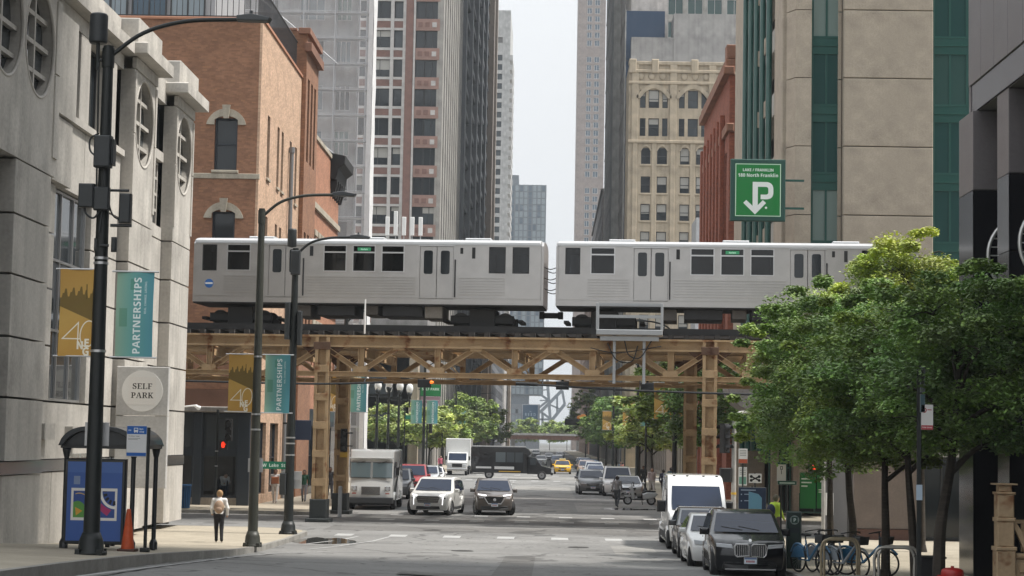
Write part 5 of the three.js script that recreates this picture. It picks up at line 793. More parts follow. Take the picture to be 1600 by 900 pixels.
// ---- pole 2 and 3 ----
{
  const D = 56.6, x = PX(399, D), gy = E(x, D) + KERB, H = P(415, 326, D).y - gy; armPole('olive street light pole with gold and teal banners beside the walking woman', x, D, H, .15, { m: M('pole_olive', [.05, .052, .04], .5, { t: 'plain' }), arm: 2.2, up: .45, straps: [3.85, 5.55, 3.4] });
  const r = (a, b, c, d) => [P(a, (c + d) / 2, D).x, P(b, (c + d) / 2, D).x, P(a, d, D).y, P(a, c, D).y]; banner('gold', 'gold skyline banner on the second street light pole', ...r(357, 398, 553, 643), D); banner('teal', 'teal PARTNERSHIPS banner on the second street light pole', ...r(414, 453, 554, 645), D);
  const s = r(387, 411, 716, 738), sg = thing('blank_sign', 'small blank grey sign plate on the second street light pole', 'sign', [x, (s[2] + s[3]) / 2, -D - .15]); obj('plate', [cb(-.22, .22, -.2, .2, -.012, 0, .004)], M('sign_alu', [.5, .5, .5], .5, { metal: .4 }), sg); obj('clamp', [bx(-.03, .03, -.17, .17, 0, .03)], strapM, sg);
  const D3 = 66.7, x3 = PX(454, D3), g3 = E(x3, D3) + KERB, H3 = P(467, 388, D3).y - g3, t = armPole('dark corner street light pole with radio box and street name sign', x3, D3, H3, .17, { arm: 2.0, up: .42, straps: [3.1, 3.3, 2.7] });
  obj('antenna', [tr(lathe([[0, .66], [.14, .66], [.16, .6], [.16, .04], [0, 0]], 14), -.14, H3 + .02, 0)], boxM, t); for (const q of [[-.12, .2, H3 - .95, H3 - .1, .1, .35], [-.3, -.12, H3 - 3.2, H3 - 1.9, -.1, .2], [.14, .3, H3 - 3.4, H3 - 2.2, -.1, .2]]) obj('radio_unit', [cb(...q, .03)], boxM, t); obj('call_box', [cb(-.32, -.1, 1.35, 2.1, -.15, .2, .03)], boxM, t);
  const ns = thing('street_name_sign', 'green Lake street name sign on the dark corner pole', 'sign', [x3 - .55, P(434, 727, D3).y, -D3 + .05]); obj('plate', [cb(-.44, .44, -.13, .13, -.015, 0, .004)], M('sign_green', [.012, .2, .13], .5), ns); const pm = printMat('lake_print', 256, 72, (c, W, H) => { c.fillStyle = '#137a5c'; c.fillRect(0, 0, W, H); c.fillStyle = '#e8f2ee'; c.font = 'bold 46px sans-serif'; c.textAlign = 'center'; c.fillText('W  Lake  St', W / 2, 53, 236); }, .5); const pr = mesh('print', sheet(.86, .24), pm, ns, true); pr.position.z = .004;
  const b1 = thing('blank_sign', 'pair of white sign backs on the dark corner pole', 'sign', [x3, P(455, 750, D3).y, -D3 - .17]); obj('plate', [cb(-.32, -.06, -.3, .3, -.012, 0, .004), cb(.06, .4, -.3, .3, -.012, 0, .004)], M('sign_alu'), b1); obj('clamp', [bx(-.3, .38, -.03, .03, 0, .03)], strapM, b1);
  const sg2 = thing('small_sign', 'small dark blue hanging sign right of the corner pole', 'sign', [PX(473, 68, 670), P(473, 672, 68).y, -68]); obj('plate', [cb(-.3, .3, -.35, .35, -.03, .03, .01)], M('sign_navy', [.02, .03, .06], .5), sg2); obj('bracket', [bx(-.7, -.3, .2, .26, -.02, .02)], poleM, sg2);
}
// ---- bus shelter, bus stop, cone ----
{
  const D = 43.6, xl = PX(103, D), xr = PX(212, D), cx = (xl + xr) / 2, gy = E(cx, D) + KERB, t = thing('bus_shelter', 'dark bus shelter with arched roof and blue poster panel beside the grey garage', 'shelter', [cx, gy, -D]), len = 2.5, sM = M('shelter_paint', [.012, .016, .02], .4, { phys: true, clearcoat: .4 });
  const hw = (xr - xl) / 2, pH = 2.28;
  for (const z of [0, -len]) for (const x of [-hw + .03, hw - .03]) obj('post', [cyl([x, z ? E(cx, D - z) - E(cx, D) - .1 : 0, z], [x, pH, z], .055, .055, 12), lathe([[.1, 0], [.1, .16], [.065, .24], [0, .24]], 12).translate(x, z ? -.12 : 0, z), lathe([[.06, pH - .2], [.1, pH - .04], [.1, pH], [0, pH]], 12).translate(x, 0, z)], sM, t);
  const rs = new THREE.Shape(), ro = hw + .1; rs.moveTo(-ro, 0); rs.lineTo(-ro + .06, .15); rs.quadraticCurveTo(-ro * .75, .42, -ro * .3, .44); rs.lineTo(ro * .3, .44); rs.quadraticCurveTo(ro * .75, .42, ro - .06, .15); rs.lineTo(ro, 0); rs.lineTo(ro - .1, 0); rs.quadraticCurveTo(ro * .7, .3, ro * .3, .34); rs.lineTo(-ro * .3, .34); rs.quadraticCurveTo(-ro * .7, .3, -ro + .1, 0);
  const rg = ext(rs, -len - .3, .3, .015); rg.translate(0, pH + .06, 0); obj('arched_roof', [rg], sM, t); obj('roof_beam', [bx(-ro, ro, pH - .0, pH + .1, -.06, .06), bx(-ro, ro, pH, pH + .1, -len - .06, -len + .06), bx(-ro, -ro + .1, pH, pH + .1, -len, 0), bx(ro - .1, ro, pH, pH + .1, -len, 0)], sM, t);
  const gable = new THREE.Shape(); gable.moveTo(-ro + .1, 0); gable.quadraticCurveTo(-ro * .7, .3, -ro * .3, .34); gable.lineTo(ro * .3, .34); gable.quadraticCurveTo(ro * .7, .3, ro - .1, 0); const gg = ext(gable, -.02, .02); gg.translate(0, pH + .08, .1); obj('gable_panel', [gg], sM, t);
  const pw0 = PX(104, D) - cx, pw1 = PX(200, D) - cx; obj('poster_case', [cb(pw0, pw1, .12, 2.05, -.1, .1, .03)], sM, t);
  const art = printMat('shelter_art', 512, 660, (c, W, H) => {
    c.fillStyle = '#3b5fa6'; c.fillRect(0, 0, W, H); c.fillStyle = '#4a6db0'; c.fillRect(0, 0, W, 90); c.fillStyle = '#e9e6df'; c.fillRect(40, 220, 432, 270); c.fillStyle = '#2f4e93'; c.fillRect(62, 244, 388, 222);
    c.fillStyle = '#5c9a44'; c.beginPath(); c.moveTo(62, 340); c.quadraticCurveTo(140, 300, 190, 400); c.lineTo(190, 466); c.lineTo(62, 466); c.fill(); c.fillStyle = '#d8a13a'; c.beginPath(); c.moveTo(80, 380); c.lineTo(150, 410); c.lineTo(90, 450); c.fill(); c.fillStyle = '#b0336b'; c.beginPath(); c.moveTo(250, 244); c.quadraticCurveTo(300, 360, 420, 400); c.lineTo(380, 450); c.quadraticCurveTo(270, 380, 220, 300); c.fill(); c.lineWidth = 24; c.strokeStyle = '#f1efe9'; c.beginPath(); c.arc(450, 250, 130, 1.5, 3.2); c.stroke(); c.lineWidth = 34; c.strokeStyle = '#171717'; c.setLineDash([22, 16]); c.beginPath(); c.arc(450, 250, 92, 1.5, 3.2); c.stroke(); c.setLineDash([]); c.lineWidth = 7; c.strokeStyle = '#e0b955'; c.beginPath(); c.moveTo(80, 270); c.bezierCurveTo(160, 240, 200, 320, 250, 290); c.stroke();
    c.fillStyle = '#8193b4'; c.fillRect(60, 120, 60, 70);
  }, .35); const s = mesh('poster', sheet(pw1 - pw0 - .16, 1.78), art, t, true); s.position.set((pw0 + pw1) / 2, 1.09, .108);
  obj('bench', [cb(-.2, .2, .42, .48, -len + .5, -.6, .02), bx(-.05, .05, 0, .42, -len + .9, -len + 1), bx(-.05, .05, 0, .42, -1.1, -1)], sM, t);
  for (const [a, b] of [[-len + .1, -len / 2 - .03], [-len / 2 + .03, -.15]]) obj('glass_wall', [bx(-hw + .02, -hw + .04, .25, 2.15, a, b)], M('shelter_glass', [.85, .9, .9], .03, { phys: true, transmission: 1, thickness: 0 }), t);
  // cone
  const Dc = 43.2, xc = PX(205, Dc), gc = E(xc, Dc) + KERB, c = thing('traffic_cone', 'orange traffic cone standing on the sidewalk by the bus shelter', 'traffic cone', [xc, gc, -Dc]); obj('cone', [lathe([[0, .95], [.035, .95], [.045, .93], [.15, .07], [.15, .05], [0, .05]], 20)], M('cone_orange', [.72, .11, .025], .55, { t: 'plain' }), c); obj('base', [cb(-.2, .2, 0, .06, -.2, .2, .02)], M('cone_base', [.07, .03, .02], .7), c);
  // bus stop
  const Db = 43.3, xb = PX(232, Db), gb = E(xb, Db) + KERB, bs = thing('bus_stop_sign', 'blue and white bus stop sign on a thin dark post', 'sign', [xb, gb, -Db]); const ph = P(236, 668, Db).y - gb; obj('post', [cb(-.035, .035, 0, ph, -.035, .035, .01), cb(-.1, .1, 0, .1, -.1, .1, .02)], poleM, bs);
  const w = .46, h = .64; obj('board', [cb(-w - .03, -.03, ph - h - .02, ph + .04, .02, .04, .005)], M('sign_alu'), bs); const bp = printMat('bus_print', 256, 360, (c, W, H) => { c.fillStyle = '#e4e5e6'; c.fillRect(0, 0, W, H); c.fillStyle = '#1d63b8'; c.fillRect(0, 0, W, 96); c.fillRect(0, 320, W, 40); c.fillStyle = '#f4f6f8'; c.font = 'bold 26px sans-serif'; c.fillText('cta', 14, 58); c.fillRect(88, 20, 56, 50); c.fillRect(94, 66, 12, 14); c.fillRect(126, 66, 12, 14); c.font = 'bold 30px sans-serif'; c.fillText('bus', 160, 44); c.fillText('stop', 160, 76); c.fillStyle = '#1d63b8'; c.fillRect(96, 28, 40, 18); c.fillStyle = '#3a3a3a'; c.font = '20px sans-serif'; c.fillText('125 Water Tower', 14, 128, 220); c.fillStyle = '#888'; c.fillRect(14, 146, 160, 5); c.fillRect(14, 160, 130, 5); }, .5); const p = mesh('print', sheet(w - .02, h + .03), bp, bs, true); p.position.set(-w / 2 - .03, ph - h / 2 + .01, .043);
}
// ---- bin, far corner signals ----
{
  const D = 87.9, x = PX(290, D), t = thing('litter_bin', 'blue slatted litter bin by the dark corner shop', 'bin', [x, KERB, -D]), bm = M('bin_blue', [.012, .08, .2], .5); obj('liner', [cyl([0, .02, 0], [0, 1.0, 0], .25, .29, 16)], M('bin_dark', [.01, .03, .07], .6), t); for (let k = 0; k < 20; k++) { const a = k / 20 * 6.283; obj('slat', [beam([Math.cos(a) * .27, .03, Math.sin(a) * .27], [Math.cos(a) * .32, 1.05, Math.sin(a) * .32], .05, .015, V(Math.cos(a), 0, Math.sin(a)))], bm, t); } obj('rim', [lathe([[.3, 1.02], [.35, 1.02], [.35, 1.1], [.3, 1.1], [.3, 1.02]], 20)], bm, t);
}
const lensOff = M('lens_dark', [.03, .03, .03], .25), sigM = M('signal_black', [.012, .012, .013], .5), sigY = M('signal_yellow', [.55, .33, .03], .5);
function signalHead(t, x, y, z, ry, body = sigM) {
  const g = new THREE.Group(); const a = ry; const rot = q => { q.rotateY(a); q.translate(x, y, z); return q; };
  const h = obj('signal_head', [rot(cb(-.16, .16, -.52, .52, -.12, .1, .03))], body, t);
  for (let k = 0; k < 3; k++) { const yy = .34 - k * .34, l = fin(new THREE.CylinderGeometry(.11, .11, .02, 16)); l.rotateX(Math.PI / 2); l.translate(0, yy, .11); obj('lens', [rot(l)], lensOff, h); const v = fin(new THREE.CylinderGeometry(.13, .13, .22, 14, 1, true, Math.PI / 2, Math.PI)); v.rotateX(Math.PI / 2); v.translate(0, yy, .2); obj('visor', [rot(v)], M('visor', [.012, .012, .013], .5, { side: THREE.DoubleSide }), h); }
  return h;
}
{
  const D = 90.6, x = PX(339, D), H = P(342, 640, D).y - KERB, t = thing('traffic_signal', 'signal post with lit red hand before the dark corner shop', 'traffic signal', [x, KERB, -D]); obj('post', [cyl([0, 0, 0], [0, H, 0], .06), lathe([[.16, 0], [.16, .1], [.09, .3], [0, .3]], 12), bx(0, .62, H - .45, H - .38, -.02, .02)], poleM, t); signalHead(t, .55, H - .95, .02, 0);
  const hy = P(351, 695, D).y - KERB; obj('pedestrian_head', [cb(.12, .52, hy - .22, hy + .22, -.1, .12, .03)], sigM, t); const s = new THREE.Shape(); s.moveTo(-.07, -.14); s.lineTo(.06, -.14); s.lineTo(.08, -.02); s.lineTo(.13, .03); s.lineTo(.1, .06); s.lineTo(.06, .03); s.lineTo(.06, .12); s.lineTo(.03, .12); s.lineTo(.03, .15); s.lineTo(-.03, .15); s.lineTo(-.04, .12); s.lineTo(-.08, .11); s.lineTo(-.09, -.02); const g = ext(s, .122, .135); g.translate(.32, hy, 0); obj('red_hand', [g], M('red_led', [.9, .08, .03], .4, { emissive: '#ff3a1e', emissiveIntensity: .6 }), t);
  obj('clamp', [cyl([0, 2.6, 0], [0, 2.64, 0], .075), cyl([0, 1.9, 0], [0, 1.94, 0], .075)], strapM, t);
  // signals on the far left column
  const c = onEl(-8.05, 0, ZF), t2 = thing('traffic_signal', 'black traffic signal with yellow plate left of the white step van', 'traffic signal', [c.x - .62, 3.4, c.z + .3]); signalHead(t2, 0, 0, 0, 0); for (const y of [.3, -.3]) obj('bracket', [bx(.1, .4, y, y + .06, -.1, -.04)], sigM, t2); obj('yellow_plate', [cb(-.17, .17, -.8, -.56, -.08, .08, .01)], sigY, t2);
  const n = onEl(-8.05, 0, 0), t3 = thing('stop_bollards', 'short steel post at the foot of the left viaduct columns', 'bollard', [n.x + .3, 0, n.z - 5.2]); obj('post', [cyl([0, 0, 0], [0, 1.3, 0], .09, .09, 14), lathe([[.09, 1.3], [.07, 1.36], [0, 1.38]], 14)], M('galvanised'), t3);
}
// ---- right corner signal on pale pole, signs ----
{
  const D = 68.5, x = PX(1147, D), gy = E(x, D) + KERB, H = P(1150, 652, D).y - gy, t = thing('traffic_signal', 'pale grey signal pole with black signal behind the parked white van', 'traffic signal', [x, gy, -D]), pg = M('pole_grey', [.42, .41, .39], .5, { t: 'plain' });
  obj('post', [cyl([0, 0, 0], [0, H - .2, 0], .09, .08, 14), tube([[0, H - .25, 0], [.03, H, 0], [.2, H + .15, -.2], [.5, H + .18, -.6]], .07, 12, 10)], pg, t); obj('base', [lathe([[.22, 0], [.22, .12], [.13, .4], [0, .4]], 14)], pg, t);
  signalHead(t, -.35, P(1137, 685, D).y - gy, .15, .9); signalHead(t, -.3, P(1137, 685, D).y - gy, -.25, -.9); obj('control_box', [cb(-.5, -.1, P(0, 732, D).y - gy, P(0, 710, D).y - gy, -.15, .2, .03)], sigM, t); obj('band', [cyl([0, 1.6, 0], [0, 1.68, 0], .1)], sigY, t);
  const mini = (name, label, px0, px1, py0, py1, d, draw, post = true, cat = 'sign') => { const a = P(px0, py0, d), b = P(px1, py1, d), X = (a.x + b.x) / 2, g0 = E(X, d) + KERB, w = b.x - a.x, h = a.y - b.y, o = thing(name, label, cat, [X, g0, -d]), cy0 = (a.y + b.y) / 2 - g0; if (post) obj('post', [cyl([0, 0, -.05], [0, cy0 + h / 2 + .03, -.05], .03)], poleM, o); obj('plate', [cb(-w / 2, w / 2, cy0 - h / 2, cy0 + h / 2, -.015, .0, .004)], M('sign_alu'), o); const m = printMat(label, 128, Math.max(32, Math.round(128 * h / w)), draw, .5); const s = mesh('print', sheet(w - .01, h - .01), m, o, true); s.position.set(0, cy0, .004); return o; };
  mini('parking_rule_sign', 'small white and red rule sign behind the white van', 1154, 1168, 701, 724, 66, (c, W, H) => { c.fillStyle = '#dcdad6'; c.fillRect(0, 0, W, H); c.fillStyle = '#b5573c'; c.fillRect(0, H * .72, W, H * .28); c.fillStyle = '#777'; for (let i = 0; i < 4; i++) c.fillRect(18, 18 + i * 24, 92, 8); });
  mini('route_sign', 'white sign with green band behind the white van', 1154, 1167, 730, 759, 66.4, (c, W, H) => { c.fillStyle = '#d9d9d4'; c.fillRect(0, 0, W, H); c.fillStyle = '#6d9a88'; c.fillRect(8, H * .52, W - 16, H * .4); c.fillStyle = '#666'; for (let i = 0; i < 4; i++) c.fillRect(18, 20 + i * 26, 92, 8); });
  mini('rail_sign', 'white plate with black crossed icon above the dark car roof', 1170, 1190, 740, 755, 64.8, (c, W, H) => { c.fillStyle = '#dedbd5'; c.fillRect(0, 0, W, H); c.strokeStyle = '#191919'; c.lineWidth = 14; c.beginPath(); c.moveTo(24, H * .3); c.lineTo(W - 24, H * .72); c.moveTo(W - 24, H * .3); c.lineTo(24, H * .72); c.stroke(); c.fillStyle = '#191919'; for (const [a, b] of [[24, .3], [W - 24, .72], [W - 24, .3], [24, .72]]) { c.beginPath(); c.arc(a, H * b, 15, 0, 7); c.fill(); } });
  mini('info_board', 'dark blue information board behind the black parked car', 1154, 1197, 761, 800, 63.6, (c, W, H) => { c.fillStyle = '#25344d'; c.fillRect(0, 0, W, H); c.fillStyle = '#a9b6c6'; c.fillRect(10, 10, 70, 5); c.fillRect(10, 30, 6, 6); c.fillRect(10, 60, 6, 6); c.fillRect(26, 30, 50, 4); c.fillRect(26, 60, 44, 4); });
  const d5 = 62.2, a5 = P(1170, 768, d5), b5 = P(1190, 797, d5), o5 = thing('blue_panel', 'pale blue slanted panel behind the black parked car', 'sign', [(a5.x + b5.x) / 2, E(5, d5) + KERB, -d5]); { const w = (b5.x - a5.x) / 2, y1 = a5.y - E(5, d5) - KERB; obj('panel', [ext([[-w, .3], [w, .3], [w, y1 - .2], [w * .5, y1 - .08], [-w, y1]], -.04, .04, .01)], M('panel_blue', [.16, .36, .5], .4), o5); obj('foot', [bx(-.2, .2, 0, .3, -.03, .03)], poleM, o5); }
  mini('direction_sign', 'white arrow sign with green plates left of the hi vis walker', 1214, 1228, 722, 752, 61.5, (c, W, H) => { c.fillStyle = '#cfccc5'; c.fillRect(0, 0, W, H); c.fillStyle = '#1b4a3a'; c.fillRect(0, 0, W, 30); c.strokeStyle = '#444'; c.lineWidth = 10; c.strokeRect(50, 60, 28, 40); c.beginPath(); c.moveTo(64, 110); c.lineTo(64, 170); c.stroke(); });
  mini('street_name_sign', 'green street name plate under the white arrow sign', 1215, 1245, 751, 758, 61.3, (c, W, H) => { c.fillStyle = '#1a4d3c'; c.fillRect(0, 0, W, H); c.fillStyle = '#b9c9c0'; c.fillRect(12, 12, 104, 10); });
  // tall thin signed post
  const D6 = 38.2, p6 = P(1436, 690, D6), X6 = p6.x, g6 = E(X6, D6) + KERB, h6 = P(1432, 571, D6).y - g6, t6 = thing('sign_post', 'thin dark post with parking signs in front of the trees', 'sign', [X6, g6, -D6]); obj('post', [cb(-.045, .045, 0, h6, -.03, .03, .01)], poleM, t6); obj('sticker', [bx(-.06, .06, 2.0, 2.3, .031, .034)], M('sticker', [.4, .5, .6], .5), t6);
  const pl = (y, w, h, x, draw, k) => { obj('plate', [cb(x - w / 2, x + w / 2, y - h / 2, y + h / 2, .035, .045, .003)], M('sign_alu'), t6); const s = mesh('print', sheet(w - .01, h - .01), printMat(k, 128, Math.round(128 * h / w), draw, .5), t6, true); s.position.set(x, y, .049); };
  pl(h6 - .28, .1, .5, .06, (c, W, H) => { c.fillStyle = '#5b6068'; c.fillRect(0, 0, W, H); c.fillStyle = '#222'; c.fillRect(20, 40, 80, 400); }, 'pz1'); pl(h6 - .75, .1, .36, .06, (c, W, H) => { c.fillStyle = '#3c5a63'; c.fillRect(0, 0, W, H); }, 'pz2');
  pl(h6 - 1.02, .24, .5, .15, (c, W, H) => { c.fillStyle = '#dedbd8'; c.fillRect(0, 0, W, H); c.strokeStyle = '#a8222e'; c.lineWidth = 9; c.beginPath(); c.arc(32, 60, 22, 0, 7); c.stroke(); c.fillStyle = '#a8222e'; c.fillRect(66, 50, 46, 9); c.fillRect(0, H - 46, W, 46); c.fillStyle = '#e8e0de'; c.font = 'bold 24px sans-serif'; c.fillText('TOW ZONE', 8, H - 14, 112); }, 'pz3');
  // pay box
  const D7 = 51.2, X7 = PX(1241, D7), g7 = E(X7, D7) + KERB, t7 = thing('parking_meter', 'dark green parking pay box with a round P beside the black car', 'pay box', [X7, g7, -D7]); obj('cabinet', [cb(-.19, .19, .0, 1.5, -.18, .18, .03)], M('meter_green', [.012, .03, .026], .45), t7); const ds = fin(new THREE.CylinderGeometry(.12, .12, .02, 24)); ds.rotateX(Math.PI / 2); ds.translate(0, 1.28, .185); const di = obj('disc', [ds], M('meter_ring', [.25, .3, .28], .4), t7); const pp = mesh('letter', sheet(.16, .16), printMat('meter_p', 64, 64, (c, W, H) => { c.fillStyle = '#2e4a42'; c.fillRect(0, 0, W, H); c.fillStyle = '#dbe5e0'; c.font = 'bold 52px sans-serif'; c.textAlign = 'center'; c.fillText('P', 32, 51); }, .5), di, true); pp.position.set(0, 1.28, .198); obj('screen', [bx(-.12, .12, .95, 1.08, .18, .185)], G.mid, t7);
  // bike racks: pairs of hoops
  const hoop = (label, px, D, m) => { const X = PX(px, D), gy = E(X, D) + KERB, o = thing('bike_rack', label, 'bike rack', [X, gy, -D], 0, 'hoop bike racks'); const w = .42, h = .95; obj('hoop', [tube([[-w, 0, 0], [-w, h * .5, 0], [-w, h * .8, 0], [-w * .8, h * .97, 0], [0, h, 0], [w * .8, h * .97, 0], [w, h * .8, 0], [w, h * .5, 0], [w, 0, 0]], .032, 40, 8)], m, o); obj('foot', [cb(-w - .1, -w + .1, 0, .02, -.1, .1, .005), cb(w - .1, w + .1, 0, .02, -.1, .1, .005)], m, o); };
  const gal = M('rack_steel', [.42, .4, .36], .4, { metal: .6 }), tan = M('rack_tan', [.4, .33, .22], .5, { metal: .3, t: 'plain' });
  hoop('worn tan hoop bike rack nearest the pay box', 1312, 45.6, tan); hoop('worn tan hoop bike rack just behind the first tan hoop', 1316, 46.7, tan); hoop('bare grey hoop bike rack left of the thin sign post', 1398, 41.2, gal); hoop('bare grey hoop bike rack just behind the front grey hoop', 1404, 42.0, gal);
  // hydrant
  const D8 = 37.6, X8 = PX(1488, D8), g8 = E(X8, D8) + KERB, t8 = thing('fire_hydrant', 'red fire hydrant at the right kerb below the trees', 'hydrant', [X8, g8, -D8]), rd = M('hydrant_red', [.42, .02, .018], .45, { t: 'plain' }); obj('barrel', [lathe([[0, .74], [.13, .73], [.2, .7], [.22, .64], [.22, .56], [.19, .5], [.16, .48], [.16, .12], [.22, .1], [.22, 0], [0, 0]], 18)], rd, t8); obj('nozzle', [cyl([-.15, .5, .02], [-.28, .5, .06], .1, .1, 14), cyl([.15, .5, 0], [.25, .5, 0], .08, .08, 14), cyl([0, .42, .14], [0, .42, .27], .11, .11, 14)], rd, t8); obj('bolt', [cyl([0, .73, 0], [0, .77, 0], .035, .035, 5)], rd, t8);
  // cast iron bridge rail end
  const D9 = 38.4, X9 = PX(1556, D9) + .16, g9 = E(X9, D9) + KERB - .05, t9 = thing('bridge_rail', 'rust stained cream cast iron bridge railing end at the right edge', 'railing', [X9, g9, -D9]), ci = M('cast_cream', [.52, .37, .22], .75, { t: 'rust' });
  obj('newel_post', [cb(-.19, .19, 0, 1.15, -.19, .19, .02), cb(-.165, .165, 1.23, 1.72, -.165, .165, .02), cb(-.165, .165, 1.8, 2.25, -.165, .165, .02)], ci, t9); for (const [a, b, w] of [[1.15, 1.23, .21], [1.72, 1.8, .19], [2.25, 2.3, .19], [0, .14, .25]]) obj('newel_band', [cb(-w, w, a, b, -w, w, .02)], ci, t9); obj('newel_cap', [cb(-.13, .13, 2.3, 2.44, -.13, .13, .02), cb(-.22, .22, 2.44, 2.47, -.22, .22, .01)], ci, t9);
  obj('scroll_brace', [ext((() => { const s = new THREE.Shape(); s.moveTo(.17, 1.76); s.quadraticCurveTo(.34, 1.6, .42, 1.3); s.quadraticCurveTo(.46, 1.16, .6, 1.12); s.lineTo(.6, 1.02); s.lineTo(.42, 1.02); s.quadraticCurveTo(.3, 1.4, .17, 1.62); return s; })(), -.05, .05, .01)], ci, t9);
  for (let k = 0; k < 4; k++) { const x = .3 + k * .55; obj('rail_panel', [cb(x - .1, x + .38, .12, 1.0, -.06, .06, .02)], ci, t9); obj('panel_boss', [cb(x - .02, x + .28, .72, .92, .06, .1, .02), cb(x + .02, x + .08, .16, .66, .06, .09, .01), cb(x + .18, x + .24, .16, .66, .06, .09, .01)], ci, t9); } obj('top_rail', [cb(.2, 2.5, 1.0, 1.1, -.14, .14, .03)], ci, t9); obj('bottom_rail', [cb(.2, 2.5, 0.02, .12, -.14, .14, .03)], ci, t9); obj('side_frame', [cb(.2, .55, 1.66, 1.74, -.6, -.5, .01), cb(.47, .55, 1.1, 1.66, -.6, -.5, .01)], ci, t9);
  // pale pole with red signal behind the trees, dark box, low kerb wall
  const Da = 69.5, Xa = PX(1287, Da), ta = thing('pedestrian_signal', 'thin pale pole with small red signal under the trees', 'traffic signal', [Xa, E(Xa, Da) + KERB, -Da]); obj('post', [cyl([0, 0, 0], [0, 3.2, 0], .07)], M('pole_grey'), ta); obj('pedestrian_head', [cb(-.55, -.15, 2.4, 2.8, -.1, .1, .03), bx(-.16, 0, 2.55, 2.62, -.03, .03)], sigM, ta); obj('red_hand', [cb(-.42, -.3, 2.53, 2.68, .1, .115, .03)], M('red_led'), ta); obj('paper', [bx(.08, .36, .9, 1.7, -.01, .01)], M('white_plastic'), ta);
  const Db = 41, Xb = PX(1453, Db), tb = thing('utility_box', 'black street cabinet among the tree trunks', 'cabinet', [Xb, E(Xb, Db) + KERB, -Db]); obj('cabinet', [cb(-.28, .28, .0, .78, -.25, .25, .02)], sigM, tb); obj('lid', [cb(-.3, .3, .78, .82, -.27, .27, .01)], sigM, tb);
  const Dc = 45.0, Xc = PX(1335, Dc), tc = thing('planter_kerb', 'low concrete planter edge beside the bike racks', 'planter', [Xc, E(Xc, Dc) + KERB, -Dc]); obj('edge', [cb(-.35, .6, 0, .16, -.1, .1, .02)], kerbM, tc);
}
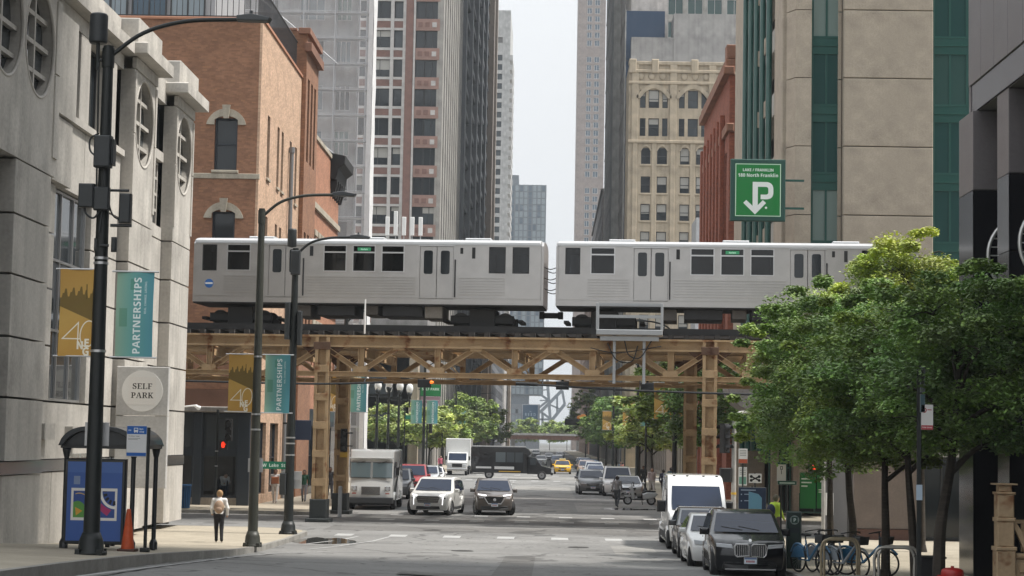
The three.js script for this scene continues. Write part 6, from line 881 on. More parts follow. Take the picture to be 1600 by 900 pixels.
// ---- far street lights, globe lamps, banners, signals ----
{
  const gl = (label, px, D, top) => { const x = PX(px, D), H = P(px, top, D).y - KERB, t = thing('globe_lamp', label, 'street lamp', [x, KERB, -D], 0, 'twin globe lamps'); obj('post', [cyl([0, 0, 0], [0, H, 0], .14, .1, 12), lathe([[.35, 0], [.35, .3], [.2, .8], [0, .8]], 12), lathe([[.16, H - .1], [.22, H], [.1, H + .25], [0, H + .3]], 12)], poleM, t); obj('cross_arm', [bx(-1.0, 1.0, H - .35, H - .18, -.06, .06)], poleM, t); for (const s of [-.95, .95]) { obj('finial', [lathe([[0, H - 1.0], [.07, H - .8], [.1, H - .4], [.16, H - .2], [.12, H], [.24, H + .25], [.24, H + .4], [0, H + .4]], 10).translate(s, 0, 0)], poleM, t); obj('globe', [lathe([[0, H + 1.25], [.1, H + 1.22], [.27, H + 1.05], [.32, H + .75], [.24, H + .42], [0, H + .4]], 14).translate(s, 0, 0)], M('globe_glass', [.78, .78, .76], .3), t); } };
  gl('twin globe lamp nearest, leftmost of the three on black posts', 588, 158, 612); gl('twin globe lamp in the middle of the three on black posts', 606, 166, 617); gl('twin globe lamp farthest, rightmost of the three on black posts', 622, 174, 620);
  const far = (label, x, D, side, kinds) => { const t = armPole(label, x, D, 9.6, .15, { arm: 2.2 * side, up: .5 }); t.children.forEach(c => { }); kinds.forEach(([k, s, lab]) => banner(k, lab, x + (s < 0 ? -1.15 : .2), x + (s < 0 ? -.2 : 1.15), 4.7 + KERB, 6.7 + KERB, D)); };
  far('street light post behind the left viaduct columns', -10.6, 100, 1, [['gold', -1, 'gold banner seen between the left viaduct columns'], ['teal', 1, 'teal banner seen right of the left viaduct columns']]);
  far('street light post on the left above the step van', -10.6, 165, 1, [['teal', -1, 'teal banner on the left side post past the globe lamps'], ['teal', 1, 'second teal banner on the left side post past the globe lamps']]);
  far('street light post on the left by the dark tree', -10.6, 222, 1, [['gold', -1, 'small gold banner on the left by the dark tree'], ['teal', 1, 'small teal banner on the left by the dark tree']]);
  far('street light post on the right beside the right viaduct columns', 7.0, 106, -1, [['gold', -1, 'gold banner left of the right viaduct columns'], ['gold', 1, 'second gold banner left of the right viaduct columns']]);
  far('street light post on the right by the pale tree', 7.0, 150, -1, [['gold', -1, 'gold banner above the pale tree on the right'], ['teal', 1, 'teal banner above the pale tree on the right']]);
  far('street light post on the right past the second crossing', 7.0, 205, -1, [['gold', -1, 'small gold banner on the right past the second crossing']]);
  for (const [x, D, s, l] of [[-10.6, 275, 1, 'far street light post on the left beyond the dark tree'], [7.0, 262, -1, 'far street light post on the right beyond the parked silver cars']]) armPole(l, x, D, 9.6, .15, { arm: 2.2 * s, up: .5 });
  const sig = (label, x, D, y, pole = true) => { const t = thing('traffic_signal', label, 'traffic signal', [x, KERB, -D]); obj('post', [cyl([0, 0, 0], [0, y + .7, 0], .07), lathe([[.18, 0], [.18, .12], [.09, .35], [0, .35]], 12)], poleM, t); signalHead(t, .3, y, .1, 0); obj('bracket', [bx(0, .2, y - .1, y - .04, 0, .06)], poleM, t); return t; };
  sig('black signal post on the far left corner of the second crossing', -10.7, 171, 4.4); sig('black signal post on the far right corner of the second crossing', 6.9, 171, 4.6); sig('black signal post on the right beyond the motor scooter', 6.75, 132, 8.2); sig('black signal post on the left beyond the second crossing', -10.7, 196, 4.6);
  const ns = thing('street_name_sign', 'distant green street name sign right of the globe lamps', 'sign', [PX(643, 172), P(643, 652, 172).y, -172]); obj('plate', [cb(-.6, .6, -.18, .18, -.02, .02, .005)], M('sign_green'), ns); obj('post', [bx(-.7, -.6, -P(643, 652, 172).y + KERB, 1.0, -.05, .05)], poleM, ns);
  const Dp = 202, gp = thing('parking_sign', 'distant green SELF PARK sign under the left half of the viaduct', 'sign', [PX(671, Dp), P(671, 608, Dp).y, -Dp]); obj('board', [cb(-1.1, 1.1, -.75, .75, -.15, 0, .02), bx(-1.3, -1.1, -.1, .0, -.1, -.02)], M('sign_cabinet'), gp); const sp = mesh('print', sheet(2.1, 1.4), printMat('far_park', 192, 128, (c, W, H) => { c.fillStyle = '#187a44'; c.fillRect(0, 0, W, H); c.fillStyle = '#dfeee5'; c.font = 'bold 34px sans-serif'; c.textAlign = 'center'; c.fillText('SELF PARK', W / 2, 76, 170); }, .5), gp, true); sp.position.z = .004; obj('lower_board', [cb(-1.0, 1.0, -1.5, -.8, -.12, -.02, .02)], M('board_mauve', [.35, .22, .28], .6), gp);
  const aw = thing('marquee', 'dark marquee with orange lamps on the right far down the street', 'marquee', [PX(905, 330), P(905, 655, 330).y, -330]); obj('canopy', [cb(-2.5, 6, -1, 0, -3, 3, .1)], sigM, aw); for (let k = 0; k < 6; k++) obj('lamp_cluster', [sph([k * .62, .3 + .3 * Math.sin(k * 2.1), 1 - k * .3], .42, 1.2, .8, 1, 8)], M('orange_lamp', [.8, .45, .18], .6, { emissive: '#ff9a40', emissiveIntensity: .12 }), aw); obj('hanger', [bx(6, 8.5, -.6, -.4, -.1, .1)], sigM, aw);
}

// ================= vehicles =================
const paint = (key, c, metal = .25) => M('paint_' + key, c, .5, { phys: true, clearcoat: 1, clearcoatRoughness: .04, specularIntensity: .35, metal });
const carGlass = M('car_glass', [.009, .017, .04], .03, { phys: true, ior: 1.4 }), lampM = M('headlamp', [.55, .57, .6], .12, { phys: true, clearcoat: 1 }), lampOn = M('lamp_on', [.9, .92, .95], .2, { emissive: '#ffffff', emissiveIntensity: 1.2 }), trimB = M('trim_black', [.012, .012, .013], .5), chrome = M('chrome', [.6, .6, .6], .18, { metal: 1 }), tyreM = M('tyre', [.016, .016, .017], .85), rimM = M('rim_alloy', [.36, .36, .37], .3, { metal: .9 }), tailM = M('tail_lamp', [.3, .012, .01], .25, { phys: true, clearcoat: 1 }), plasticG = M('plastic_grey', [.05, .052, .055], .7);
const tyreG = (() => { const g = fin(new THREE.LatheGeometry([[.62, -.5], [.82, -.5], [.96, -.42], [1, -.25], [1, .25], [.96, .42], [.82, .5], [.62, .5]].map(p => new THREE.Vector2(...p)), 24)); g.rotateZ(Math.PI / 2); return boxUV(g); })();
const rimG = (() => { const gs = []; const d = fin(new THREE.CylinderGeometry(.63, .63, .5, 24)); d.rotateZ(Math.PI / 2); d.translate(.05, 0, 0); const dish = fin(new THREE.LatheGeometry([[.14, .34], [.14, .4], [.2, .4], [.56, .34], [.62, .44], [.66, .46], [.66, .3]].map(p => new THREE.Vector2(...p)), 24)); dish.rotateZ(-Math.PI / 2); gs.push(dish); for (let k = 0; k < 5; k++) { const a = k / 5 * 6.283; gs.push(beam([.42, .1 * Math.cos(a), .1 * Math.sin(a)], [.42, .62 * Math.cos(a), .62 * Math.sin(a)], .1, .16, V(1, 0, 0))); } return boxUV(merge(gs)); })();
const hubG = (() => { const d = fin(new THREE.CylinderGeometry(.62, .62, .4, 20)); d.rotateZ(Math.PI / 2); return boxUV(d); })();
function wheel(parent, x, y, z, r, w, steer = 0) {
  const t = inst('wheel', tyreG, tyreM, parent, x, y, z); t.scale.set(w, r, r); t.rotation.y = steer; const s = Math.sign(x) || 1;
  const h = inst('hub', hubG, trimB, t, 0, 0, 0), k = inst('rim', rimG, rimM, t, 0, 0, 0); if (s < 0) k.rotation.y = Math.PI; return t;
}
function car(name, label, cat, S, pos, yaw, pm, o = {}) {
  const t = thing(name, label, cat, pos, yaw, o.group), { L, W, H, belt, wr, ax } = S, hw = W / 2, home = S.home ?? .2, nose = S.nose ?? .2;
  const df = (x, y, z) => { const u = x / hw, zn = z / (L / 2), k = clamp((y - belt) / (H - belt)); let nx = x * (1 - home * k) * (1 - .05 * (1 - sstep(.2, .5, y))) * (1 - .10 * sstep(.72, 1, Math.abs(zn))); const nz = z - Math.sign(z) * nose * sstep(.5, 1, Math.abs(zn)) * u * u; return [nx, y, nz]; };
  const dg = g => { const p = g.attributes.position; for (let i = 0; i < p.count; i++) p.setXYZ(i, ...df(p.getX(i), p.getY(i), p.getZ(i))); g.computeVertexNormals(); return g; };
  const sideShape = () => { // outline in (z, y) with the wheel arches cut
    const s = new THREE.Shape(), pr = S.prof, ar = wr + .07; s.moveTo(pr[0][0], pr[0][1]); for (const q of pr.slice(1)) s.lineTo(...q);
    const y0 = pr[0][1]; for (const a of [...ax].sort((p, q) => q - p)) { s.lineTo(a + ar, y0); s.absarc(a, wr, ar, Math.asin(Math.max(-1, (y0 - wr) / ar)), Math.PI - Math.asin(Math.max(-1, (y0 - wr) / ar)), false); } return s; };
  let g = fin(new THREE.ExtrudeGeometry(sideShape(), { depth: W - .1, steps: 8, bevelEnabled: true, bevelThickness: .05, bevelSize: .05, bevelOffset: -.05, bevelSegments: 3, curveSegments: 10 })); g.translate(0, 0, -(W - .1) / 2); g.rotateY(-Math.PI / 2); g = dg(g); g = fin(toCreasedNormals(g, .6));
  obj('body', [g], pm, t);
  obj('underbody', [bx(-hw * .8, hw * .8, .22, .5, -L / 2 + .35, L / 2 - .4)], trimB, t);
  const sideWin = (pts, s, nm = 'side_window', m = carGlass) => { const q = fin(new THREE.ExtrudeGeometry(shp(pts), { depth: .012, bevelEnabled: false })); q.rotateY(-Math.PI / 2); q.translate(s * (hw + .004) + (s > 0 ? .012 : 0), 0, 0); dg(q); return obj(nm, [q], m, t); };
  for (const s of [-1, 1]) { for (const w of S.wins) sideWin(w, s); for (const w of S.cladding ?? []) sideWin(w, s, 'door_cladding', plasticG); for (const z of S.handles ?? []) sideWin([[z, belt - .17], [z + .2, belt - .17], [z + .2, belt - .13], [z, belt - .13]], s, 'door_handle', o.handle ?? pm); }
  const glassStrip = (z0, y0, z1, y1, uu, nm, off) => { const pos = [], n = 12, m = 4, d = V(0, z1 - z0, -(y1 - y0)).normalize(); let nv = V(0, -(z1 - z0), (y1 - y0)); nv = V(0, Math.abs(z1 - z0), Math.abs(y1 - y0) * Math.sign(off)).normalize().multiplyScalar(.014); const at = (i, j) => { const u = lerp(-uu, uu, i / n) * hw, k = j / m, q = df(u, lerp(y0, y1, k), lerp(z0, z1, k)); return [q[0], q[1] + nv.y, q[2] + nv.z]; }; for (let i = 0; i < n; i++) for (let j = 0; j < m; j++) { const a = at(i, j), b = at(i + 1, j), c = at(i + 1, j + 1), e = at(i, j + 1); off > 0 ? pos.push(...a, ...b, ...c, ...a, ...c, ...e) : pos.push(...a, ...c, ...b, ...a, ...e, ...c); } const q = new THREE.BufferGeometry(); q.setAttribute('position', new THREE.Float32BufferAttribute(pos, 3)); q.computeVertexNormals(); return obj(nm, [q], carGlass, t); };
  if (S.ws) { glassStrip(...S.ws, S.wu ?? .88, 'windshield', 1); const [z0, y0] = S.ws; if (S.wipers !== 0) obj('wiper', [tube([df(-.1, y0 + .06, z0).map((v, i) => i === 2 ? v + .02 : v), df(-hw * .7, y0 + .14, z0 - .04).map((v, i) => i === 2 ? v + .03 : v)], .012, 6, 5), tube([df(.35, y0 + .06, z0).map((v, i) => i === 2 ? v + .02 : v), df(-.2, y0 + .15, z0 - .05).map((v, i) => i === 2 ? v + .03 : v)], .012, 6, 5)], trimB, t); }
  if (S.rw) glassStrip(...S.rw, .84, 'rear_window', -1);
  const dense = p => p.flatMap((a, i) => { const b = p[(i + 1) % p.length], n = Math.max(1, Math.ceil(Math.hypot(b[0] - a[0], b[1] - a[1]) / .09)); return Array.from({ length: n }, (_, k) => [lerp(a[0], b[0], k / n), lerp(a[1], b[1], k / n)]); });
  const front = (shape, y, x, z, d, m, nm, mirror) => { for (const s of mirror ? [-1, 1] : [1]) { const q = ext(shp(dense(shape).map(([a, b]) => [s * (x + a), y + b])), z - .06, z + d, .012, 1); q.scale; dg(q); obj(nm, [q], m, t); } };
  (S.front ?? (() => { }))({ front, t, df, dg, hw, L, W, o, pm });
  for (const a of ax) for (const s of [-1, 1]) wheel(t, s * (hw - (S.tw ?? .23) / 2 - .015), wr, a, wr, S.tw ?? .23, a === Math.max(...ax) ? (o.steer ?? 0) : 0);
  if (S.mirror) for (const s of [-1, 1]) { const [mz, my, mw, mh] = S.mirror; obj('mirror', [cb(s * (hw - .03), s * (hw + mw), my, my + mh, mz - .1, mz + .06, .04)], o.mirror ?? pm, t); }
  return t;
}
const plateP = printMat('plate', 96, 48, (c, W, H) => { c.fillStyle = '#c9d3dd'; c.fillRect(0, 0, W, H); c.fillStyle = '#5a6d8f'; c.fillRect(0, 0, W, 14); c.fillStyle = '#a04848'; c.fillRect(14, 22, 68, 16); c.fillStyle = '#c9d3dd'; for (let i = 1; i < 7; i++) c.fillRect(14 + i * 10, 22, 3, 16); }, .5);
function plate(t, y, z) { const b = obj('license_plate', [cb(-.16, .16, y - .08, y + .08, z - .02, z, .005)], M('sign_alu'), t); const s = mesh('print', sheet(.3, .15), plateP, b, true); s.position.set(0, y, z + .003); }
// -- outlines: z forward, y up --
const SUV = (p = {}) => { const L = p.L ?? 4.7, W = p.W ?? 1.89, H = p.H ?? 1.67, f = L / 2, b = p.belt ?? 1.06, a0 = f - .82, a1 = -f + .98, wz = p.wz ?? f - 1.35, rz = wz - .85;
  return { L, W, H, belt: b, wr: p.wr ?? .36, ax: [a0, a1], home: .2, nose: .24, tw: .24, mirror: [wz - .35, b - .02, .2, .17], handles: [-.35, -1.3],
    prof: [[f - .12, .24], [f, .42], [f, .72], [f - .1, .9], [f - .3, 1.0], [wz, b + .02], [rz, H - .07], [rz - .6, H], [-f + .85, H - .04], [-f + .5, H - .1], [-f + .08, b + .05], [-f, .8], [-f, .45], [-f + .12, .26]],
    ws: [wz - .04, b + .06, rz + .06, H - .11], rw: [-f + .14, b + .1, -f + .46, H - .14],
    wins: [[[wz - .42, b + .05], [rz - .05, H - .16], [-.38, H - .13], [-.38, b + .05]], [[-.46, b + .05], [-.46, H - .13], [-1.32, H - .15], [-1.42, b + .05]], [[-1.5, b + .06], [-1.4, H - .16], [-f + .62, H - .2], [-f + .42, b + .1]]],
    cladding: [[[a0 - .5, .25], [a1 + .5, .25], [a1 + .5, .38], [a0 - .5, .38]]], front: p.front }; };
const SED = (p = {}) => { const L = p.L ?? 4.6, W = p.W ?? 1.82, H = p.H ?? 1.46, f = L / 2, b = .95, a0 = f - .88, a1 = -f + 1.02, wz = f - 1.35, rz = wz - .95;
  return { L, W, H, belt: b, wr: .33, ax: [a0, a1], home: .24, nose: .26, tw: .22, mirror: [wz - .4, b - .02, .18, .14], handles: [-.3, -1.1],
    prof: [[f - .12, .22], [f, .38], [f, .6], [f - .12, .76], [f - .4, .86], [wz, b], [rz, H - .05], [rz - .5, H], [-.85, H - .03], [-f + .75, b + .07], [-f + .1, b + .04], [-f, .8], [-f, .45], [-f + .12, .25]],
    ws: [wz - .06, b + .04, rz + .06, H - .08], rw: [-f + .84, b + .12, -.92, H - .08],
    wins: [[[wz - .5, b + .04], [rz - .02, H - .12], [-.35, H - .1], [-.35, b + .04]], [[-.43, b + .04], [-.43, H - .1], [-.9, H - .14], [-f + 1.0, b + .06]]], front: p.front }; };
const frontGeneric = ({ front, t, hw, L, o }) => {
  const f = L / 2, y = o.fy ?? .66; front([[-.42, -.07], [.42, -.07], [.5, .09], [-.5, .09]], y, 0, f, .02, trimB, 'grille'); obj('grille_bar', [bx(-.4, .4, y - .01, y + .015, f + .012, f + .03)], chrome, t); front([[-.18, -.05], [.17, -.04], [.2, .08], [-.2, .05]], y + .06, hw * .72, f - .04, .03, o.lit ? lampOn : lampM, 'headlight', true); front([[-.55, -.07], [.55, -.07], [.5, .07], [-.5, .07]], .38, 0, f, .015, trimB, 'bumper_intake'); plate(t, .5, f + .045);
};
const frontBig = ({ front, t, hw, L, o }) => { // tall kidney grille
  const f = L / 2; const K = [[.02, -.14], [.33, -.17], [.4, -.1], [.42, .08], [.36, .17], [.06, .17], [.02, .12]];
  for (const s of [-1, 1]) { const q = shp(K.map(([a, b]) => [s * a, .8 + b - .06])), h = new THREE.Path(K.map(([a, b]) => new THREE.Vector2(s * lerp(a, .21, .12), .8 + lerp(b, 0, .14) - .06))); const back = ext(shp(K.map(([a, b]) => [s * a, .74 + b])), f - .06, f + .0); obj('grille', [back], trimB, t); q.holes.push(h); obj('grille_ring', [ext(q, f, f + .05, .008)], chrome, t); for (let k = 0; k < 7; k++) obj('grille_bar', [cb(s * (.085 + k * .047) - .009, s * (.085 + k * .047) + .009, .6, .88, f, f + .035, .004)], chrome, t); }
  front([[-.24, -.05], [.2, -.02], [.22, .07], [-.2, .05]], .83, hw * .74, f - .07, .04, lampM, 'headlight', true); front([[-.78, -.1], [.78, -.1], [.72, .08], [-.72, .08]], .38, 0, f - .02, .02, trimB, 'bumper_intake'); obj('bumper_strip', [bx(-.62, .62, .27, .3, f - .05, f + .02)], chrome, t); plate(t, .5, f + .06);
  const e = fin(new THREE.CylinderGeometry(.04, .04, .015, 16)); e.rotateX(1.2); e.translate(0, .985, f - .1); obj('emblem', [e], chrome, t);
};
const frontPal = ({ front, t, hw, L, o }) => { const f = L / 2; front([[-.52, -.14], [.52, -.14], [.62, .12], [.5, .17], [-.5, .17], [-.62, .12]], .72, 0, f, .02, trimB, 'grille'); for (let k = 0; k < 3; k++) obj('grille_bar', [bx(-.54, .54, .62 + k * .09, .635 + k * .09, f + .01, f + .035)], chrome, t); front([[-.06, -.2], [.06, -.16], [.07, .14], [-.04, .18]], .66, hw * .84, f - .08, .05, trimB, 'headlight', true); front([[-.025, -.18], [.02, -.18], [.04, .2], [0, .2]], .67, hw * .76, f - .05, .05, lampOn, 'running_light', true); front([[-.12, -.02], [.14, .02], [.14, .05], [-.12, .02]], .93, hw * .72, f - .1, .06, lampOn, 'running_light', true); front([[-.65, -.07], [.65, -.07], [.6, .07], [-.6, .07]], .36, 0, f, .015, trimB, 'bumper_intake'); plate(t, .5, f + .04); };
const frontV = ({ front, t, hw, L, o }) => { const f = L / 2; front([[-.3, -.16], [.3, -.16], [.5, .16], [-.5, .16]], .72, 0, f, .02, trimB, 'grille'); for (const s of [-1, 1]) obj('grille_bar', [beam([s * .3, .55, f + .03], [s * .52, .9, f + .02], .05, .04)], chrome, t); obj('grille_bar', [bx(-.3, .3, .53, .58, f + .01, f + .05)], chrome, t); front([[-.2, -.03], [.2, .02], [.22, .07], [-.22, .02]], .93, hw * .7, f - .1, .06, lampOn, 'running_light', true); front([[-.1, -.06], [.1, -.04], [.1, .06], [-.1, .06]], .78, hw * .76, f - .08, .04, lampM, 'headlight', true); front([[-.75, -.08], [.75, -.08], [.7, .08], [-.7, .08]], .36, 0, f, .015, plasticG, 'bumper_intake'); plate(t, .5, f + .05); const e = fin(new THREE.CylinderGeometry(.07, .07, .02, 20)); e.rotateX(Math.PI / 2); e.translate(0, .74, f + .04); obj('emblem', [e], chrome, t); };
const at = (x, D) => [x, E(x, D) + .002, -D];
// parked on the right, front to back; D is the nose, so the middle stands half a length behind
car('parked_car', 'black SUV with large chrome twin grille parked at the right kerb', 'car', SUV({ front: frontBig }), at(5.08, 47.6 + 2.35), -.02, paint('black', [.003, .0035, .006], 0), { handle: chrome });
car('parked_car', 'white sedan parked between the black SUV and the small dark car', 'car', SED({ front: frontGeneric }), at(4.86, 53.2 + 2.3), 0, paint('white', [.68, .68, .67], 0));
car('parked_car', 'small dark hatchback parked right in front of the white van', 'car', SUV({ L: 4.2, W: 1.8, H: 1.52, belt: .98, front: frontGeneric }), at(4.92, 58.5 + 2.1), 0, paint('dark', [.05, .055, .06]));
{ // high roof delivery van
  const f = 3.0, S = { L: 6.0, W: 2.05, H: 2.46, belt: 1.3, wr: .35, ax: [2.05, -1.9], home: .1, nose: .2, tw: .23, mirror: [1.35, 1.2, .26, .38], handles: [.95], prof: [[f - .1, .26], [f, .4], [f, .72], [f - .08, .95], [f - .32, 1.2], [f - .5, 1.28], [1.55, 2.12], [1.2, 2.38], [.7, 2.45], [0, 2.46], [-f + .1, 2.45], [-f, 2.3], [-f, .45], [-f + .1, .28]], ws: [f - .52, 1.31, 1.58, 2.08], wu: .84, wins: [[[1.95, 1.28], [1.5, 1.98], [.75, 1.98], [.75, 1.25]]], cladding: [[[1.5, .3], [-1.4, .3], [-1.4, .55], [1.5, .55]]],
    front: ({ front, t, hw }) => { front([[-.95, -.2], [.95, -.2], [.95, .22], [.7, .3], [-.7, .3], [-.95, .22]], .5, 0, f, .03, plasticG, 'bumper'); front([[-.6, -.05], [.6, -.05], [.6, .05], [-.6, .05]], .84, 0, f - .02, .02, trimB, 'grille'); front([[-.14, -.12], [.12, -.14], [.12, .16], [-.1, .1]], .98, hw * .78, f - .16, .1, lampM, 'headlight', true); for (const x of [-.7, -.25, .3, .75]) obj('roof_lamp', [cb(x - .04, x + .04, 2.4, 2.44, 1.02, 1.1, .01)], trimB, t); obj('emblem', [cb(-.04, .04, 1.12, 1.2, f - .33, f - .27, .02)], chrome, t); } };
  car('delivery_van', 'white high roof delivery van parked at the right kerb', 'van', S, at(5.05, 64 + 3.0), 0, paint('van_white', [.72, .72, .71], 0), { mirror: trimB });
}
// in the crossing
car('car', 'white SUV with headlights on turning below the viaduct', 'car', SUV({ L: 4.98, W: 1.97, H: 1.74, wr: .38, front: frontPal }), at(-5.15, 89 + 2.4), -.13, paint('pearl', [.66, .66, .64], .1), { steer: -.3, handle: chrome });
car('car', 'dark grey SUV with V shaped chrome grille right of the white SUV', 'car', SUV({ L: 4.65, W: 1.84, H: 1.69, front: frontV }), at(-2.55, 90.5 + 2.2), .06, paint('gunmetal', [.11, .095, .085], .5), { steer: .35 });
{ // walk-in step van
  const f = 3.4, S = { L: 6.8, W: 2.3, H: 2.95, belt: 1.6, wr: .4, ax: [2.3, -1.9], home: .03, nose: .1, tw: .26, prof: [[f - .1, .5], [f, .55], [f, 1.12], [f - .22, 1.45], [f - .34, 2.5], [f - .5, 2.88], [f - .8, 2.95], [-f + .1, 2.95], [-f, 2.8], [-f, .55], [-f + .1, .45]], wins: [[[f - .6, 1.55], [f - .65, 2.35], [f - 1.4, 2.35], [f - 1.4, 1.55]]],
    front: ({ front, t, hw, dg }) => { for (const s of [-1, 1]) { const q = shp([[s * .06, 0], [s * 1.02, 0], [s * 1.02, .72], [s * .06, .72]].map(([a, b]) => [a, b])), g = ext(q, 0, .03, .01); g.rotateX(-.105); g.translate(0, 1.58, f - .2); obj('windshield', [g], M('step_glass', [.17, .23, .25], .08, { phys: true, clearcoat: 1 }), t); obj('windshield_seal', [bx(s * .04, s * 1.04, 1.55, 1.58, f - .25, f - .2)], trimB, t); obj('windshield_seal', [bx(s * .04, s * 1.04, 2.3, 2.33, f - .36, f - .29)], trimB, t); obj('wiper', [beam([s > 0 ? .75 : -.3, 2.38, f - .24], [s > 0 ? .3 : -.75, 2.27, f - .2], .02, .025)], trimB, t); }
      obj('grille', [cb(-.46, .46, .74, 1.14, f - .02, f + .03, .01)], M('grille_grey', [.16, .16, .16], .5), t); for (let k = 0; k < 8; k++) obj('grille_bar', [bx(-.44, .44, .76 + k * .047, .78 + k * .047, f + .03, f + .045)], chrome, t); obj('bumper', [cb(-1.12, 1.12, .32, .62, f - .12, f + .14, .03)], plasticG, t); for (const s of [-1, 1]) { obj('headlight_bezel', [cb(s * .68, s * .96, .92, 1.16, f - .03, f + .02, .01)], chrome, t); obj('headlight', [tr((() => { const d = fin(new THREE.CylinderGeometry(.09, .09, .03, 18)); d.rotateX(Math.PI / 2); return d; })(), s * .82, 1.04, f + .03)], lampM, t); obj('turn_lamp', [cb(s * .72, s * .92, .78, .83, f, f + .03, .01)], M('amber_lens', [.4, .06, .03], .3), t); obj('mirror', [cb(s * 1.18, s * 1.34, 1.7, 2.1, f - .6, f - .5, .02), bx(s * 1.1, s * 1.2, 2.1, 2.13, f - .58, f - .54)], trimB, t); } obj('visor_lip', [cb(-1.08, 1.08, 2.5, 2.56, f - .4, f - .22, .01)], paint('step_white'), t); } };
  car('step_van', 'boxy white walk in step van facing the viaduct on the left', 'van', S, at(-8.62, 94.6 + 3.4), 0, paint('step_white', [.70, .70, .68], 0));
}
{ // box truck
  const t = thing('box_truck', 'white box truck waiting at the far left of the second crossing', 'truck', at(-8.9, 192), 0), w = paint('truck_white', [.68, .68, .67], 0); obj('cargo_box', [cb(-1.25, 1.25, .95, 3.65, -6.5, -1.2, .05)], w, t); obj('cab', [ext([[-1.3, .5], [1.0, .5], [1.05, 1.25], [.15, 1.45], [-.45, 2.25], [-1.3, 2.3]], -1.0, 1.0, .06).rotateY(-Math.PI / 2)], w, t); obj('windshield', [ext([[-.42, 2.15], [.12, 1.45], [.15, 1.48], [-.38, 2.18]], -.88, .88).rotateY(-Math.PI / 2)], carGlass, t); obj('grille', [cb(-.5, .5, .82, 1.15, 1.02, 1.08, .02)], trimB, t); for (const s of [-1, 1]) { obj('headlight', [cb(s * .58, s * .88, .85, 1.12, 1.02, 1.07, .02)], lampM, t); obj('mirror', [cb(s * 1.08, s * 1.25, 1.5, 1.9, -.3, -.2, .02)], trimB, t); } obj('bumper', [cb(-1, 1, .45, .68, 1.0, 1.15, .03)], chrome, t); obj('chassis', [bx(-.5, .5, .5, .94, -6.3, .8)], trimB, t); for (const z of [.3, -4.6]) for (const s of [-1, 1]) wheel(t, s * .88, .4, z, .4, .26);
}
{ // shuttle bus crossing, nose to the right: its +z is turned to +x
  const t = thing('shuttle_bus', 'black shuttle bus crossing the street at the second crossing', 'bus', at(-3.2, 178), Math.PI / 2), b = paint('bus_black', [.012, .012, .014], .1); obj('body', [ext([[-3.75, .55], [1.4, .55], [1.4, 2.0], [1.75, 2.35], [1.55, 2.75], [1.2, 2.95], [-3.7, 2.95], [-3.78, 2.8]], -1.12, 1.12, .06).rotateY(-Math.PI / 2)], b, t); obj('roof', [cb(-1.08, 1.08, 2.94, 3.02, -3.7, 1.2, .03)], M('bus_roof', [.5, .5, .5], .6), t); obj('cab', [ext([[1.4, .5], [3.6, .5], [3.65, 1.05], [2.7, 1.3], [2.1, 2.05], [1.4, 2.1]], -.98, .98, .06).rotateY(-Math.PI / 2)], b, t);
  for (const s of [-1, 1]) { for (const [a, c] of [[-1.5, -.6], [-.5, .2], [.3, 1.0]]) obj('side_window', [bx(s * 1.115, s * 1.135, 1.55, 2.45, a, c)], pick(G.mid, M('bus_glass', [.1, .12, .13], .08, { phys: true })), t); obj('cab_window', [bx(s * .975, s * .995, 1.35, 1.95, 1.65, 2.2)], G.mid, t); obj('stripe', [bx(s * 1.115, s * 1.125, .95, 1.12, -3.3, -1.9), bx(s * 1.115, s * 1.125, .9, 1.15, -1.6, .2)], M('stripe_white', [.6, .6, .6], .5), t); obj('yellow_stripe', [bx(s * 1.115, s * 1.125, .66, .74, -1.2, .8)], sigY, t); obj('door', [bx(s * 1.115, s * 1.13, .6, 2.4, 1.05, 1.38)], trimB, t); obj('mirror', [cb(s * 1.0, s * 1.25, 1.5, 1.85, 2.2, 2.3, .03)], trimB, t); obj('headlight', [cb(s * .55, s * .88, .82, 1.02, 3.58, 3.66, .02)], lampM, t); } obj('windshield', [ext([[2.12, 1.98], [2.66, 1.36], [2.7, 1.38], [2.16, 2.02]], -.85, .85).rotateY(-Math.PI / 2)], carGlass, t); obj('bumper', [cb(-1, 1, .42, .65, 3.55, 3.78, .04), cb(-1.1, 1.1, .42, .6, -3.85, -3.7, .04)], trimB, t); for (const z of [2.75, -2.1]) for (const s of [-1, 1]) wheel(t, s * .92, .4, z, .4, .26);
}
// smaller and farther cars
const P_ = { silver: paint('silver', [.42, .43, .44], .6), grey: paint('grey', [.17, .175, .18], .5), white: paint('white'), black: paint('jet', [.012, .013, .015], .1), red: paint('red', [.30, .022, .025], .2), yellow: paint('yellow', [.72, .40, .015], 0), tan: paint('tan', [.28, .2, .16], .4), blue: paint('blue', [.03, .06, .13], .4) };
const taxi = car('taxi', 'yellow taxi driving towards us in the middle of the street', 'taxi', SED({ W: 1.9, H: 1.5, front: frontGeneric }), at(1.72, 212), 0, P_.yellow, {}); obj('roof_light', [cb(-.35, .35, 1.49, 1.66, -.35, -.1, .03)], M('roof_light', [.7, .6, .3], .4), taxi);
const protoS = {}; const mk = (kind, col, label, x, D, yaw = 0, o = {}) => car('parked_car', label, 'car', kind === 's' ? SED({ front: frontGeneric }) : SUV({ front: frontGeneric, ...o }), at(x, D), yaw, P_[col], o);
mk('v', 'grey', 'dark grey SUV half hidden behind the white step van', -8.9, 114.5, 0, { H: 1.75 }); mk('v', 'red', 'red SUV parked behind the dark SUV on the left', -8.85, 128, 0, { H: 1.85, W: 1.98, wr: .4 }); mk('v', 'silver', 'silver car parked behind the red SUV', -8.5, 137); mk('s', 'white', 'white sedan behind the silver car on the left', -8.6, 146);
mk('s', 'grey', 'grey sedan between the box truck and the black bus', -7.2, 204); mk('v', 'blue', 'blue grey SUV behind the box truck on the left', -8.6, 222);
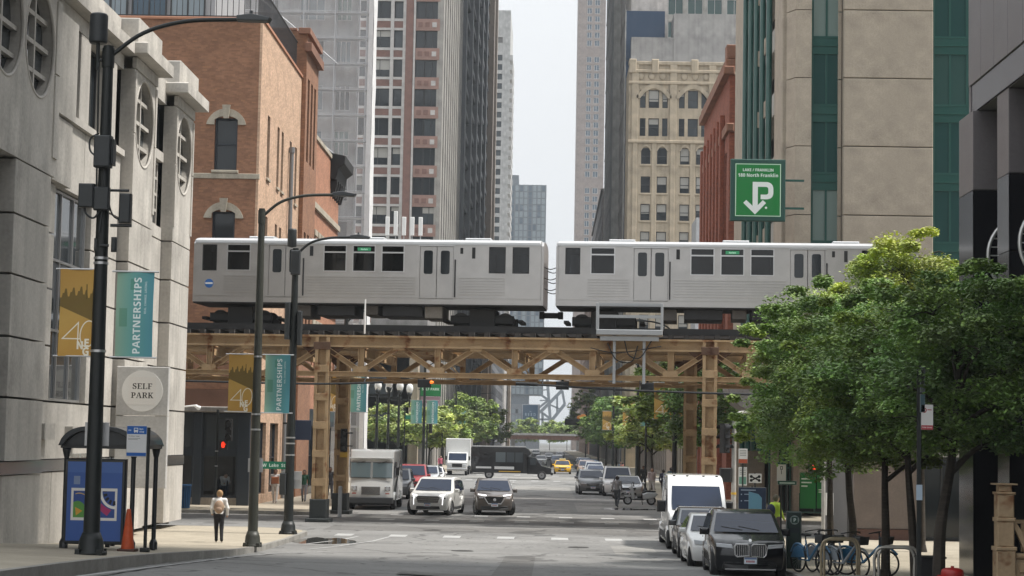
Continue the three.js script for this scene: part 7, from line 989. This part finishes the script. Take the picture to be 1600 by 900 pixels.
mk('s', 'silver', 'silver sedan parked behind the motor scooter', 5.1, 121.6); mk('v', 'white', 'white high SUV parked behind the silver sedan on the right', 4.7, 129, 0, { H: 1.95, W: 2.0, L: 5.1 }); mk('v', 'grey', 'grey SUV left of the white high SUV on the right', 3.0, 131.5, .05); mk('s', 'silver', 'silver coupe first in the parked row past the second crossing', 4.5, 178.5); mk('v', 'silver', 'silver SUV second in the parked row past the second crossing', 4.55, 186); mk('v', 'tan', 'tan SUV third in the parked row past the second crossing', 4.1, 198); mk('v', 'blue', 'blue SUV fourth in the parked row past the second crossing', 4.7, 206); mk('s', 'grey', 'grey sedan fifth in the parked row past the second crossing', 4.6, 226); mk('v', 'black', 'black SUV sixth in the parked row past the second crossing', 4.6, 236); mk('v', 'black', 'black SUV driving left of the parked row behind the taxi', 1.4, 262); mk('s', 'white', 'white sedan far behind the taxi', -.9, 285); mk('v', 'grey', 'grey SUV far behind the taxi on its left', -3.5, 300); mk('s', 'black', 'black sedan far down the street by the right kerb', 4.6, 252); mk('v', 'white', 'white SUV far behind the black bus', -4.3, 330); mk('s', 'silver', 'silver sedan farthest in the middle of the street', .4, 350); mk('v', 'red', 'small dark red SUV far down on the left side', -8.3, 260); mk('s', 'white', 'white sedan parked far down on the left side', -8.5, 282); mk('s', 'grey', 'grey sedan far down right of the middle', 2.6, 390); mk('v', 'white', 'white SUV farthest down the street', -2.4, 420);
{ // motor scooter, side on, nose to the left
  const D = 110, x = 5.35, t = thing('motor_scooter', 'silver and black motor scooter parked across the right kerb lane', 'scooter', at(x, D), -Math.PI / 2), s = P_.silver;
  for (const [z, r] of [[.72, .26], [-.62, .27]]) { const w = inst('wheel', tyreG, tyreM, t, 0, r, z); w.scale.set(.14, r, r); inst('rim', rimG, rimM, w, 0, 0, 0); }
  obj('leg_shield', [ext([[.35, .3], [.5, .35], [.58, .95], [.5, 1.05], [.42, 1.0], [.3, .38]], -.24, .24, .03).rotateY(-Math.PI / 2)], s, t); obj('floorboard', [cb(-.18, .18, .26, .36, -.2, .42, .03)], trimB, t); obj('rear_body', [ext([[-.15, .3], [-.1, .62], [-.35, .74], [-.85, .72], [-1.0, .62], [-.8, .42], [-.45, .34]], -.22, .22, .06).rotateY(-Math.PI / 2)], s, t); obj('seat', [ext([[-.1, .68], [-.1, .76], [-.35, .84], [-.85, .82], [-.9, .74]], -.16, .16, .03).rotateY(-Math.PI / 2)], trimB, t); obj('fork', [cyl([0, .3, .72], [0, 1.05, .48], .04), cb(-.09, .09, .45, .56, .55, .92, .03)], s, t); obj('handlebar', [tube([[-.36, 1.06, .36], [0, 1.08, .46], [.36, 1.06, .36]], .022, 10, 6)], trimB, t); obj('headlight', [sph([0, .98, .58], .09)], lampM, t); for (const s of [-1, 1]) obj('mirror', [sph([s * .34, 1.26, .4], .07, 1, .7, .4), cyl([s * .3, 1.06, .4], [s * .34, 1.24, .4], .01)], trimB, t); obj('windscreen', [cb(-.17, .17, 1.05, 1.32, .5, .52, .01)], G.mid, t); obj('kickstand', [cyl([-.1, .25, -.1], [-.22, .0, -.15], .02)], trimB, t);
}
// shared bicycles by the racks
function bicycle(label, px, D, yaw, col) {
  const x = PX(px, D), t = thing('bicycle', label, 'bicycle', [x, E(x, D) + KERB, -D], yaw, 'rental bicycles at the racks'), m = M('bike_' + col.join(), col, .4, { phys: true, clearcoat: .5 }), R = .33;
  for (const z of [.52, -.52]) { const w = fin(new THREE.TorusGeometry(R - .02, .025, 6, 28)); w.rotateY(Math.PI / 2); w.translate(0, R, z); const wh = obj('wheel', [w], tyreM, t); const sp = []; for (let k = 0; k < 8; k++) { const a = k / 8 * Math.PI; sp.push(cyl([0, R - Math.cos(a) * (R - .03), z - Math.sin(a) * (R - .03)], [0, R + Math.cos(a) * (R - .03), z + Math.sin(a) * (R - .03)], .003, .003, 4)); } obj('spokes', sp, rimM, wh); }
  obj('frame', [cyl([0, R, -.52], [0, .32, -.08], .02), cyl([0, .32, -.08], [0, .82, -.22], .025), cyl([0, .32, -.08], [0, .78, .36], .035), cyl([0, R, -.52], [0, .75, -.2], .015), cyl([0, R, .52], [0, .98, .34], .025)], m, t); obj('fender', [tube([[0, .5, -.83], [0, .68, -.68], [0, .71, -.5], [0, .62, -.28]], .035, 14, 6)], m, t); obj('fender', [tube([[0, .56, .8], [0, .7, .62], [0, .71, .46]], .03, 12, 6)], m, t); obj('skirt_guard', [ext([[-.8, .36], [-.68, .6], [-.5, .68], [-.3, .6], [-.22, .38]], -.045, .045, .01).rotateY(-Math.PI / 2)], m, t); obj('saddle', [ext([[-.36, .93], [-.1, .92], [-.06, .97], [-.3, 1.0]], -.08, .08, .02).rotateY(-Math.PI / 2), cyl([0, .8, -.22], [0, .93, -.23], .018)], trimB, t); obj('handlebar', [tube([[-.3, 1.06, .16], [-.16, 1.1, .32], [.16, 1.1, .32], [.3, 1.06, .16]], .016, 14, 6), cyl([0, .96, .34], [0, 1.1, .33], .018)], trimB, t); obj('basket', [ext([[.36, .78], [.64, .8], [.68, 1.0], [.36, .98]], -.16, .16, .02).rotateY(-Math.PI / 2)], plasticG, t);
}
bicycle('rental bicycle with blue rear guard beside the pay box', 1268, 48.6, .5, [.06, .16, .28]); bicycle('rental bicycle second from the pay box with grey guard', 1288, 48.9, .45, [.22, .23, .25]); bicycle('rental bicycle standing inside the tan hoops', 1322, 47.6, .6, [.24, .27, .3]); bicycle('bright blue rental bicycle right of the tan hoops', 1354, 48.4, 1.1, [.03, .18, .36]);

// ================= people =================
function person(label, yaw, H, pose, col, o = {}) {  // one skin over a jointed skeleton; front is +z
  const res = o.res ?? 56, k = H / 1.75, J = {
    pel: [0, .95, 0], chest: [0, 1.32, -.01], neck: [0, 1.49, 0], head: [0, 1.63, .03], shL: [.185, 1.42, -.01], shR: [-.185, 1.42, -.01], elL: [.25, 1.14, -.04], elR: [-.25, 1.14, -.04], wrL: [.25, .9, .06], wrR: [-.25, .9, .06], haL: [.25, .82, .09], haR: [-.25, .82, .09], hipL: [.1, .93, 0], hipR: [-.1, .93, 0], knL: [.11, .5, .02], knR: [-.11, .5, .02], anL: [.11, .09, -.02], anR: [-.11, .09, -.02], toL: [.12, .035, .15], toR: [-.12, .035, .15], ...pose };
  const skin = col.skin ?? [.42, .26, .19], hair = col.hair ?? [.03, .02, .015], top = col.top, bot = col.bottom, shoe = col.shoe ?? [.03, .03, .03], slv = col.short ? skin : top;
  const B = [['hipL', 'knL', .1, .07, bot], ['hipR', 'knR', .1, .07, bot], ['knL', 'anL', .068, .052, col.shorts ? skin : bot], ['knR', 'anR', .068, .052, col.shorts ? skin : bot], ['anL', 'toL', .045, .035, shoe], ['anR', 'toR', .045, .035, shoe], ['hipL', 'hipR', .105, .105, bot], ['pel', 'chest', .145, .145, top], ['chest', 'neck', .135, .06, top], ['shL', 'shR', .08, .08, top], ['shL', 'elL', .066, .056, top], ['shR', 'elR', .066, .056, top], ['elL', 'wrL', col.short ? .045 : .056, .036, slv], ['elR', 'wrR', col.short ? .045 : .056, .036, slv], ['wrL', 'haL', .034, .03, skin], ['wrR', 'haR', .034, .03, skin], ['neck', 'head', .055, .06, skin]];
  const hd = V(...J.head), fd = col.look ?? 0, fv = V(Math.sin(fd), 0, Math.cos(fd));
  const SP = [[hd, .098, skin], [hd.clone().addScaledVector(fv, .02).add(V(0, -.06, 0)), .07, skin], [hd.clone().addScaledVector(fv, .1).add(V(0, -.015, 0)), .02, skin], [hd.clone().addScaledVector(fv, -.025).add(V(0, .025, 0)), .106, hair]];
  if (col.longHair) SP.push([hd.clone().addScaledVector(fv, -.07).add(V(0, -.1, 0)), .075, hair]); if (col.bun) SP.push([hd.clone().addScaledVector(fv, -.1).add(V(0, .07, 0)), .05, hair]);
  const mc = new MarchingCubes(res, M('person_skin', '#ffffff', .85, { vertexColors: true }), false, false, 60000), S = 1.9, field = mc.field, n = res, cell = 2 / n; // cube -1..1 -> S metres
  const F0 = new Float32Array(n * n * n).fill(1), map = i => ((i - n / 2) / (n / 2)) * S / 2;
  const put = (fn, lo, hi) => { const i0 = V(...lo), i1 = V(...hi), ci = (v, o2) => Math.round((v - o2) / (S / 2) * (n / 2) + n / 2); for (let z = Math.max(1, ci(i0.z, 0)); z <= Math.min(n - 2, ci(i1.z, 0)); z++) for (let y = Math.max(1, ci(i0.y, .9)); y <= Math.min(n - 2, ci(i1.y, .9)); y++) for (let x = Math.max(1, ci(i0.x, 0)); x <= Math.min(n - 2, ci(i1.x, 0)); x++) { const d = fn(map(x), map(y) + .9, map(z)), q = z * n * n + y * n + x, a = F0[q], h = clamp(.5 + .5 * (a - d) / .03); F0[q] = a + (d - a) * h - .03 * h * (1 - h); } };
  const cap = (a, b, r0, r1) => { const d = b.clone().sub(a), L2 = d.lengthSq() || 1e-6; return (x, y, z) => { const px = x - a.x, py = y - a.y, pz = z - a.z, t = clamp((px * d.x + py * d.y + pz * d.z) / L2), qx = px - d.x * t, qy = py - d.y * t, qz = pz - d.z * t; return Math.sqrt(qx * qx + qy * qy + qz * qz) - lerp(r0, r1, t); }; };
  const prims = []; for (const [a, b, r0, r1, c] of B) { const A = V(...J[a]), C = V(...J[b]), f = cap(A, C, r0, r1), m = Math.max(r0, r1) + .07; prims.push([f, c]); put(f, [Math.min(A.x, C.x) - m, Math.min(A.y, C.y) - m, Math.min(A.z, C.z) - m], [Math.max(A.x, C.x) + m, Math.max(A.y, C.y) + m, Math.max(A.z, C.z) + m]); }
  for (const [c, r, cl] of SP) { const f = (x, y, z) => Math.hypot(x - c.x, (y - c.y) * .92, z - c.z) - r; prims.push([f, cl]); put(f, [c.x - r - .07, c.y - r - .08, c.z - r - .07], [c.x + r + .07, c.y + r + .08, c.z + r + .07]); }
  mc.reset(); for (let i = 0; i < F0.length; i++) field[i] = -F0[i]; mc.isolation = 0; mc.update();
  const cnt = mc.count ?? mc.geometry.drawRange.count, pa = mc.positionArray, na = mc.normalArray, pos = new Float32Array(cnt * 3), nor = new Float32Array(cnt * 3), cc = new Float32Array(cnt * 3);
  for (let i = 0; i < cnt; i++) { const x = pa[i * 3] * S / 2, y = pa[i * 3 + 1] * S / 2 + .9, z = pa[i * 3 + 2] * S / 2; pos.set([x * k, y * k, z * k], i * 3); nor.set([na[i * 3], na[i * 3 + 1], na[i * 3 + 2]], i * 3); let best = 9, bc = top; for (const [f, c] of prims) { const d = f(x, y, z); if (d < best) { best = d; bc = c; } } if (bc === top && y < .96 && Math.abs(x) < .19) bc = bot; cc.set(bc, i * 3); }
  const g = new THREE.BufferGeometry(); g.setAttribute('position', new THREE.BufferAttribute(pos, 3)); g.setAttribute('normal', new THREE.BufferAttribute(nor, 3)); g.setAttribute('color', new THREE.BufferAttribute(cc, 3)); g.computeBoundingBox(); g.translate(0, -g.boundingBox.min.y, 0); g.deleteAttribute('normal'); g.computeVertexNormals();
  let gg = mergeVertices(g, 1e-4); gg.computeVertexNormals(); gg = fin(gg);
  const t = thing('person', label, 'person', o.p, yaw); gg.setAttribute('uv', new THREE.BufferAttribute(new Float32Array(gg.attributes.position.count * 2), 2)); mesh('body', gg, M('person_skin'), t, true); return [t, k];
}
const Y = (x, D, kerb = true) => [x, E(x, D) + (kerb ? KERB : 0), -D];
const walk = { knL: [.1, .52, .12], anL: [.1, .11, .24], toL: [.1, .07, .38], knR: [-.1, .5, .02], anR: [-.1, .12, -.3], toR: [-.1, .04, -.17], elL: [.24, 1.15, -.12], wrL: [.23, .92, -.1], haL: [.23, .85, -.06], elR: [-.24, 1.15, .02], wrR: [-.23, .95, .16], haR: [-.23, .89, .22] };
{ // woman walking away with a tan backpack
  const D = 59.6, x = PX(346, D); const [t, k] = person('woman in white blouse walking away with a tan backpack', Math.PI + .1, 1.6, { knL: [.09, .5, .05], anL: [.08, .09, .06], toL: [.09, .035, .22], knR: [-.09, .5, .0], anR: [-.11, .1, -.12], toR: [-.11, .04, .02], elL: [.27, 1.15, -.02], wrL: [.25, .98, .1], haL: [.24, .93, .14], elR: [-.28, 1.15, -.03], wrR: [-.27, .94, .06], haR: [-.26, .87, .09], hipL: [.09, .93, 0], hipR: [-.09, .93, 0] }, { top: [.66, .65, .63], bottom: [.012, .012, .015], shoe: [.5, .48, .45], hair: [.32, .2, .1], bun: true, longHair: false }, { p: Y(x, D), res: 100 });
  obj('backpack', [sph([0, 1.2 * k, -.22 * k], .2 * k, .86, 1.12, .62, 16)], M('bag_tan', [.42, .29, .2], .8, { t: 'plain' }), t); obj('backpack_pocket', [sph([0, 1.12 * k, -.3 * k], .13 * k, .9, .8, .55, 12)], M('bag_tan'), t);
}
{ const D = 97, x = PX(432, D); const [t, k] = person('person in white hoodie with a brown satchel in front walking towards us', 0, 1.72, walk, { top: [.6, .58, .57], bottom: [.5, .48, .46], shoe: [.25, .2, .18], skin: [.18, .1, .07] }, { p: Y(x, D), res: 64 }); obj('satchel', [cb(-.2 * k, .2 * k, 1.0 * k, 1.36 * k, .1 * k, .2 * k, .04)], M('bag_brown', [.3, .11, .05], .8), t); }
{ const D = 100, x = PX(477, D); person('woman in dark green top and grey trousers by the shop wall', 0, 1.65, walk, { top: [.02, .08, .05], bottom: [.2, .2, .22], longHair: true, skin: [.24, .14, .1] }, { p: Y(x, D), res: 60 }); }
{ const D = 94.4, x = PX(351, D); person('person in white shirt leaning over inside the corner shop', .5, 1.68, { chest: [0, 1.26, .12], neck: [0, 1.4, .24], head: [0, 1.47, .36], shL: [.18, 1.35, .18], shR: [-.18, 1.35, .18], elL: [.2, 1.12, .34], elR: [-.2, 1.12, .34], wrL: [.15, 1.08, .52], wrR: [-.15, 1.08, .52], haL: [.14, 1.07, .59], haR: [-.14, 1.07, .59] }, { top: [.62, .63, .65], bottom: [.05, .05, .06] }, { p: [x, KERB, -D], res: 60 }); }
{ const D = 105.5, x = 3.86; person('man in grey jacket crossing the street away from us', Math.PI - .3, 1.7, walk, { top: [.22, .21, .21], bottom: [.06, .065, .075], skin: [.12, .07, .05] }, { p: Y(x, D, false), res: 64 }); }
{ const D = 64.6, x = PX(1213, D); const [t, k] = person('person in yellow green safety top with a navy backpack beside the sign', 2.2, 1.72, walk, { top: [.45, .62, .06], bottom: [.11, .08, .075], hair: [.1, .09, .06] }, { p: Y(x, D), res: 64 }); obj('backpack', [sph([0, 1.22 * k, -.22 * k], .2 * k, .86, 1.12, .62, 16)], M('bag_navy', [.012, .018, .05], .8), t); }
const strollers = [[1019, 125, .2, [.4, .34, .33], [.45, .44, .42], 'person in pale clothes on the right sidewalk past the scooter'], [1037, 128, 2.8, [.03, .035, .06], [.03, .03, .04], 'person in dark clothes on the right sidewalk beside the viaduct column'], [1049, 133, 2.9, [.02, .06, .08], [.03, .03, .035], 'person in teal jacket on the right sidewalk beside the viaduct column'], [517, 104, .2, [.03, .03, .035], [.06, .06, .07], 'person in black between the left viaduct columns'], [948, 172, 3, [.3, .12, .1], [.03, .03, .05], 'person in reddish top on the right sidewalk near the second crossing'], [955, 176, 0, [.1, .16, .2], [.05, .05, .08], 'person in slate top on the right sidewalk near the second crossing'], [1006, 141, 0, [.03, .03, .03], [.03, .03, .03], 'person in black behind the silver sedan on the right'], [760, 190, .4, [.4, .1, .14], [.05, .05, .06], 'person in pink top on the left beyond the black bus']];
for (const [px, D, yaw, top, bottom, label] of strollers) { let x = PX(px, D); if (x > 0 && x < 6.6) x = 6.6 + rnd() * .4; if (x < 0 && x > -10.4) x = -10.5; person(label, yaw, rr(1.62, 1.8), walk, { top, bottom, skin: pick([.4, .25, .18], [.16, .09, .06]) }, { p: Y(x, D), res: 44 }); }

// ================= trees =================
const bark = M('bark', [.085, .068, .052], .95, { t: 'wood' });
const leafM = M('leaf', '#ffffff', .75, { phys: true, vertexColors: true, side: THREE.DoubleSide, transmission: .3, thickness: 0 });
function limb(pts, r0, r1) { // tapered bent limb
  const c = new THREE.CatmullRomCurve3(pts), n = Math.max(4, pts.length * 3), g = new THREE.TubeGeometry(c, n, 1, 7), p = g.attributes.position; for (let i = 0; i <= n; i++) { const ctr = c.getPointAt(i / n), r = lerp(r0, r1, i / n); for (let j = 0; j <= 7; j++) { const q = i * 8 + j; p.setXYZ(q, ctr.x + (p.getX(q) - ctr.x) * r, ctr.y + (p.getY(q) - ctr.y) * r, ctr.z + (p.getZ(q) - ctr.z) * r); } } g.computeVertexNormals(); return fin(g); }
function tree(label, x, D, o) { // o: H top, cb crown bottom, rx, rz radii, n leaves, leaf size, colour, lean
  const gy = o.gy ?? E(x, D) + KERB, t = thing('tree', label, 'tree', [x, gy, -D], 0, o.group), { H, cb: c0, rx, rz = rx, n, leaf = .1, col, tr0 = .14 } = o, cx = o.cx ?? 0, cz = o.cz ?? 0;
  const head = V(cx * .9, lerp(c0, H, .72), cz * .9), tc = new THREE.CatmullRomCurve3([V(0, -.02, 0), V(cx * .08 + rr(-.06, .06), c0 * .55, rr(-.06, .06)), V(cx * .35 + rr(-.1, .1), c0, cz * .3), head]);
  obj('trunk', [limb(tc.getPoints(6), tr0, tr0 * .22), fin(new THREE.CylinderGeometry(tr0, tr0 * 1.4, .25, 8).translate(0, .12, 0))], bark, t);
  const nb = o.nb ?? 11, limbs = [];
  for (let k = 0; k < nb; k++) { const a = k * 2.4 + rr(-.4, .4), e = (k + .5) / nb, h = lerp(c0 + .3, H - .4, e), rad = Math.sqrt(Math.max(.05, 1 - Math.pow(e * 1.75 - .75, 2))) * rr(.65, 1), from = tc.getPointAt(clamp(lerp(.42, .95, e) + rr(-.05, .05), .35, .98)); const tip = V(cx + Math.cos(a) * rx * rad * .85, Math.max(h, from.y + .2), cz + Math.sin(a) * rz * rad * .85), mid = from.clone().lerp(tip, .5).add(V(0, (H - c0) * .06, 0)), r0 = tr0 * lerp(.55, .25, e); limbs.push(limb([from, mid, tip], r0, r0 * .25)); for (let q = 0; q < 4; q++) { const s = mid.clone().lerp(tip, rr(.0, 1)), e2 = s.clone().add(V(rr(-1, 1) * rx * .3, rr(-.2, .5) * (H - c0) * .2, rr(-1, 1) * rz * .3)); limbs.push(limb([s, s.clone().lerp(e2, .5).add(V(0, .08, 0)), e2], tr0 * .14, tr0 * .05)); } }
  obj('limbs', limbs, bark, t);
  const nc = o.nc ?? 60, cs = []; for (let k = 0; k < nc; k++) { let p; let m; do { p = V(rr(-1, 1), rr(-1, 1), rr(-1, 1)); m = Math.abs(p.x) ** 2.6 + Math.abs(p.y) ** 2.4 + Math.abs(p.z) ** 2.6; } while (m > 1 || (m < .2 && rnd() < .6)); const yy = p.y > 0 ? p.y : p.y * .9; cs.push([V(cx + p.x * rx * .92, (c0 + H) / 2 + yy * (H - c0) * .46, cz + p.z * rz * .92), rr(.5, 1.1) * (o.cr ?? .75), rr(.65, 1.35), rr(-.6, .8)]); }
  for (let k = 0; k < nc * .3; k++) { const a = rr(0, 6.283), b = rr(-.5, 1), q = Math.sqrt(1 - b * b) * rr(1, 1.16); cs.push([V(cx + Math.cos(a) * q * rx, (c0 + H) / 2 + b * (H - c0) * .52, cz + Math.sin(a) * q * rz), rr(.22, .5) * (o.cr ?? .75), rr(.9, 1.5), rr(0, .9)]); }
  const N = n, pos = new Float32Array(N * 18), cc = new Float32Array(N * 18), c = new THREE.Color(); let w = 0;
  for (let i = 0; i < N; i++) {
    const [ctr, r, br, hue] = cs[Math.floor(rnd() * cs.length)]; const d = V(rr(-1, 1), rr(-1, 1), rr(-1, 1)); const l = d.length() || 1; const q = Math.pow(rnd(), .45); d.multiplyScalar(q * r / l); d.y *= .5; const p = ctr.clone().add(d); if (p.y < c0 - .9) continue;
    // drooping leaf: a folded lozenge along a random direction
    const a = rr(0, 6.283), dip = rr(-.9, .35), u = V(Math.cos(a) * Math.cos(dip), Math.sin(dip), Math.sin(a) * Math.cos(dip)), v = V(-Math.sin(a), rr(-.5, .5), Math.cos(a)).normalize(), s = leaf * rr(.7, 1.3), W = s * .36;
    const p0 = p, p1 = p.clone().addScaledVector(u, s * .5).addScaledVector(v, W), p2 = p.clone().addScaledVector(u, s), p3 = p.clone().addScaledVector(u, s * .5).addScaledVector(v, -W); p1.y -= s * .06; p3.y -= s * .06;
    pos.set([...p0.toArray(), ...p1.toArray(), ...p2.toArray(), ...p0.toArray(), ...p2.toArray(), ...p3.toArray()], w * 18);
    const f = br * rr(.7, 1.3), yl = clamp(hue + rr(-.3, .3), -1, 1) * .18; const R = col[0] * f * (1 + yl), Gc = col[1] * f, Bc = col[2] * f * (1 - yl); for (let k = 0; k < 6; k++) cc.set([R, Gc, Bc], w * 18 + k * 3); w++;
  }
  const g = new THREE.BufferGeometry(); g.setAttribute('position', new THREE.BufferAttribute(pos.slice(0, w * 18), 3)); g.setAttribute('color', new THREE.BufferAttribute(cc.slice(0, w * 18), 3)); g.computeVertexNormals(); g.setAttribute('uv', new THREE.BufferAttribute(new Float32Array(w * 12), 2)); mesh('crown', g, leafM, t, true); return t;
}
const dkG = [.145, .255, .045], mdG = [.19, .29, .046], ltG = [.24, .335, .055], paG = [.34, .42, .11];
// row on the right sidewalk
tree('nearest street tree on the right with a straight trunk behind the hydrant', PX(1467, 39.8), 39.8, { H: 6.8, cb: 2.75, rx: 2.2, rz: 2.4, n: 54400, leaf: .10, col: dkG, cx: .55, nc: 90, tr0: .15, cr: .72 });
tree('street tree with a leaning trunk just left of the thin sign post', PX(1432, 43.5), 43.5, { H: 6.7, cb: 2.6, rx: 2.1, rz: 2.3, n: 48000, leaf: .10, col: dkG, cx: -.3, nc: 80, tr0: .12, cr: .72 });
tree('forked street tree between the bike rack hoops', PX(1384, 47), 47, { H: 7.0, cb: 2.3, rx: 2.4, rz: 2.5, n: 54400, leaf: .10, col: mdG, nc: 90, tr0: .12, cr: .75 });
tree('street tree behind the tan bike hoops with the low left crown', PX(1333, 54.5), 54.5, { H: 8.0, cb: 2.0, rx: 2.7, rz: 2.6, n: 57600, leaf: .11, col: dkG, cx: -.3, nc: 100, tr0: .13, cr: .75 });
tree('street tree at the left end of the right tree row by the green posters', PX(1301, 60), 60, { H: 8.3, cb: 2.1, rx: 2.6, rz: 2.6, n: 54400, leaf: .11, col: mdG, cx: -.25, nc: 95, tr0: .12, cr: .75 });
tree('tall pale green tree rising highest above the right tree row', PX(1440, 63), 63, { H: 10.4, cb: 5.4, rx: 2.7, rz: 1.7, n: 80000, leaf: .12, col: [.34, .43, .06], nc: 150, tr0: .14, cr: .9 });
// farther trees
tree('green tree spreading left of the right viaduct columns', 8.2, 112, { H: 8.6, cb: 3.2, rx: 3.3, rz: 4, n: 9000, leaf: .28, col: mdG, nc: 60, cr: .9 });
tree('green tree behind the right viaduct columns', 8.4, 101, { H: 7.8, cb: 3.0, rx: 2.4, rz: 3, n: 8000, leaf: .26, col: dkG, nc: 50, cr: .85 });
tree('pale yellow green tree on the right before the second crossing', 7.7, 140, { H: 6.6, cb: 2.6, rx: 2.6, rz: 3, n: 6000, leaf: .3, col: paG, nc: 45, cr: .85 });
tree('second pale yellow green tree on the right before the second crossing', 7.6, 158, { H: 7.4, cb: 2.6, rx: 2.6, rz: 3, n: 6000, leaf: .32, col: paG, nc: 45, cr: .9 });
tree('dark green tree on the right past the second crossing', 8.2, 228, { H: 9, cb: 2.4, rx: 3.2, rz: 6, n: 6000, leaf: .42, col: dkG, nc: 60, cr: 1.1 });
tree('dark green tree second on the right past the second crossing', 8.0, 262, { H: 8.5, cb: 2.4, rx: 3.2, rz: 6, n: 5000, leaf: .45, col: dkG, nc: 60, cr: 1.1 });
tree('light green tree far down on the right', 7.8, 390, { H: 14, cb: 3, rx: 3.6, rz: 6, n: 4000, leaf: .6, col: ltG, nc: 50, cr: 1.4 });
tree('pale green tree on the left behind the globe lamps', -14.4, 186, { H: 6.9, cb: 2.6, rx: 3.4, rz: 3, n: 7000, leaf: .34, col: paG, nc: 60, cr: 1 });
tree('second pale green tree on the left below the globe lamps', -12.2, 198, { H: 6.4, cb: 2.4, rx: 2.8, rz: 3, n: 6000, leaf: .36, col: paG, nc: 50, cr: 1 });
tree('small yellow green tree on the left by the teal banners', -10.9, 215, { H: 7.2, cb: 2.6, rx: 2.4, rz: 3, n: 4500, leaf: .36, col: ltG, nc: 40, cr: .9 });
tree('large dark green tree on the left half way down the street', -10.8, 262, { H: 9.8, cb: 2.6, rx: 3.8, rz: 5, n: 8000, leaf: .42, col: mdG, nc: 70, cr: 1.2 });
tree('yellow green tree far down on the left', -10.2, 360, { H: 9.5, cb: 2.4, rx: 3.6, rz: 6, n: 5000, leaf: .55, col: ltG, nc: 50, cr: 1.4 });
for (const [x, D, H, l] of [[-9, 790, 13, 'far pale tree left above the overpass'], [1, 800, 12, 'far pale tree in the middle above the overpass'], [8, 780, 12, 'far pale tree right above the overpass']]) tree(l, x, D, { gy: 0, H, cb: 3, rx: 7, rz: 5, n: 3000, leaf: 1.1, col: ltG, nc: 50, cr: 2.4, group: 'trees above the overpass' });

renderer.render(scene, camera);
